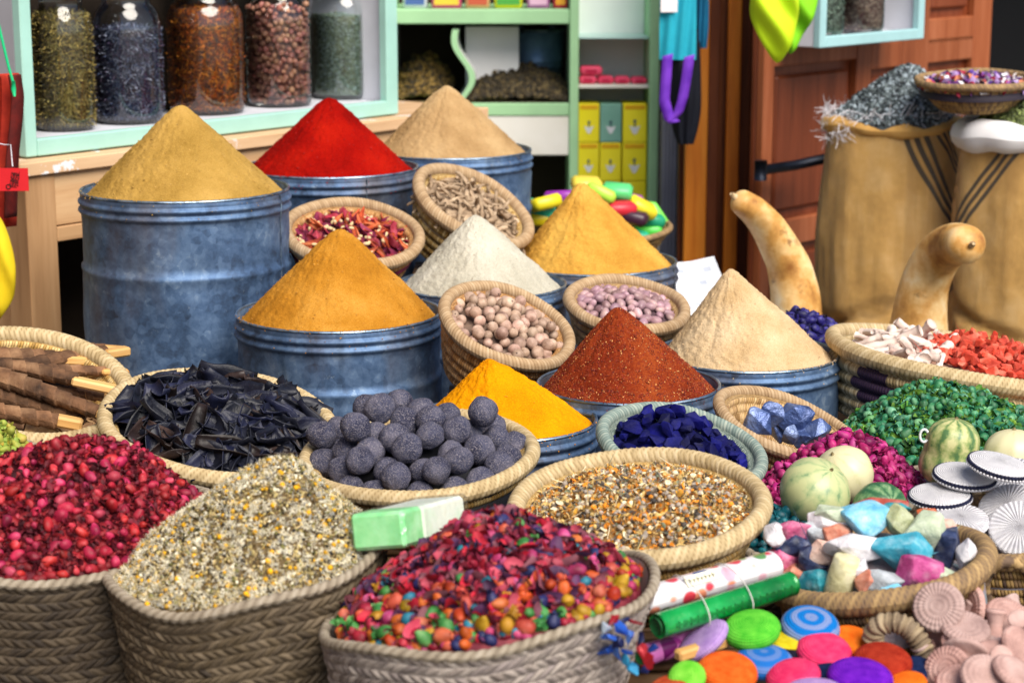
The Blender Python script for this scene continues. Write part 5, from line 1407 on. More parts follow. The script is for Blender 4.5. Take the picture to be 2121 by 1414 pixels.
for k, (x, y) in enumerate(balls):
    # meet the pile's surface along the view ray
    o_ = Mi @ CO; d_ = (Mi.to_3x3() @ ray(x, y)); lo, t1 = 2.6, 4.2
    q = None
    for tt in np.linspace(2.7, 4.1, 700):
        w = o_ + d_ * tt
        if math.hypot(w.x, w.y) < R * .97 and w.z < float(hp.h(np.array([w.x]), np.array([w.y]))[0]): q = w; break
    if q is None:
        tb = min(np.linspace(2.7, 4.1, 300), key=lambda tt: abs((o_ + d_ * tt).z - (.075 if y < 900 else .02)) + max(0, math.hypot((o_ + d_ * tt).x, (o_ + d_ * tt).y) - R * .9) * 3)
        q = o_ + d_ * tb
    cen.append((q.x, q.y, q.z))
cen = np.array(cen)
for _ in range(60):            # push apart the balls that would sit inside each other
    dv_ = cen[:, None] - cen[None]; dd_ = np.linalg.norm(dv_, axis=-1) + np.eye(len(cen))
    cen += (dv_ / dd_[..., None] * np.where(dd_ < .0490, (.0490 - dd_) * .3, 0)[..., None] * (1 - np.eye(len(cen)))[..., None]).sum(1) * np.array([1, 1, .9])
    rl = np.hypot(cen[:, 0], cen[:, 1]); cen[:, :2] *= np.minimum(1, R * .86 / np.maximum(rl, 1e-6))[:, None]; cen[:, 2] = np.maximum(cen[:, 2], -.004)
for k, q in enumerate(cen):
    tag(link('soap_ball', blm[k % 5], None, M @ toM(rand_rot(1)[0], q) @ Matrix.Scale(random.uniform(.86, 1.0), 4)), 'dusty dark grey soap ball in the straw bowl', 'soap ball', 'dark soap balls in the straw bowl')
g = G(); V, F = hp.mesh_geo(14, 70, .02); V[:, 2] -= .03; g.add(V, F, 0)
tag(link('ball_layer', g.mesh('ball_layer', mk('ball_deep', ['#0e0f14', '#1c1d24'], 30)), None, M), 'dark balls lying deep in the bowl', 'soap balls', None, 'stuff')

# calendula
M, R = disc(1323, 1048, 256, 106, -2, 3.0)
coil_bowl('coil_basket', 'wide coiled straw bowl of dried orange flowers in the middle', M, R, .135, 9, .62, STRAW_Y, ROPE_Y, .0145, 'bowl', None, 'braid')
under(M, .135, .24, 'rough wooden crate under the bowl of dried orange flowers')
hp = Heap(M, R * .91, None, H=.045, base=-.014, tip=.7, rough=.010, seed=15)
CAL = [mk('flower_%s' % n_, c_, tone=t_, bump=0, rough=.8) for n_, c_, t_ in (('straw', '#c4a566', .3), ('orange', '#d08020', .3), ('grey', '#9c9084', .3), ('dark', '#48413c', .5), ('pale', '#e0d2b0', .2), ('brown', '#8a6638', .35), ('sage', '#788068', .3), ('amber', '#dba23c', .3))]
g = G(); V, F = hp.mesh_geo(20, 90, .03, .004, 90); g.add(V, F, 5)
n = 5200; q = hp.rand(n); q[:, 2] += rng.random(n) * .006; scatter(g, STRAND, q, rand_rot(n), .0068 * (.4 + 1.0 * rng.random(n)), rng.choice(8, n, p=[.32, .13, .12, .07, .12, .15, .04, .05]))
n = 2600; q = hp.rand(n); q[:, 2] += .003 + rng.random(n) * .004; scatter(g, PETAL, q, rand_rot(n), .0055 * (.5 + .8 * rng.random(n)), rng.choice(8, n, p=[.26, .2, .12, .08, .16, .1, .03, .05]))
n = 900; q = hp.rand(n); q[:, 2] += .004; scatter(g, BALL, q, rand_rot(n), .0042 * (.5 + .8 * rng.random(n)), rng.choice(8, n, p=[.1, .1, .3, .3, .1, .1, 0, 0]))
n = 120; q = hp.rand(n); q[:, 2] += .007; scatter(g, STRAND, q, rand_rot(n), np.stack([.022 * (.5 + rng.random(n)), .006 + 0 * q[:, 0], .006 + 0 * q[:, 0]], 1), rng.choice([0, 4, 6], n))
tag(link('dried_flowers', g.mesh('dried_flowers', CAL), None, M), 'dried orange and straw coloured flowers filling the wide bowl', 'dried flowers', None, 'stuff')

# indigo lumps
M, R = disc(1412, 925, 168, 72, 14, 3.4)
coil_bowl('coil_basket', 'grey green coiled basket of deep blue pigment lumps', M, R, .11, 6, .7, STRAW_G, ROPE_G, .0115, 'basket', None)
under(M, .11, .2, 'rough wooden crate under the basket of blue lumps')
INDIGO = mk('indigo_pigment', ['#02022c', '#04064c', '#080a70'], 16, 5, .7, .6, 120, .003, rv=.35, spec=.25)
def rock_mesh(nm, m, k, sx=1, sy=.8, sz=.7, size=.02, n=15, facet=True, sub=0):
    import bmesh
    rs = random.Random(k); bm_ = bmesh.new()
    for _ in range(n):
        v = Vector((rs.gauss(0, 1), rs.gauss(0, 1), rs.gauss(0, 1))).normalized() * rs.uniform(.82, 1.1)
        bm_.verts.new((v.x * sx * size, v.y * sy * size, v.z * sz * size))
    r_ = bmesh.ops.convex_hull(bm_, input=bm_.verts)
    bmesh.ops.delete(bm_, geom=[v for v in bm_.verts if not v.link_faces], context='VERTS')
    bmesh.ops.bevel(bm_, geom=list(bm_.edges), offset=size * .07, segments=2, affect='EDGES', profile=.6)
    bmesh.ops.triangulate(bm_, faces=list(bm_.faces))
    for _ in range(2): bmesh.ops.subdivide_edges(bm_, edges=[e for e in bm_.edges if e.calc_length() > size * .16], cuts=1)
    bmesh.ops.triangulate(bm_, faces=list(bm_.faces))
    V = np.array([v.co[:] for v in bm_.verts]); V = V * (1 + .035 * vnoise(V / size, 2.2, k, 3)[:, None])
    F = np.array([[v.index for v in f.verts] for f in bm_.faces]) if False else None
    bm_.verts.index_update(); F = np.array([[v.index for v in f.verts] for f in bm_.faces]); bm_.free()
    me = G().add(V, F).mesh(nm, m, smooth=False)
    return me
inm = [rock_mesh('pigment_lump', INDIGO, 40 + k, 1.2 + .25 * (k % 2), .9, .8, .0145, 15) for k in range(6)]
hp = Heap(M, R * .86, (1395, 868), base=-.028, tip=.4, rough=.006, seed=3, ay=.02)
g = G(); V, F = hp.mesh_geo(12, 60, .02); V[:, 2] -= .008; g.add(V, F, 0)
tag(link('pigment_powder', g.mesh('pigment_powder', INDIGO), None, M), 'deep blue pigment powder under the lumps', 'pigment', None, 'stuff')
put_pieces('pigment_lump', inm, hp, hp.points(100, .018), 'angular deep blue pigment lump in the grey green basket', 'pigment lump', 'deep blue lumps in the basket', .75, 1.3, .9, .012, .5)

# metallic blue stones
M, R = disc(1630, 882, 150, 52, 22, 3.6)
coil_bowl('coil_basket', 'small open coiled basket of shiny slate blue stones', M, R, .085, 5, .66, STRAW, ROPE, .0105, 'basket', None)
under(M, .085, .17, 'rough wooden crate under the small basket of blue stones')
GAL = mk('slate_blue_stone', ['#2c3c66', '#4a5e92', '#7f90b8'], 22, 5, .38, .9, 70, .006, metal=.35, rv=.15, spec=.6)
for k, (x, y, s) in enumerate([(1570, 878, 36), (1600, 862, 34), (1645, 868, 46), (1628, 895, 30), (1690, 898, 36), (1605, 895, 30), (1560, 893, 24), (1660, 900, 34)]):
    tag(link('blue_stone', rock_mesh('blue_stone', GAL, 70 + k, 1, .8, 1.0, s * SC(x, y, 3.55), 13), None, Matrix.Translation(P(x, y, 3.55 + .02 * (k % 3)))),
        'slate blue stone, ' + ['left end of the small basket', 'second from the left, at the back', 'tallest and pointed, in the middle', 'small one below the tallest', 'rightmost in the small basket', 'low one at the left front', 'smallest at the left end', 'half hidden right of the middle'][k], 'stone', 'slate blue stones in the small basket')

# big coil basket with white roots and coral bits
M, R = disc(1985, 744, 262, 38, 11, 4.2)
t = Mt('coiled_patterned_straw')
p = t.n('SeparateXYZ', {0: t.attr('pat', 'Vector')})
ph = t.math('ADD', t.math('MULTIPLY', p.outputs[0], 1 / .0072), t.math('MULTIPLY', p.outputs[1], .5)); cell = t.math('FLOOR', ph); row = t.math('FLOOR', p.outputs[1])
wn = t.n('TexWhiteNoise', {'Vector': t.n('CombineXYZ', {0: cell, 1: row}).outputs[0]}, noise_dimensions='2D').outputs[0]
c = t.ramp(t.math('ADD', t.math('MULTIPLY', wn, .5), t.math('MULTIPLY', t.noise(14, 4), .5)), [(.3, '#8f7a54'), (.55, '#b8a278'), (.75, '#cdbb94')])
# stepped purple lozenges: rows 1..4, repeated around
fr = t.math('ABSOLUTE', t.math('SUBTRACT', t.math('FRACT', t.math('MULTIPLY_ADD', p.outputs[0], 2.6, .758)), .5))
wid = t.mapr(t.math('ABSOLUTE', t.math('SUBTRACT', row, 3.0)), 0, 2.5, .16, .02)
lz = t.math('LESS_THAN', fr, wid); up = t.math('MULTIPLY', lz, t.math('LESS_THAN', t.math('ABSOLUTE', t.math('SUBTRACT', row, 3.0)), 2.5))
c = t.mix(up, c, '#32203c')
tri = t.math('ABSOLUTE', t.math('SUBTRACT', t.math('FRACT', ph), .5))
c = t.mix(t.math('MULTIPLY', t.mapr(tri, .36, .5, 0, 1), .5), c, '#4a3820')
PATC = t.fin(c, .7, 0, t.bump(t.math('POWER', t.math('SUBTRACT', 1.0, t.math('MULTIPLY', tri, 2.0)), .4), .8, .0025), .3)
coil_bowl('coil_basket', 'large coiled basket with purple stitched marks behind the green pods', M, R, .15, 6, .85, PATC, ROPE_Y, .016, 'basket', None, 'braid', power=.6, seg=200)
under(M, .15, .3, 'rough wooden crate under the large basket with purple marks')
WROOT = mk('white_root', ['#b89c90', '#d8c4b8', '#e4d6cc'], 20, 4, .6, .3, 150, rv=.1)
def wr_mesh(k):
    rs = random.Random(k); n = 16; x = np.linspace(-.055, .055, n); pts = np.stack([x, .008 * np.sin(x * 40 + k), .005 * np.cos(x * 30 + k)], 1)
    V, F, _ = tube(pts, [.011 * rs.uniform(.8, 1.15) * (1 - .3 * i / n) for i in range(n)], 10); return G().add(V, F).mesh('white_root', WROOT)
wrm = [wr_mesh(k) for k in range(5)]
hp = Heap(M, R * .92, None, H=.03, base=-.012, tip=.6, rough=.006, seed=3)
g = G(); V, F = hp.mesh_geo(12, 60, .02); V[:, 2] -= .01; g.add(V, F, 0)
tag(link('root_layer', g.mesh('root_layer', mk('root_deep', ['#8a6a5a', '#b08a78'], 20)), None, M), 'packed whitish roots filling the purple marked basket', 'roots', None, 'stuff')
pts = np.array([q for q in hp.points(120, .021, rmax=.84) if (q[0] < -.1 * R and q[0] > -.75 * R) or q[1] < -.8 * R])
put_pieces('white_root', wrm, hp, pts, 'smooth whitish root in the purple marked basket', 'root', 'whitish roots in the purple marked basket', .75, 1.1, .8, .012, .2)
CORAL = mk('coral_red_piece', ['#a02414', '#cc4630', '#de7860'], 30, 4, .6, .5, 150, .002, rv=.25)
crm = [rock_mesh('coral_piece', CORAL, 90 + k, 1.2, .8, .7, .015, 13) for k in range(5)]
Mc = M @ Matrix.Translation((.30 * R, .05 * R, 0)); hc = Heap(Mc, R * .66, (2045, 704), base=.0, tip=.5, rough=.008, seed=8, ay=.1)
g = G(); V, F = hc.mesh_geo(12, 60, .03); V[:, 2] -= .006; g.add(V, F, 0)
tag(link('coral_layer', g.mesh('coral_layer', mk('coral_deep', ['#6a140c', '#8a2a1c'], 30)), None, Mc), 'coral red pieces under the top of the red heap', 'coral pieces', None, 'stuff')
put_pieces('coral_piece', crm, hc, hc.points(260, .019, yhi=.6), 'coral red chunk heaped at the right of the purple marked basket', 'coral piece', 'coral red chunks in the basket', .75, 1.2, .8, .012)
# smaller basket at the right edge, before the large one
M, R = disc(2150, 835, 108, 42, 5, 3.98)
coil_bowl('coil_basket', 'small coiled basket of red pieces at the right edge beyond the green pods', M, R, .12, 6, .75, STRAW_Y, ROPE_Y, .012, 'basket', None, 'braid')
under(M, .12, .13, 'rough wooden crate under the small basket of red pieces')
hp = Heap(M, R * .9, None, H=.025, base=-.015, tip=.6, seed=1)
put_pieces('coral_piece', crm, hp, hp.points(45, .02), 'coral red chunk in the small basket at the right edge', 'coral piece', 'coral red chunks in the small basket', .75, 1.2, .6, .012)
g = G(); V, F = hp.mesh_geo(8, 40, .02); V[:, 2] -= .008; g.add(V, F, 0)
tag(link('coral_layer', g.mesh('coral_layer', bpy.data.materials['coral_deep']), None, M), 'red pieces deep in the small basket', 'coral pieces', None, 'stuff')
# small yellow rim of a plate beyond
M, R = disc(2140, 735, 70, 16, 0, 4.75)
coil_bowl('coil_bowl', 'flat golden bowl at the right edge between sack and red pieces', M, R, .05, 4, .6, STRAW_Y, ROPE_Y, .01, 'bowl')
under(M, .05, .1, 'rough wooden crate under the flat golden bowl')
# ------------------------------------------------------------------ heaps of dyed buds
def bud_mesh(nm, m, k, L=.011, W=.0075, spikes=4, dm=None):
    rs = random.Random(k); V, F = sphere(14, 10)
    s = V[:, 2].copy(); prof = 1 - .28 * s - .1 * s * s
    V = V * np.stack([W * prof, W * prof * rs.uniform(.8, 1), np.full(len(V), L)], 1)
    V = V * (1 + .17 * vnoise(V / L, 1.9, k, 3)[:, None])
    g = G().add(V, F)
    for i in range(spikes):
        a = i / max(1, spikes) * 2 * PI + rs.random(); r0 = W * .5
        x = np.linspace(0, 1, 4); wv = np.array([-math.sin(a), math.cos(a), 0]); dv = np.array([math.cos(a) * rs.uniform(.2, .9), math.sin(a) * rs.uniform(.2, .9), rs.uniform(.5, 1.1)])
        b = np.array([r0 * math.cos(a), r0 * math.sin(a), L * .72]); Vp = []
        for q in x:
            c_ = b + dv * L * .7 * q + np.array([0, 0, -.3 * L * q * q]); w_ = W * .5 * (1 - q * .8)
            Vp += [c_ - wv * w_, c_ + wv * w_]
        g.add(np.array(Vp), np.array([(2*i_, 2*i_+1, 2*i_+3, 2*i_+2) for i_ in range(3)]), 1 if dm else 0)
    return g.mesh(nm, [m, dm] if dm else m)
def bud_heap(nm, label, group, cat, heap, m, dm, n, rmin, size, kinds=5, flk=(2000, .008), yhi=.35, flm=None, L=None, W=None, lift=.5, spikes=4, sl='', base_m=None, smin=.8, smax=1.2, extra=300):
    L = L or size; W = W or size * .68
    ms = [bud_mesh(nm, m, 7 * k + len(nm), L, W, spikes if k % 2 else 0, dm) for k in range(kinds)]
    pts = heap.points(n, rmin, yhi)
    put_pieces(nm, ms, heap, pts, label, cat, group, smin, smax, lift, size)
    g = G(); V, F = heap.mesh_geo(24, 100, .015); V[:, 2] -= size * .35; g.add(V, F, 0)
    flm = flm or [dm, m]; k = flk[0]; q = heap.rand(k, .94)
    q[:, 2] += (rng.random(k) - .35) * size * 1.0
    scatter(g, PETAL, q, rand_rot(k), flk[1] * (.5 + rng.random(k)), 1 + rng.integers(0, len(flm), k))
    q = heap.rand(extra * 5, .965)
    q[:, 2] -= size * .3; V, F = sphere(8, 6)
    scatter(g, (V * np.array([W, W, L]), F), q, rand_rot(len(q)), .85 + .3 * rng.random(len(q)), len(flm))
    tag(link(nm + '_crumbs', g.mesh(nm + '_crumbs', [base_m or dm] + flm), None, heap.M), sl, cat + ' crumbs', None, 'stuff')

# crimson rosebuds, the palm basket at the left
M, R = disc(118, 1082, 338, 108, -2, 2.98)
c0 = M.translation
palm_basket('palm_basket', 'grey brown woven palm basket of crimson rosebuds at lower left', M, R, .19, (c0.x, c0.y), PALM_SHADE, seed=1, rim_r=.0072)
hp = Heap(M, R * .965, (195, 920), base=-.01, tip=.34, rough=.012, rs=14, seed=2, pw=.85, ay=.01)
CRIM = mk('crimson_bud', ['#6a0a1c', '#9c1c36', '#c24a5c'], 45, 3, .55, .35, 260, rv=.38, rh=.014)
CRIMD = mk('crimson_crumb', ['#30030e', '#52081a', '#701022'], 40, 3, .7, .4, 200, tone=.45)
CRIMO = mk('bright_red_crumb', ['#5c0a14', '#8c1822'], 40, tone=.35)
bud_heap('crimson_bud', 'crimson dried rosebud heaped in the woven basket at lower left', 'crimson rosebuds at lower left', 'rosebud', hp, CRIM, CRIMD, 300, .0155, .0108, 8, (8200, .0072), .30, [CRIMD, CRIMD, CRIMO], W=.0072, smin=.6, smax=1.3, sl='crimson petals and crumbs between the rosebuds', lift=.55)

# yellow green buds at the far left
M, R = disc(-35, 960, 130, 50, 0, 3.35)
palm_basket('palm_basket', 'palm basket of yellow green buds mostly hidden at the left edge', M, R, .1, (M.translation.x, M.translation.y), PALM_L, seed=5)
hp = Heap(M, R * .95, (-20, 880), base=-.01, tip=.4, rough=.008, seed=3)
YG = mk('yellow_green_bud', ['#6f7a2a', '#98a040', '#b8a84c'], 30, 3, .6, .4, 240, rv=.2, rh=.05); YGD = mk('yellow_green_crumb', ['#5a5e20', '#8a8432', '#b08a20'], 40, tone=.4)
bud_heap('yellow_green_bud', 'yellow green dried bud at the left edge', 'yellow green buds at the left edge', 'bud', hp, YG, YGD, 90, .017, .0105, 4, (900, .006), .4, sl='yellow green crumbs between the buds at the left edge', extra=60)

# camomile
M, R = disc(512, 1150, 287, 98, -9, 2.8)
c0 = M.translation
palm_basket('palm_basket', 'tapering woven palm basket of camomile flowers', M, R, .125, (c0.x + .015, c0.y), PALM, seed=3, rim_r=.0072, bulge=.0)
hp = Heap(M, R * .97, (592, 956), base=-.006, tip=.22, rough=.012, rs=16, seed=6, pw=.95, ay=.01)
CH = [mk('camomile_%s' % n_, c_, tone=t_, bump=0, rough=.8) for n_, c_, t_ in (('straw', '#ae9c68', .3), ('white', '#dcd4bc', .12), ('olive', '#6e6a3a', .4), ('brown', '#5e4c2e', .4), ('grey', '#8f8c84', .3), ('yellow', '#cc9a14', .3), ('dark', '#2f2c26', .5), ('sand', '#c4ac78', .25))]
g = G(); V, F = hp.mesh_geo(40, 140, .03, .004, 90); g.add(V, F, 3)
n = 9000; q = hp.rand(n); nr = hp.nrm(q[:, 0], q[:, 1]); scatter(g, CHIP, q + nr * (rng.random(n) * .004)[:, None], rand_rot(n), .0034 * (.4 + 1.1 * rng.random(n)), rng.choice(8, n, p=[.25, .12, .12, .13, .10, .03, .12, .13]))
n = 7000; q = hp.rand(n); nr = hp.nrm(q[:, 0], q[:, 1]); scatter(g, STRAND, q + nr * (.002 + rng.random(n) * .004)[:, None], rand_rot(n), .005 * (.4 + 1.0 * rng.random(n)), rng.choice(8, n, p=[.26, .24, .12, .08, .1, .02, .04, .14]))
n = 230; q = hp.rand(n); nr = hp.nrm(q[:, 0], q[:, 1]); scatter(g, BALL, q + nr * .003, rand_rot(n), .0038 * (.6 + .6 * rng.random(n)), 5)
# small flower heads with white rays
ray_ = []
for i in range(9):
    a = i / 9 * 2 * PI; V, F = flakes('strand'); V = V * np.array([.5, .9, .3]) + np.array([.75, 0, -.1])
    Rz = np.array([[math.cos(a), -math.sin(a), 0], [math.sin(a), math.cos(a), 0], [0, 0, 1]]); ray_.append((V @ Rz.T, F))
VV = np.concatenate([v for v, f in ray_]); FF = np.concatenate([f + i * len(ray_[0][0]) for i, (v, f) in enumerate(ray_)])
n = 1500; q = hp.rand(n); nr = hp.nrm(q[:, 0], q[:, 1]); rt = align_rot(nr, .7)
scatter(g, (VV, FF), q + nr * .004, rt, .0058 * (.6 + .6 * rng.random(n)), 1)
tag(link('camomile_flowers', g.mesh('camomile_flowers', CH), None, M), 'small white and yellow dried camomile flowers heaped in the tapering basket', 'dried flowers', None, 'stuff')

# potpourri
M, R = disc(1012, 1250, 342, 82, -10, 2.62)
c0 = M.translation
palm_basket('palm_basket', 'pale woven palm basket of many coloured potpourri in front', M, R, .10, (c0.x - .045, c0.y), PALM_G, seed=7, rim_r=.0068, bulge=.0)
hp = Heap(M, R * .925, (1028, 1082), base=.002, tip=.22, rough=.012, rs=12, seed=11, pw=.9, ay=.02)
PCOL = [('orange', ['#7c260a', '#b04818', '#c8683c']), ('yellow', ['#6c4c06', '#9c7410', '#b88e2c']), ('green', ['#174c20', '#3a7a38', '#739c62']), ('crimson', ['#5c0a1e', '#8e1a34', '#b03a50']), ('pink', ['#761a3c', '#a83664', '#c06088']), ('navy', ['#0c0e30', '#1e2450', '#3a3c66']), ('teal', ['#0c4a5c', '#1f6e84', '#4a94a4']), ('coral', ['#84281a', '#b04a38', '#c8705a'])]
PB = []
PCD = mk('potpourri_crumb', ['#3a0a18', '#6a1a2a', '#8a3a40'], 40, tone=.5)
for k, (nm, cc) in enumerate(PCOL):
    m = mk('potpourri_%s' % nm, cc, 45, 3, .55, .4, 240, rv=.2, rh=.012); PB.append([bud_mesh('potpourri_bud', m, 30 + 3 * k + j, .0122, .0088, 5 * j, m) for j in range(2)])
flat_ = [m for p_ in PB for m in p_]; names_ = [PCOL[i // 2][0] for i in range(len(flat_))]
pts = hp.points(300, .0178, .8)
def pick(i, p):
    up = (p[2] - hp.base) / max(.01, hp.H)
    wts = [3.0, 3.8, 3.0, 2.2, 1.2, 1.8, .8, 1.8] if up < .5 else [1.2, .9, 1.2, 4, 2.4, 2.4, .6, 1.0]
    return 2 * random.choices(range(8), wts)[0] + random.randrange(2)
put_pieces('potpourri_bud', flat_, hp, pts, lambda j: (f'{names_[j]} dyed dried bud in the potpourri basket', f'{names_[j]} buds of the potpourri'), 'bud', None, .8, 1.25, .6, .0115, None, pick)
PP = [mk('petal_%s' % n_, c_, 30, 3, .65, .3, 200, tone=.35) for n_, c_ in (('wine', ['#4a0a1e', '#7a1a34']), ('rose', ['#8a1a34', '#b84a5c']), ('plum', ['#2e1434', '#54284e']), ('dusty', ['#5a2c3c', '#8a5058']), ('ruby', ['#8c0c20', '#b41c34']))]
g = G(); V, F = hp.mesh_geo(24, 100, .015); V[:, 2] -= .005; g.add(V, F, 5)
n = 4200; q = hp.rand(n); up = (q[:, 2] - hp.base) / hp.H; q = q[rng.random(n) < np.clip(up * 1.5 - .12, 0, 1)]; n = len(q); nr = hp.nrm(q[:, 0], q[:, 1])
scatter(g, PETAL, q + nr * (.002 + .009 * rng.random(n))[:, None], rand_rot(n), .0155 * (.4 + .8 * rng.random(n)), rng.integers(0, 5, n))
n = 2000; q = hp.rand(n); q[:, 2] += rng.random(n) * .005; scatter(g, PETAL, q, rand_rot(n), .0065 * (.5 + rng.random(n)), rng.integers(0, 6, n))
for j in range(8):
    q = hp.rand(170, .985); q[:, 2] -= .003; V, F = sphere(8, 6); scatter(g, (V * np.array([.008, .008, .011]), F), q, rand_rot(len(q)), np.ones(len(q)), 6 + j)
tag(link('potpourri_petals', g.mesh('potpourri_petals', PP + [PCD] + [p_[0].materials[0] for p_ in PB]), None, M), 'wine red and rose petals strewn over the potpourri', 'dried petals', None, 'stuff')

# magenta buds
M, R = disc(1745, 1010, 175, 62, 0, 3.42)
palm_basket('palm_basket', 'palm basket of magenta buds behind the melons', M, R, .12, (M.translation.x, M.translation.y), PALM, seed=9)
hp = Heap(M, R * .96, (1762, 906), base=-.005, tip=.4, rough=.01, seed=9, ay=.02)
MAG = mk('magenta_bud', ['#6a0a40', '#a01c64', '#c04c88'], 40, 3, .5, .35, 240, rv=.25, rh=.012); MAGD = mk('magenta_crumb', ['#4a0630', '#780f4a'], 40, tone=.45)
bud_heap('magenta_bud', 'magenta dyed bud heaped behind the round melons', 'magenta buds', 'bud', hp, MAG, MAGD, 170, .0165, .0125, 7, (3200, .0075), .45, sl='magenta crumbs between the buds', W=.0085, extra=100)
# green pods
M, R = disc(1960, 905, 235, 70, 0, 3.75)
palm_basket('palm_basket', 'palm basket of dyed green pods at the right', M, R, .16, (M.translation.x, M.translation.y), PALM, seed=10)
hp = Heap(M, R * .96, (1925, 806), base=-.005, tip=.4, rough=.012, seed=10, ay=.02)
GRN = mk('green_pod', ['#12402a', '#2a6c46', '#6a9a70'], 40, 3, .5, .35, 240, rv=.4, rh=.03); GRND = mk('green_crumb', ['#143c12', '#3c6c20', '#789a34'], 40, tone=.5)
bud_heap('green_pod', 'dyed green dried pod heaped behind the striped pumpkin', 'dyed green pods', 'pod', hp, GRN, GRND, 240, .0175, .0125, 7, (6000, .009), .45, sl='green leaf crumbs between the pods', W=.009, extra=120)
# indigo buds
M, R = disc(1690, 725, 115, 28, 6, 4.62)
coil_bowl('coil_bowl', 'coiled bowl of indigo buds behind the pale cream cone', M, R, .09, 5, .6, STRAW_D, ROPE_D, .009, 'bowl')
under(M, .09, .16, 'rough wooden crate under the bowl of indigo buds')
hp = Heap(M, R * .93, (1648, 650), base=-.005, tip=.4, rough=.008, seed=13)
IND = mk('indigo_bud', ['#12103c', '#241e64', '#4a4490'], 40, 3, .5, .3, 200, rv=.3); INDD = mk('indigo_crumb', ['#0a0826', '#1a1648'], 40, tone=.4)
bud_heap('indigo_bud', 'indigo dyed bud heaped behind the pale cream cone', 'indigo buds', 'bud', hp, IND, INDD, 90, .02, .015, 4, (500, .008), .5, sl='indigo crumbs between the buds', extra=30)
# teal buds
M, R = disc(1580, 1105, 95, 50, 0, 3.12)
palm_basket('palm_basket', 'palm basket of teal buds between the orange flowers and the rocks', M, R, .07, (M.translation.x, M.translation.y), PALM, seed=12)
hp = Heap(M, R * .95, None, H=.04, base=-.005, tip=.5, rough=.008, seed=13)
TEA = mk('teal_bud', ['#022c36', '#07505c', '#1f7480'], 40, 3, .5, .3, 200, rv=.3); TEAD = mk('teal_crumb', ['#02202a', '#063e4a'], 40, tone=.4)
bud_heap('teal_bud', 'dark teal dyed bud beside the bowl of orange flowers', 'teal buds', 'bud', hp, TEA, TEAD, 90, .015, .011, 4, (500, .006), .6, sl='teal crumbs between the buds', extra=20)
# ------------------------------------------------------------------ melons and small pumpkins
def melon_mat(name, pale, mid, dark, amt):
    t = Mt(name); p = t.n('SeparateXYZ', {0: t.attr('pat', 'Vector')})
    wob = t.math('MULTIPLY_ADD', t.noise(24, 4), .8, p.outputs[0])
    st = t.math('ABSOLUTE', t.math('SINE', t.math('MULTIPLY', wob, 5.0)))
    mot = t.noise(42, 5, rough=.7)
    f = t.math('ADD', t.math('MULTIPLY', st, .22), t.math('MULTIPLY', mot, .9))
    c = t.ramp(f, [(amt, dark), (amt + .12, mid), (amt + .28, pale)])
    return t.fin(c, .38, 0, t.bump(t.noise(60, 3), .08, .002), .5)
MEL1 = melon_mat('pale_green_melon_skin', '#b4b886', '#9cab7a', '#6f8a62', .36)
MEL2 = melon_mat('cream_melon_skin', '#cfc8a0', '#c6c092', '#b0b486', .25)
MEL3 = melon_mat('dark_green_melon_skin', '#9cac84', '#5c8458', '#2c5a38', .55)
PUM = melon_mat('striped_pumpkin_skin', '#c0bc86', '#8a9a5c', '#4e7044', .46)
def melon(label, px, py, rp, y, m, sq=.95, neck=None, rot=(0, 0, 0)):
    c = P(px, py, y); R = rp * SC(px, py, y)
    if neck is None: prof = [(R * math.cos(a) * (1 + .02 * math.sin(3 * a)), R * sq * math.sin(a)) for a in np.linspace(-PI/2, PI/2, 40)]
    else:   # dome on a broader ribbed body
        pts = [(0, -1.5), (.6, -1.46), (1.0, -1.2), (1.12, -.85), (1.08, -.5), (1.0, -.25), (.99, .05), (.97, .3), (.86, .6), (.62, .85), (.3, .97), (0, 1.0)]
        q = np.array(pts); tt = np.linspace(0, len(pts) - 1, 60); q = np.stack([np.interp(tt, np.arange(len(pts)), q[:, k]) for k in (0, 1)], 1)
        for _ in range(6): q[1:-1] = (q[:-2] + 2 * q[1:-1] + q[2:]) / 4
        prof = [(a * R, b * R) for a, b in q]
    rib = lambda T, r, z: (r * (1 + .012 * np.cos(10 * T) + .02 * np.sin(2 * T + rp)), z)
    V, F, pat = lathe(prof, 64, rib)
    M2 = Matrix.Translation(c) @ Matrix.Rotation(rot[0], 4, 'X') @ Matrix.Rotation(rot[1], 4, 'Y') @ Matrix.Rotation(rot[2], 4, 'Z')
    r = thing('small_melon' if neck is None else 'small_pumpkin', label, 'melon' if neck is None else 'pumpkin', M2, 'melons and pumpkins between the heaps')
    link('body', G().add(V, F, pat=pat).mesh('melon_body', m), r)
    V, F, _ = tube([(0, 0, prof[-1][1] - .002), (.001, 0, prof[-1][1] + .004)], [.004, .002], 8)
    link('blossom_scar', G().add(V, F).mesh('melon_scar', mk('melon_scar', '#8a7a58')), r)
    return r
melon('pale green round melon, the larger one left of the rocks', 1687, 1020, 74, 3.16, MEL1, .96, None, (.5, .4, .3))
melon('cream coloured round melon behind the pale green one', 1748, 982, 61, 3.27, MEL2, .97, None, (.4, -.5, 1))
melon('dark green mottled melon peeking above the rocks', 1822, 1058, 60, 3.13, MEL3, .95, None, (.9, .3, 2))
melon('striped green pumpkin with a pale dome, right of the magenta buds', 1972, 922, 57, 3.36, PUM, 1, True, (.05, .1, .4))
melon('yellow green pumpkin at the right edge behind the white discs', 2098, 950, 62, 3.38, MEL2, 1, True, (0, 0, 2))
V, F, _ = tube([P(1914, 902, 3.3) + Vector((.007 * math.cos(a), 0, .011 * math.sin(a))) - P(1914, 902, 3.3) for a in np.linspace(.6, 5.6, 20)], .0022, 6, (0, 1, 0))
tag(link('hook', G().add(V, F).mesh('hook', mk('white_hook', '#d8dcdc', bump=0)), None, P(1914, 902, 3.3)), 'tiny white hook beside the striped pumpkin', 'hook')

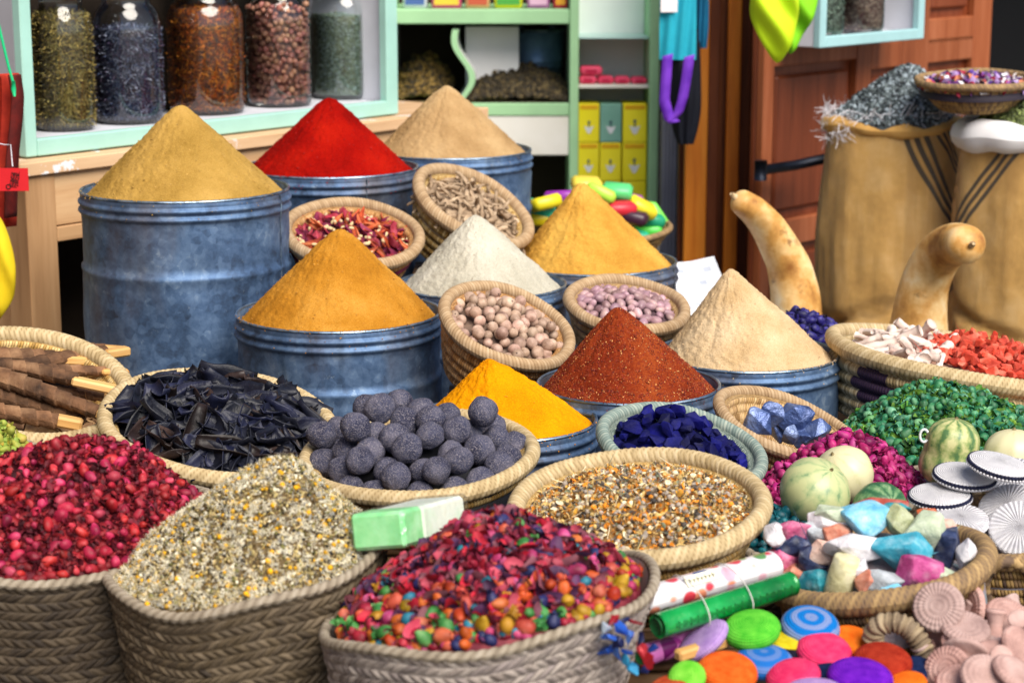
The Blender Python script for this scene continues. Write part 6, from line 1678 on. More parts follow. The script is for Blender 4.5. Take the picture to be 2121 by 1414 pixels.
# ------------------------------------------------------------------ white wicker discs
def wicker_mat():
    t = Mt('white_wicker'); p = t.n('SeparateXYZ', {0: t.attr('pat', 'Vector')})
    sp = t.math('SINE', t.math('MULTIPLY', p.outputs[0], 34.0)); ri = t.math('SINE', t.math('MULTIPLY', p.outputs[1], 2 * PI / .0024))
    h = t.math('ADD', t.math('MULTIPLY', sp, .6), t.math('MULTIPLY', t.math('MULTIPLY', ri, sp), .5))
    c = t.ramp(t.noise(60, 4), [(.3, '#cccad2'), (.7, '#eceaee')])
    gap = t.mapr(h, -.9, -.5, .35, 0)
    c = t.mix(gap, c, '#6a6870')
    return t.fin(c, .8, 0, t.bump(h, .9, .0022), .2)
WICK = wicker_mat()
def crochet_mat():
    t = Mt('white_crochet'); p = t.n('SeparateXYZ', {0: t.attr('pat', 'Vector')})
    sp = t.math('SINE', t.math('MULTIPLY', p.outputs[0], 70.0)); ri = t.math('SINE', t.math('MULTIPLY', p.outputs[1], 2 * PI / .003))
    c = t.ramp(t.noise(60, 4), [(.3, '#dcdae0'), (.7, '#f0eef2')])
    return t.fin(c, .85, 0, t.bump(t.math('ADD', t.math('MULTIPLY', sp, .5), ri), .8, .0018), .2, **{'Sheen Weight': .2})
CRO = crochet_mat()
NAVYY = mk('navy_yarn', ['#0a0d22', '#171c3c'], 40, 3, .85, .5, 400)
WHY = mk('white_yarn', ['#c8c6cc', '#e0dee4'], 40, 3, .85, .4, 400)
def white_disc(label, px, py, rx, ry, roll, y, edge, m=None):
    M, R = disc(px, py, rx, ry, roll, y); Th = R * .30
    prof = [(0, -Th), (R * .8, -Th), (R * .95, -Th * .9), (R, -Th * .55), (R * .985, -Th * .2), (R * .93, -.0), (R * .7, R * .055), (R * .35, R * .085), (0, R * .092)]
    q = np.array(prof); tt = np.linspace(0, len(prof) - 1, 70); q = np.stack([np.interp(tt, np.arange(len(prof)), q[:, k]) for k in (0, 1)], 1)
    for _ in range(3): q[1:-1] = (q[:-2] + 2 * q[1:-1] + q[2:]) / 4
    V, F, pat = lathe([tuple(v) for v in q], 90); pat[:, 1] = np.hypot(V[:, 0], V[:, 1])
    r = thing('wicker_disc', label, 'disc', M, 'white round discs at the right edge')
    link('body', G().add(V, F, pat=pat).mesh('wicker_disc', m or (CRO if edge else WICK)), r)
    if edge:
        g = G(); g2 = G(); n = max(40, int(2 * PI * R / .006))
        bz = np.linspace(-.52, -.12, 8); g.add(*lathe([(R * (1.0 + .022 * math.sin(PI * i / 7)) - (.004 if i in (0, 7) else 0), Th * b_) for i, b_ in enumerate(bz)], 90)[:2])
        V0, F0 = sphere(8, 6)
        for k in range(n):
            a = 2 * PI * k / n; Ml = Matrix.Rotation(a, 4, 'Z') @ Matrix.Translation((R * .995, 0, -Th * .32)) @ Matrix.Rotation(.5, 4, 'X')
            g.add(V0 * np.array([.0022, .0026, .0042]), F0, M=Ml)
            Ml = Matrix.Rotation(a + .5 / n * 6.28, 4, 'Z') @ Matrix.Translation((R * 1.012, 0, -Th * .58))
            g2.add(V0 * np.array([.002, .0022, .0018]), F0, M=Ml)
        link('navy_edge', g.mesh('disc_edge', NAVYY), r); link('white_stitch', g2.mesh('disc_stitch', WHY), r)
    return r
white_disc('pale wicker disc leaning at the back of the white discs, by the right edge', 2096, 985, 66, 40, -6, 3.2, False)
white_disc('white disc with navy stitched edge, uppermost and tilted at the right edge', 2072, 958, 66, 22, 16, 3.12, True)
white_disc('white disc with navy stitched edge, propped in front of the striped pumpkin', 1999, 979, 64, 24, 9, 3.16, True)
white_disc('white disc with navy stitched edge, lying lowest behind the rocks', 1947, 1020, 64, 24, 2, 3.13, True)
white_disc('plain white wicker disc lying flat at the right rim of the rock bowl', 1990, 1072, 59, 32, 4, 3.06, False)
white_disc('large open weave wicker disc behind the one at the right edge', 2090, 1045, 66, 46, -12, 3.10, False)
white_disc('large wicker disc facing the viewer at the right edge', 2112, 1092, 64, 58, 5, 3.03, False)
M, R = disc(2085, 1085, 150, 62, 2, 3.08)
root_c = coil_bowl('coil_basket', 'brown coiled basket holding the white wicker discs', M @ Matrix.Translation((0, 0, -.012)), R, .12, 7, .7, STRAW_D, ROPE_D, .012, 'basket', None, 'braid')
under(M, .132, .17, 'rough wooden crate under the basket of white discs')
hp = Heap(M, R * .9, None, H=.03, base=-.05, tip=.6); V, F = hp.mesh_geo(10, 50, .02)
tag(link('cloth_lining', G().add(V, F).mesh('cloth_lining', mk('grey_lining', ['#6a6672', '#9a96a2'], 12)), None, M), 'grey cloth lining under the white discs', 'cloth')
pts = [P(2075 + 50 * math.cos(a) + 14, 1215 - 52 * math.sin(a), 2.98 - .02 * math.sin(a)) - M.translation for a in np.linspace(-.5, PI + .5, 60)]
V, F, pat = tube(pts, .0085, 12, (0, 1, .3), mod=lambda S, A: 1 + .3 * (np.abs(np.cos(.5 * (2 * A - S * 420))) ** .7 - .5))
Mi3 = root_c.matrix_basis.to_3x3().inverted(); Vw = np.array(V) + np.array(M.translation); Vl = apply(root_c.matrix_basis.inverted(), Vw)
link('handle', G().add(Vl, F, tone=(np.floor((2 * pat[:, 1] - pat[:, 0] * 420) / 6.283) * .618) % 1).mesh('basket_handle', ROPE_D), root_c)

# ------------------------------------------------------------------ bowl of coloured rocks
M, R = disc(1818, 1172, 222, 72, -7, 2.86)
coil_bowl('coil_basket', 'wide brown and gold coiled bowl of coloured rocks', M, R, .13, 7, .68, STRAW_D, ROPE_D, .0155, 'bowl', None, 'braid')
under(M, .13, .26, 'rough wooden crate under the bowl of coloured rocks')
def rockmat(nm, cols, rough=.6, **kw):
    t = Mt(nm); c = t.ramp(t.noise(34, 6, rough=.7), [(.3 + .4 * i / (len(cols) - 1), q) for i, q in enumerate(cols)])
    c = t.mix(t.mapr(t.vor(60, 'Distance'), .0, .5, .15, 0), c, '#e8e8ea')
    return t.fin(c, rough, 0, t.bump(t.math('ADD', t.noise(90, 5, rough=.7), t.noise(25, 4)), .7, .005), .4, **kw)
ROCK = {'white': rockmat('white_rock', ['#a8a6b0', '#d8d4d8', '#e6e2e4'], .5), 'turquoise': rockmat('turquoise_rock', ['#1c7a96', '#3a9cb4', '#86bccb'], .5), 'sky blue': rockmat('sky_blue_rock', ['#4a9ac0', '#78bcd6', '#b8d4e0'], .5),
        'olive green': rockmat('olive_rock', ['#8a8c58', '#aab088', '#c4c8ac'], .6), 'pale green': rockmat('pale_green_rock', ['#9aaa90', '#b8c4a8', '#d0d6c0'], .6), 'pink': rockmat('pink_rock', ['#a83060', '#c85a86', '#dc94ac'], .6),
        'magenta': rockmat('magenta_rock', ['#8a1e5a', '#b04480', '#cc7ca4'], .7), 'salmon': rockmat('salmon_rock', ['#b86048', '#d08a72', '#dca894'], .65), 'navy': rockmat('navy_rock', ['#0e1630', '#243054', '#46527a'], .5),
        'brick red': rockmat('brick_rock', ['#7a2a22', '#a84a3c', '#b86a58'], .7), 'grey': rockmat('grey_rock', ['#7a8286', '#a4aab0', '#c0c4ca'], .6), 'cream': rockmat('cream_rock', ['#b8b080', '#d4ceA0', '#e0dcc0'], .6),
        'teal': rockmat('teal_rock', ['#06485c', '#147888', '#4aa0a8'], .6), 'orange': rockmat('orange_rock', ['#a8401c', '#cc6434', '#d88a5c'], .6), 'peach': rockmat('peach_rock', ['#c09080', '#d8b4a4', '#e2cabe'], .6)}
rocks = [  # px, py, half width px, colour, proportions, label
    (1868, 1140, 54, 'turquoise', (1.1, .8, .85), 'large turquoise rock in the middle of the rock bowl'),
    (1790, 1075, 52, 'sky blue', (1.15, .8, .62), 'sky blue rock at the top of the pile'),
    (1775, 1132, 52, 'white', (1.25, .8, .55), 'white angular rock left of the large turquoise one'),
    (1712, 1082, 38, 'white', (1.3, .8, .6), 'white rock at the top left of the pile'),
    (1735, 1105, 30, 'salmon', (1, .8, .8), 'salmon rock between two white ones'),
    (1745, 1192, 28, 'cream', (.85, .8, 1.35), 'cream cylinder shaped rock standing at the near rim'),
    (1640, 1193, 40, 'salmon', (1.1, .9, .6), 'salmon block at the near left rim'),
    (1682, 1160, 32, 'navy', (1, .8, .9), 'navy rock beside the salmon block'),
    (1640, 1128, 34, 'navy', (1.2, .8, .7), 'navy rock at the left of the pile'),
    (1612, 1158, 36, 'pink', (1.1, .8, .75), 'bright pink rock at the left rim'),
    (1645, 1100, 36, 'pink', (1.15, .8, .6), 'rose pink rock high at the left'),
    (1610, 1108, 30, 'white', (1, .8, .9), 'white rock at the far left of the pile'),
    (1690, 1100, 30, 'grey', (1, .8, .9), 'grey green rock behind the salmon one'),
    (1690, 1205, 32, 'teal', (1, .8, .8), 'teal rock low at the near rim'),
    (1907, 1185, 48, 'magenta', (1.1, .8, .75), 'magenta rock below the large turquoise one'),
    (1950, 1190, 34, 'pale green', (1.2, .8, .7), 'pale green rock at the near right rim'),
    (1912, 1100, 48, 'pale green', (.9, .8, 1.0), 'pale green rock right of the sky blue one'),
    (1862, 1078, 30, 'olive green', (.9, .8, 1.1), 'olive green rock at the top right'),
    (1968, 1128, 42, 'navy', (.9, .8, 1.0), 'navy blue rock at the right of the pile'),
    (2002, 1150, 28, 'white', (.7, .8, 1.4), 'white rock at the far right rim'),
    (1830, 1200, 36, 'grey', (1.2, .8, .7), 'grey rock low below the large turquoise one'),
    (1795, 1208, 30, 'salmon', (1, .8, .8), 'coral speckled rock at the near rim'),
    (1840, 1220, 26, 'sky blue', (1.2, .8, .5), 'small sky blue rock at the near rim'),
    (1800, 1056, 46, 'brick red', (1.5, .7, .36), 'long brick red rock lying across the back'),
    (1735, 1060, 40, 'pale green', (1.4, .8, .5), 'flat pale green rock behind the white one'),
    (1700, 1145, 30, 'peach', (1, .8, .9), 'peach rock behind the navy one'),
    (1920, 1062, 20, 'orange', (1.1, .8, .6), 'small orange rock at the top right'),
    (1950, 1092, 28, 'peach', (1, .8, .8), 'peach rock behind the navy blue one'),
    (1775, 1180, 26, 'white', (1, .8, .9), 'white rock beside the cream cylinder'),
    (1856, 1052, 22, 'teal', (1.3, .8, .6), 'small teal rock at the very back'),
    (1615, 1190, 24, 'grey', (1, .8, .9), 'grey rock at the far left rim')]
Mi = M.inverted()
hpR = Heap(M, R * .95, (1800, 1068), base=-.015, tip=.6, ay=.03)
for k, (x, y, s, cn, pr, lb) in enumerate(rocks):
    o_ = Mi @ CO; d_ = Mi.to_3x3() @ ray(x, y); q = None
    for tt in np.linspace(2.3, 3.5, 600):
        w = o_ + d_ * tt
        if math.hypot(w.x, w.y) < R and w.z < float(hpR.h(np.array([w.x]), np.array([w.y]))[0]) + .008: q = w; break
    if q is None: q = o_ + d_ * 3.0
    wp = M @ q; sz = 1.2 * s * SC(x, y, wp.y)
    me = rock_mesh('rock', ROCK[cn], 200 + k * 3, pr[0], pr[1], pr[2], sz, 20 if k % 3 else 15)
    if cn == 'cream':
        V, F, _ = lathe([(0, -1.3), (.82, -1.28), (.88, -1.2), (.9, 0), (.86, 1.15), (.78, 1.26), (0, 1.28)], 28); V = V * (1 + .05 * vnoise(V, 2, 4, 2)[:, None]); me = G().add(V * sz, F).mesh('rock', ROCK[cn])
    tag(link('rock', me, None, Matrix.Translation(wp) @ Matrix.Rotation(random.uniform(-.25, .25), 4, 'Y') @ Matrix.Rotation(random.uniform(-.3, .3), 4, 'X')), lb, 'rock', 'coloured rocks in the bowl')
V, F = hpR.mesh_geo(12, 60, .03); V[:, 2] -= .03
tag(link('rock_rubble', G().add(V, F).mesh('rock_rubble', mk('rock_rubble', ['#4a4858', '#8a7a80', '#6a8088'], 24, bump=.8, bscale=60, bdist=.006)), None, M), 'dim stone rubble under the coloured rocks', 'rubble', None, 'stuff')

# ------------------------------------------------------------------ crocheted scrubbing pads
def yarn_mat(nm, c1, c2, rings=0):
    t = Mt(nm); p = t.n('SeparateXYZ', {0: t.attr('pat', 'Vector')})
    c = t.ramp(t.noise(70, 4), [(.3, c1), (.7, c2)]) if not rings else t.mix(t.mapr(t.math('SINE', t.math('MULTIPLY_ADD', p.outputs[1], 2 * PI / .019, t.math('MULTIPLY', t.noise(30, 3), 3.0))), -.3, .5, 0, 1), c1, c2)
    rr = t.math('SINE', t.math('MULTIPLY', p.outputs[1], 2 * PI / .0042)); an = t.math('SINE', t.math('MULTIPLY', p.outputs[0], 60.0))
    h = t.math('ADD', rr, t.math('MULTIPLY', an, .5))
    return t.fin(c, .85, 0, t.bump(t.math('ADD', h, t.math('MULTIPLY', t.noise(800, 2), .6)), .42, .0024), .1)
Y = {'green': yarn_mat('green_yarn', '#3ca628', '#66c43c'), 'blue': yarn_mat('blue_yarn', '#0c6cba', '#7488b8', 1), 'blue2': yarn_mat('blue_grey_yarn', '#2068b8', '#5a7cba', 1), 'pink': yarn_mat('pink_yarn', '#d02458', '#e2446e'),
     'orange': yarn_mat('orange_yarn', '#d04c10', '#e26a26'), 'orange2': yarn_mat('bright_orange_yarn', '#dc5a0c', '#ea7a22'), 'brick': yarn_mat('brick_yarn', '#861e10', '#a83620'), 'purple': yarn_mat('purple_yarn', '#520a9c', '#741fba'),
     'lime': yarn_mat('lime_yarn', '#5cb82c', '#86d248'), 'yellow': yarn_mat('yellow_yarn', '#bca814', '#d4c22a'), 'lilac': yarn_mat('lilac_yarn', '#9a78b8', '#b898cc'), 'navy': yarn_mat('navy_crochet', '#0a1636', '#1c2c54'), 'black': yarn_mat('black_yarn', '#0c0c18', '#1e1e30'), 'terra': yarn_mat('terracotta_yarn', '#a83a1c', '#c45a34')}
def pad(label, px, py, rx, ry, roll, y, m, th=.42, sx=1.0):
    M, R = disc(px, py, rx * 1.06, ry * 1.06, roll, y); a = np.linspace(-PI/2, PI/2, 50)
    e = .8
    r_ = np.sign(np.cos(a)) * np.abs(np.cos(a)) ** .62 * R; z_ = np.sign(np.sin(a)) * np.abs(np.sin(a)) ** 1.0 * R * th
    r_[0] = r_[-1] = 0
    V, F, pat = lathe(list(zip(r_, z_ - R * th * .8)), 72); V[:, 0] *= sx
    V = V * (1 + .012 * vnoise(V, 40, int(px), 2)[:, None])
    tag(link('scrubbing_pad', G().add(V, F, pat=pat).mesh('scrubbing_pad', m), None, M), label, 'scrubbing pad', 'crocheted round scrubbing pads')
pad('bright green crocheted pad, the uppermost at left', 1555, 1287, 57, 33, -6, 2.62, Y['green'])
pad('blue and grey ringed crocheted pad below the rock bowl', 1680, 1281, 58, 35, 9, 2.66, Y['blue'])
pad('blue crocheted pad below the bright green one', 1583, 1352, 58, 26, 3, 2.58, Y['blue2'])
pad('pink crocheted pad under the ringed blue one', 1710, 1335, 55, 34, 12, 2.61, Y['pink'])
pad('bright orange crocheted pad half hidden behind the pink one', 1766, 1314, 44, 24, 14, 2.66, Y['orange2'])
pad('orange crocheted pad left of the blue one', 1508, 1374, 60, 34, 7, 2.53, Y['orange'])
pad('brick red crocheted pad beside the rope handle', 1830, 1352, 58, 30, 8, 2.58, Y['brick'])
pad('pink crocheted pad in front of the blue one', 1640, 1384, 54, 28, -10, 2.53, Y['pink'])
pad('purple crocheted pad at the bottom edge', 1784, 1384, 65, 30, 9, 2.52, Y['purple'])
pad('lime green crocheted pad at the bottom left of the pads', 1420, 1396, 38, 32, -20, 2.5, Y['lime'])
pad('yellow crocheted pad standing behind the orange one', 1462, 1398, 30, 36, 40, 2.55, Y['yellow'])
pad('small orange crocheted pad at the bottom right of the pads', 1876, 1404, 40, 20, -8, 2.53, Y['orange2'])
pad('yellow edged pad between green and blue pads', 1625, 1318, 42, 14, 10, 2.64, Y['yellow'], .3)
pad('black pad below the yellow edged one', 1618, 1334, 46, 14, 10, 2.63, Y['black'], .3)
pad('lilac oval pad leaning at the left of the pads', 1448, 1316, 58, 22, -38, 2.62, Y['lilac'], .3)
pad('black oval pad behind the lilac one', 1478, 1308, 50, 20, -34, 2.66, Y['black'], .3)
pad('lilac pad cut off by the bottom edge', 1688, 1416, 60, 18, 2, 2.48, Y['lilac'])
pad('navy pad beside the rope handle at the bottom right', 1902, 1374, 34, 20, 10, 2.58, Y['navy'])
pad('terracotta pad at the bottom edge under the lime one', 1385, 1412, 46, 20, -15, 2.5, Y['terra'])
pad('navy pad at the bottom between pink and purple', 1715, 1392, 40, 26, 0, 2.56, Y['navy'])
pad('navy pad deep in the middle of the pile', 1660, 1350, 60, 30, 0, 2.66, Y['navy'])
a, b = P(1402, 1358, 2.58), P(1505, 1326, 2.62); ax = (b - a).normalized(); L = (b - a).length
yv = Vector((0, 0, 1)).cross(ax).normalized(); M2 = Matrix((ax, yv, ax.cross(yv))).transposed().to_4x4(); M2.translation = (a + b) / 2
V, F = box(-L/2, L/2, -.009, .009, -.0075, .0075, .003)
tag(link('wooden_stick', G().add(V, F).mesh('wooden_stick', CUTW, False), None, M2), 'short plain wooden stick lying among the crocheted pads', 'stick')
# the basket that holds them
M, R = disc(1655, 1420, 290, 120, -2, 2.55)
M = M @ Matrix.Translation((0, 0, -.075))
rb_ = palm_basket('palm_basket', 'woven palm basket with a rope handle holding the crocheted pads', M, R, .14, (M.translation.x, M.translation.y), PALM, seed=15)
hp = Heap(M, R * .95, None, H=.05, base=-.01, tip=.6); V, F = hp.mesh_geo(10, 60, .03); 
tag(link('cloth_lining', G().add(V, F).mesh('navy_lining', mk('navy_lining', ['#0a0e22', '#1a2040'], 14)), None, M), 'dark navy cloth under the crocheted pads', 'cloth')
hpx = [(1808, 1325), (1812, 1302), (1830, 1290), (1855, 1288), (1880, 1298), (1900, 1320), (1915, 1350), (1921, 1385), (1918, 1425), (1905, 1470)]
q = np.array([tuple(P(x, y, 2.63)) for x, y in hpx]); tt = np.linspace(0, len(hpx) - 1, 220); q = np.stack([np.interp(tt, np.arange(len(hpx)), q[:, k]) for k in range(3)], 1)
for _ in range(60): q[1:-1] = (q[:-2] + 2 * q[1:-1] + q[2:]) / 4
q -= np.array(rb_.matrix_basis.translation)
tw = 2 * PI / .0085
hm = lambda S, A: 1 + .34 * (np.abs(np.cos(.5 * (tw * S + 2.4 * np.abs(((A + 1.2) % (2 * PI)) - PI)))) ** .7 - .5)
V, F, pat = tube(q, .0135, 18, (0, 1, .2), mod=hm)
link('rope_handle', G().add(V, F, tone=(np.floor((tw * pat[:, 0] + 2.4 * np.abs(((pat[:, 1] + 1.2) % (2 * PI)) - PI)) / (2 * PI)) * .618) % 1).mesh('rope_handle', PALM_L), rb_)

# ------------------------------------------------------------------ pink clay foot scrubbers
def clay_mat():
    t = Mt('pink_clay'); p = t.n('SeparateXYZ', {0: t.attr('pat', 'Vector')})
    c = t.ramp(t.noise(26, 5), [(.3, '#8c6c66'), (.5, '#b08c84'), (.7, '#c4a49c')])
    oi = t.rnd(); c = t.hsv(c, .5, t.mapr(oi, 0, 1, .75, 1.1), t.mapr(oi, 0, 1, .88, 1.08))
    gr = t.math('SINE', t.math('MULTIPLY', p.outputs[0], 30.0)); g2 = t.math('SINE', t.math('MULTIPLY', p.outputs[1], 2 * PI / .007))
    grv = t.math('MULTIPLY', t.math('ADD', gr, g2), p.outputs[2])
    return t.fin(c, .75, 0, t.bump(t.math('ADD', grv, t.math('MULTIPLY', t.noise(60, 5), 3.0)), .35, .0025), .25)
CLAY = clay_mat()
prof = [(0, -.0), (.024, .0), (.031, .003), (.033, .007), (.031, .011), (.022, .0135), (.013, .017), (.0095, .026), (.0095, .034), (.012, .043), (.0145, .047), (.0135, .0505), (0, .0515)]
q = np.array(prof); tt = np.linspace(0, len(prof) - 1, 60); q = np.stack([np.interp(tt, np.arange(len(prof)), q[:, k]) for k in (0, 1)], 1)
for _ in range(2): q[1:-1] = (q[:-2] + 2 * q[1:-1] + q[2:]) / 4
V, F, pat = lathe([tuple(v) for v in q], 48); pat[:, 1] = np.hypot(V[:, 0], V[:, 1]); pat[:, 2] = (V[:, 2] < .004) * 1.0
CLM = G().add(V, F, pat=pat).mesh('clay_scrubber', CLAY)
clay = [  # px, py, depth, face direction (x,y,z), label;  face = the scored disc's outward normal
    (1945, 1258, 2.66, (-.35, -.75, .55), 'scored face up, tallest of the clay scrubbers'), (2020, 1262, 2.74, (-.95, -.2, .2), 'seen from its side behind the tallest'), (1998, 1305, 2.64, (.1, -.35, .93), 'lying flat under the tallest'),
    (1965, 1330, 2.66, (.1, .9, -.4), 'stalk towards the viewer in the middle'), (2058, 1325, 2.66, (-.1, -.25, -.95), 'upside down, right of the middle'), (2085, 1280, 2.72, (.2, -.5, .84), 'flat one by the right edge'),
    (2108, 1345, 2.6, (.55, -.55, .6), 'scored face to the right edge'), (1965, 1388, 2.56, (-.55, -.7, .45), 'standing on edge at the near left'), (2040, 1405, 2.5, (.1, -.6, .8), 'scored face at the bottom edge'),
    (2060, 1375, 2.58, (.0, .8, -.6), 'stalk up near the bottom edge'), (2100, 1400, 2.5, (.4, -.3, .85), 'flat one at the bottom right corner'), (1925, 1345, 2.68, (-.8, .3, -.5), 'half hidden beside the rope handle'),
    (2110, 1310, 2.68, (.2, .6, -.75), 'upside down at the right edge'), (2030, 1340, 2.62, (.2, -.2, .95), 'lying flat in the middle'), (1950, 1300, 2.7, (-.2, .8, -.5), 'half hidden under the tallest'), (2050, 1290, 2.76, (.1, -.4, .9), 'pale one at the back'),
    (2000, 1360, 2.6, (.3, .7, .5), 'leaning in the middle of the pile'), (1990, 1420, 2.52, (-.1, -.4, .9), 'cut off by the bottom edge')]
for x, y, dd, fd, lb in clay:
    z = -Vector(fd).normalized(); xa = z.cross(Vector((.3, .5, .7))).normalized(); ya = z.cross(xa)
    M2 = Matrix((xa, ya, z)).transposed().to_4x4(); M2.translation = P(x, y, dd)
    tag(link('clay_scrubber', CLM, None, M2 @ Matrix.Translation((0, 0, -.012)) @ Matrix.Scale(random.uniform(1.0, 1.12), 4)), 'pink clay foot scrubber, ' + lb, 'clay scrubber', 'pink clay foot scrubbers')
gsz = 0
for k in range(40):
    x, y = random.uniform(1935, 2160), random.uniform(1300, 1460); dd = 2.72 - (y - 1280) * .0013 + .05
    M2 = toM(rand_rot(1)[0], P(x, y, dd))
    tag(link('clay_scrubber', CLM, None, M2 @ Matrix.Scale(random.uniform(.95, 1.1), 4)), 'pink clay foot scrubber low in the pile at the bottom right', 'clay scrubber', 'lower clay foot scrubbers')
c = P(2060, 1400, 2.66)
crate(c.x, c.y + .04, .34, .34, c.z - .07, 'rough wooden crate under the pink clay scrubbers')

# ------------------------------------------------------------------ wrapped rolls
def roll(name, label, p0, p1, r, m, tip_m, y0, y1, flat=1.0, foil=None):
    a, b = P(*p0, y0), P(*p1, y1); n = 30
    pts = [a.lerp(b, i / (n - 1)) - a for i in range(n)]
    V, F, _ = tube(pts, r, 28, (0, 0, 1), flat=flat)
    rt = thing(name, label, 'roll', Matrix.Translation(a), 'wrapped rolls beside the potpourri')
    link('roll_body', G().add(V, F).mesh(name, m), rt)
    d_ = (b - a).normalized()
    V, F, _ = tube([Vector() - d_ * .001, Vector() - d_ * .004], r * .72, 20, (0, 0, 1), flat=flat); link('end_disc', G().add(V, F).mesh('roll_end', tip_m), rt)
    return rt, a, b, d_
t = Mt('green_foil'); nn = t.noise(14, 5)
GFOIL = t.fin(t.ramp(nn, [(.3, '#046428'), (.55, '#0c9440'), (.75, '#38b868')]), .22, .15, t.bump(t.noise(28, 5), .6, .006), .8)
GDK = mk('dark_green_card', ['#023814', '#04582a'], 20)
rt, a, b, d_ = roll('green_roll', 'shiny green foil wrapped roll with a row of dark marks', (1362, 1296), (1640, 1208), .0175, GFOIL, GDK, 2.6, 2.74)
# ribbed marks down the roll (a row of short strokes)
g = G(); up = Vector((0, -.62, .78)); sd = d_.cross(up).normalized(); up = sd.cross(d_)
L = (b - a).length
for k in range(int(L / .0042)):
    s = .02 + k * .0042; 
    if s > L - .01: break
    h_ = .0035 + .002 * math.sin(k * 2.3)
    ang = .95; nv_ = (-sd * math.sin(ang) + up * math.cos(ang)) if (-sd).y < 0 else (sd * math.sin(ang) + up * math.cos(ang)); tv = nv_.cross(d_)
    Ml = Matrix((d_, tv, nv_)).transposed().to_4x4(); Ml.translation = d_ * s + nv_ * .0177
    V, F = box(-.0008, .0008, -h_, h_, -.0003, .0003); g.add(V, F, M=Ml)
link('mark_row', g.mesh('roll_marks', GDK, False), rt)
# transparent packet with floral print above
t = Mt('floral_paper'); v1 = t.n('TexVoronoi', {'Vector': t.vec(), 'Scale': 34.0}); cc = v1.outputs['Color']; s3 = t.n('SeparateColor', {0: cc})
c = t.ramp(s3.outputs[0], [(0, '#c83a48'), (.25, '#e08a6a'), (.45, '#3a5a9a'), (.6, '#5a8a4c'), (.8, '#d8a8b8')], 'CONSTANT')
c = t.mix(t.mapr(t.math('ADD', v1.outputs['Distance'], t.math('MULTIPLY', t.noise(12, 4), .35)), .56, .66, 0, 1), c, '#dcd8dc')
FLOR = t.fin(c, .25, 0, t.bump(t.noise(20, 4), .4, .006), .7, **{'Coat Weight': .6, 'Coat Roughness': .1})
rt2, a2_, b2_, d2_ = roll('floral_roll', 'clear wrapped white paper roll with floral print above the green roll', (1325, 1246), (1600, 1168), .024, FLOR, GDK, 2.66, 2.8, .8)
# paper label with a black frame and strokes
SIGN = mk('label_cream', '#e0dcc4', bump=0)
M2 = Matrix((d2_, Vector((0, 0, 1)).cross(d2_).normalized(), d2_.cross(Vector((0, 0, 1)).cross(d2_).normalized()))).transposed().to_4x4()
nv_ = (Vector((0, -.75, .66)) - d2_ * d2_.dot(Vector((0, -.75, .66)))).normalized(); tv = nv_.cross(d2_)
Ml = Matrix((d2_, tv, nv_)).transposed().to_4x4(); Ml.translation = d2_ * .1 + nv_ * .0232
lbp = link('paper_label', G().add(*box(-.03, .03, -.008, .008, -.0006, .0006)).mesh('paper_label', SIGN, False), rt2, Ml)
g = G()
for k in range(7): g.add(*box(-.024 + k * .007, -.0225 + k * .007, -.004, .004 - .002 * (k % 2), .0007, .001)); g.add(*box(-.0235 + k * .007, -.019 + k * .007, -.0005, .0008, .0007, .001))
link('label_strokes', g.mesh('label_strokes', INK, False), lbp)
# threads tied round both
STR = mk('white_string', '#c8c4c0', bump=0)
for k, s in enumerate((.3, .62)):
    c0 = (a.lerp(b, s) + a2_.lerp(b2_, s)) / 2; nrm_ = d_; u_ = (Vector((0, -.62, .78)) - d_ * d_.dot(Vector((0, -.62, .78)))).normalized(); w_ = u_.cross(d_)
    ax1 = (a2_.lerp(b2_, s) - a.lerp(b, s)); ax1 -= d_ * ax1.dot(d_); hh = ax1.length / 2 + .027; ax1.normalize(); ax2 = ax1.cross(d_)
    pts = [(ax1 * hh * math.cos(q_) + ax2 * .027 * math.sin(q_) + d_ * .012 * math.cos(q_)) for q_ in np.linspace(0, 2 * PI, 60, endpoint=False)]
    V, F, _ = tube(pts, .0009, 6, tuple(d_), True)
    tag(link('string', G().add(V, F).mesh('string', STR), None, Matrix.Translation(c0)), ['white string tied round the rolls near their left end', 'white string tied round the rolls near their right end'][k], 'string')
# blue and red foil ends hanging in front, and a purple floral roll beneath
t = Mt('purple_floral_paper'); v1 = t.n('TexVoronoi', {'Vector': t.vec(), 'Scale': 46.0}); s3 = t.n('SeparateColor', {0: v1.outputs['Color']})
PFL = t.fin(t.ramp(s3.outputs[0], [(0, '#5a1250'), (.35, '#8a2a7a'), (.55, '#b060a0'), (.7, '#c02040'), (.85, '#d8c8d0')], 'CONSTANT'), .3, 0, t.bump(t.noise(30, 3), .3, .004), .6)
roll('purple_roll', 'purple floral wrapped roll under the green one', (1330, 1358), (1560, 1285), .016, PFL, GDK, 2.62, 2.74)
FOIL = [mk('foil_blue', ['#0c2a7a', '#2a58b8', '#6a90d0'], 20, 3, .25, .3, 60, .004, metal=.3), mk('foil_red', ['#7a0c14', '#b02430'], 20, 3, .3, .3, 60, .004, metal=.3), mk('foil_pale', ['#8aa4c0', '#c8d4e0'], 20, 3, .25, .3, 60, .004, metal=.3), mk('foil_navy', ['#080c2c', '#161e50'], 20, 3, .3, .3, 60, .004, metal=.2), mk('foil_turquoise', ['#1a6a9a', '#3a9ac8'], 20, 3, .3, .3, 60, .004, metal=.2)]
fn = ['blue', 'red', 'pale blue', 'navy', 'turquoise']
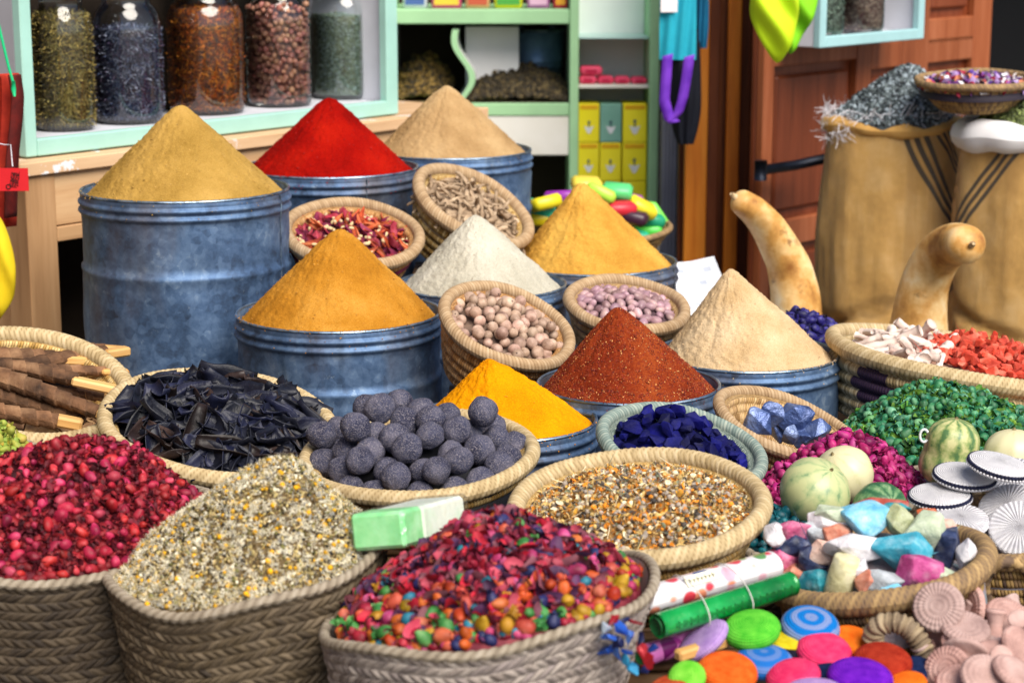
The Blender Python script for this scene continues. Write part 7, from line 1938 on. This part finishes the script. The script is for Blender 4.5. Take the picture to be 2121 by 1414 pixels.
bl = [(1262, 1318, 0), (1285, 1300, 0), (1305, 1318, 0), (1275, 1350, 0), (1298, 1368, 4), (1330, 1345, 1), (1345, 1365, 1), (1255, 1345, 0), (1318, 1290, 1), (1290, 1275, 3), (1325, 1320, 3), (1280, 1330, 3), (1310, 1390, 4), (1350, 1340, 0), (1335, 1385, 3), (1258, 1300, 2), (1270, 1285, 1), (1300, 1345, 0)]
pos_ = ['uppermost left', 'upper middle', 'large one in the middle', 'lower left', 'lowest hanging', 'right', 'lower right', 'leftmost', 'beside the floral roll', 'topmost', 'right of the middle', 'left of the middle', 'at the bottom', 'under the green roll', 'at the bottom right', 'outermost at the upper left', 'top left', 'centre']
for k, (x, y, c_) in enumerate(bl):
    M2 = Matrix.Translation(P(x, y, 2.44 + .012 * (k % 5))) @ toM(rand_rot(1)[0], (0, 0, 0))
    tag(link('wrapped_sweet', rock_mesh('foil_twist', FOIL[c_], 300 + k, 1.1, .8, .5, 22 * SC(x, y, 2.45), 9), None, M2), f'{fn[c_]} foil piece at the left end of the rolls, {pos_[k]}', 'foil piece', 'foil wrapped pieces at the end of the rolls')
c = P(1300, 1340, 2.6)
crate(c.x + .11, c.y + .12, .3, .14, c.z - .045, 'rough wooden crate under the wrapped rolls')

# ------------------------------------------------------------------ green soap in cellophane
SOAPG = mk('green_soap', ['#86dc92', '#a2ecaa', '#c0f4c4'], 26, 4, .5, .3, 90, .003); SOAPW = mk('pale_green_soap', ['#dcf2d8', '#f0f6ec', '#f4f6e6'], 22, 4, .5, .3, 90, .003)
CEL = cello_mat('cellophane', (.99, 1, .99, 1), .1)
a, b = P(786, 1108, 2.74), P(940, 1066, 2.86); d_ = (b - a).normalized(); c = (a + b) / 2
yv = Vector((0, 0, 1)).cross(d_).normalized(); M2 = Matrix((d_, yv, d_.cross(yv))).transposed().to_4x4(); 
Rv = Matrix.Rotation(.55, 4, 'Z')
ca, cb = P(727, 1145, 2.72), P(842, 1140, 2.69)
fx = (cb - ca); fx.z += .002; wfront = fx.length; fx.normalize(); bx = (P(985, 1098, 2.9) - cb); lng = bx.length; bx = (bx - fx * bx.dot(fx)); bx.normalize()
zx = fx.cross(bx).normalized(); M2 = Matrix((fx, bx, zx)).transposed().to_4x4(); M2.translation = ca
hh = 82 * SC(780, 1090, 2.72)
r = thing('soap_block', 'block of green soap wrapped in clear cellophane on the camomile basket rim', 'soap', M2)
link('front_block', G().add(*box(.002, wfront - .002, .002, lng * .30, .002, hh * .97, .005)).mesh('soap_front', SOAPG, False), r)
link('rear_block', G().add(*box(.003, wfront - .003, lng * .31, lng * .96, .003, hh * .95, .005)).mesh('soap_rear', SOAPW, False), r)
V, F = box(-.001, wfront + .001, -.001, lng, 0, hh, .006)
link('wrapper', G().add(V, F).mesh('soap_wrapper', CEL, False), r)
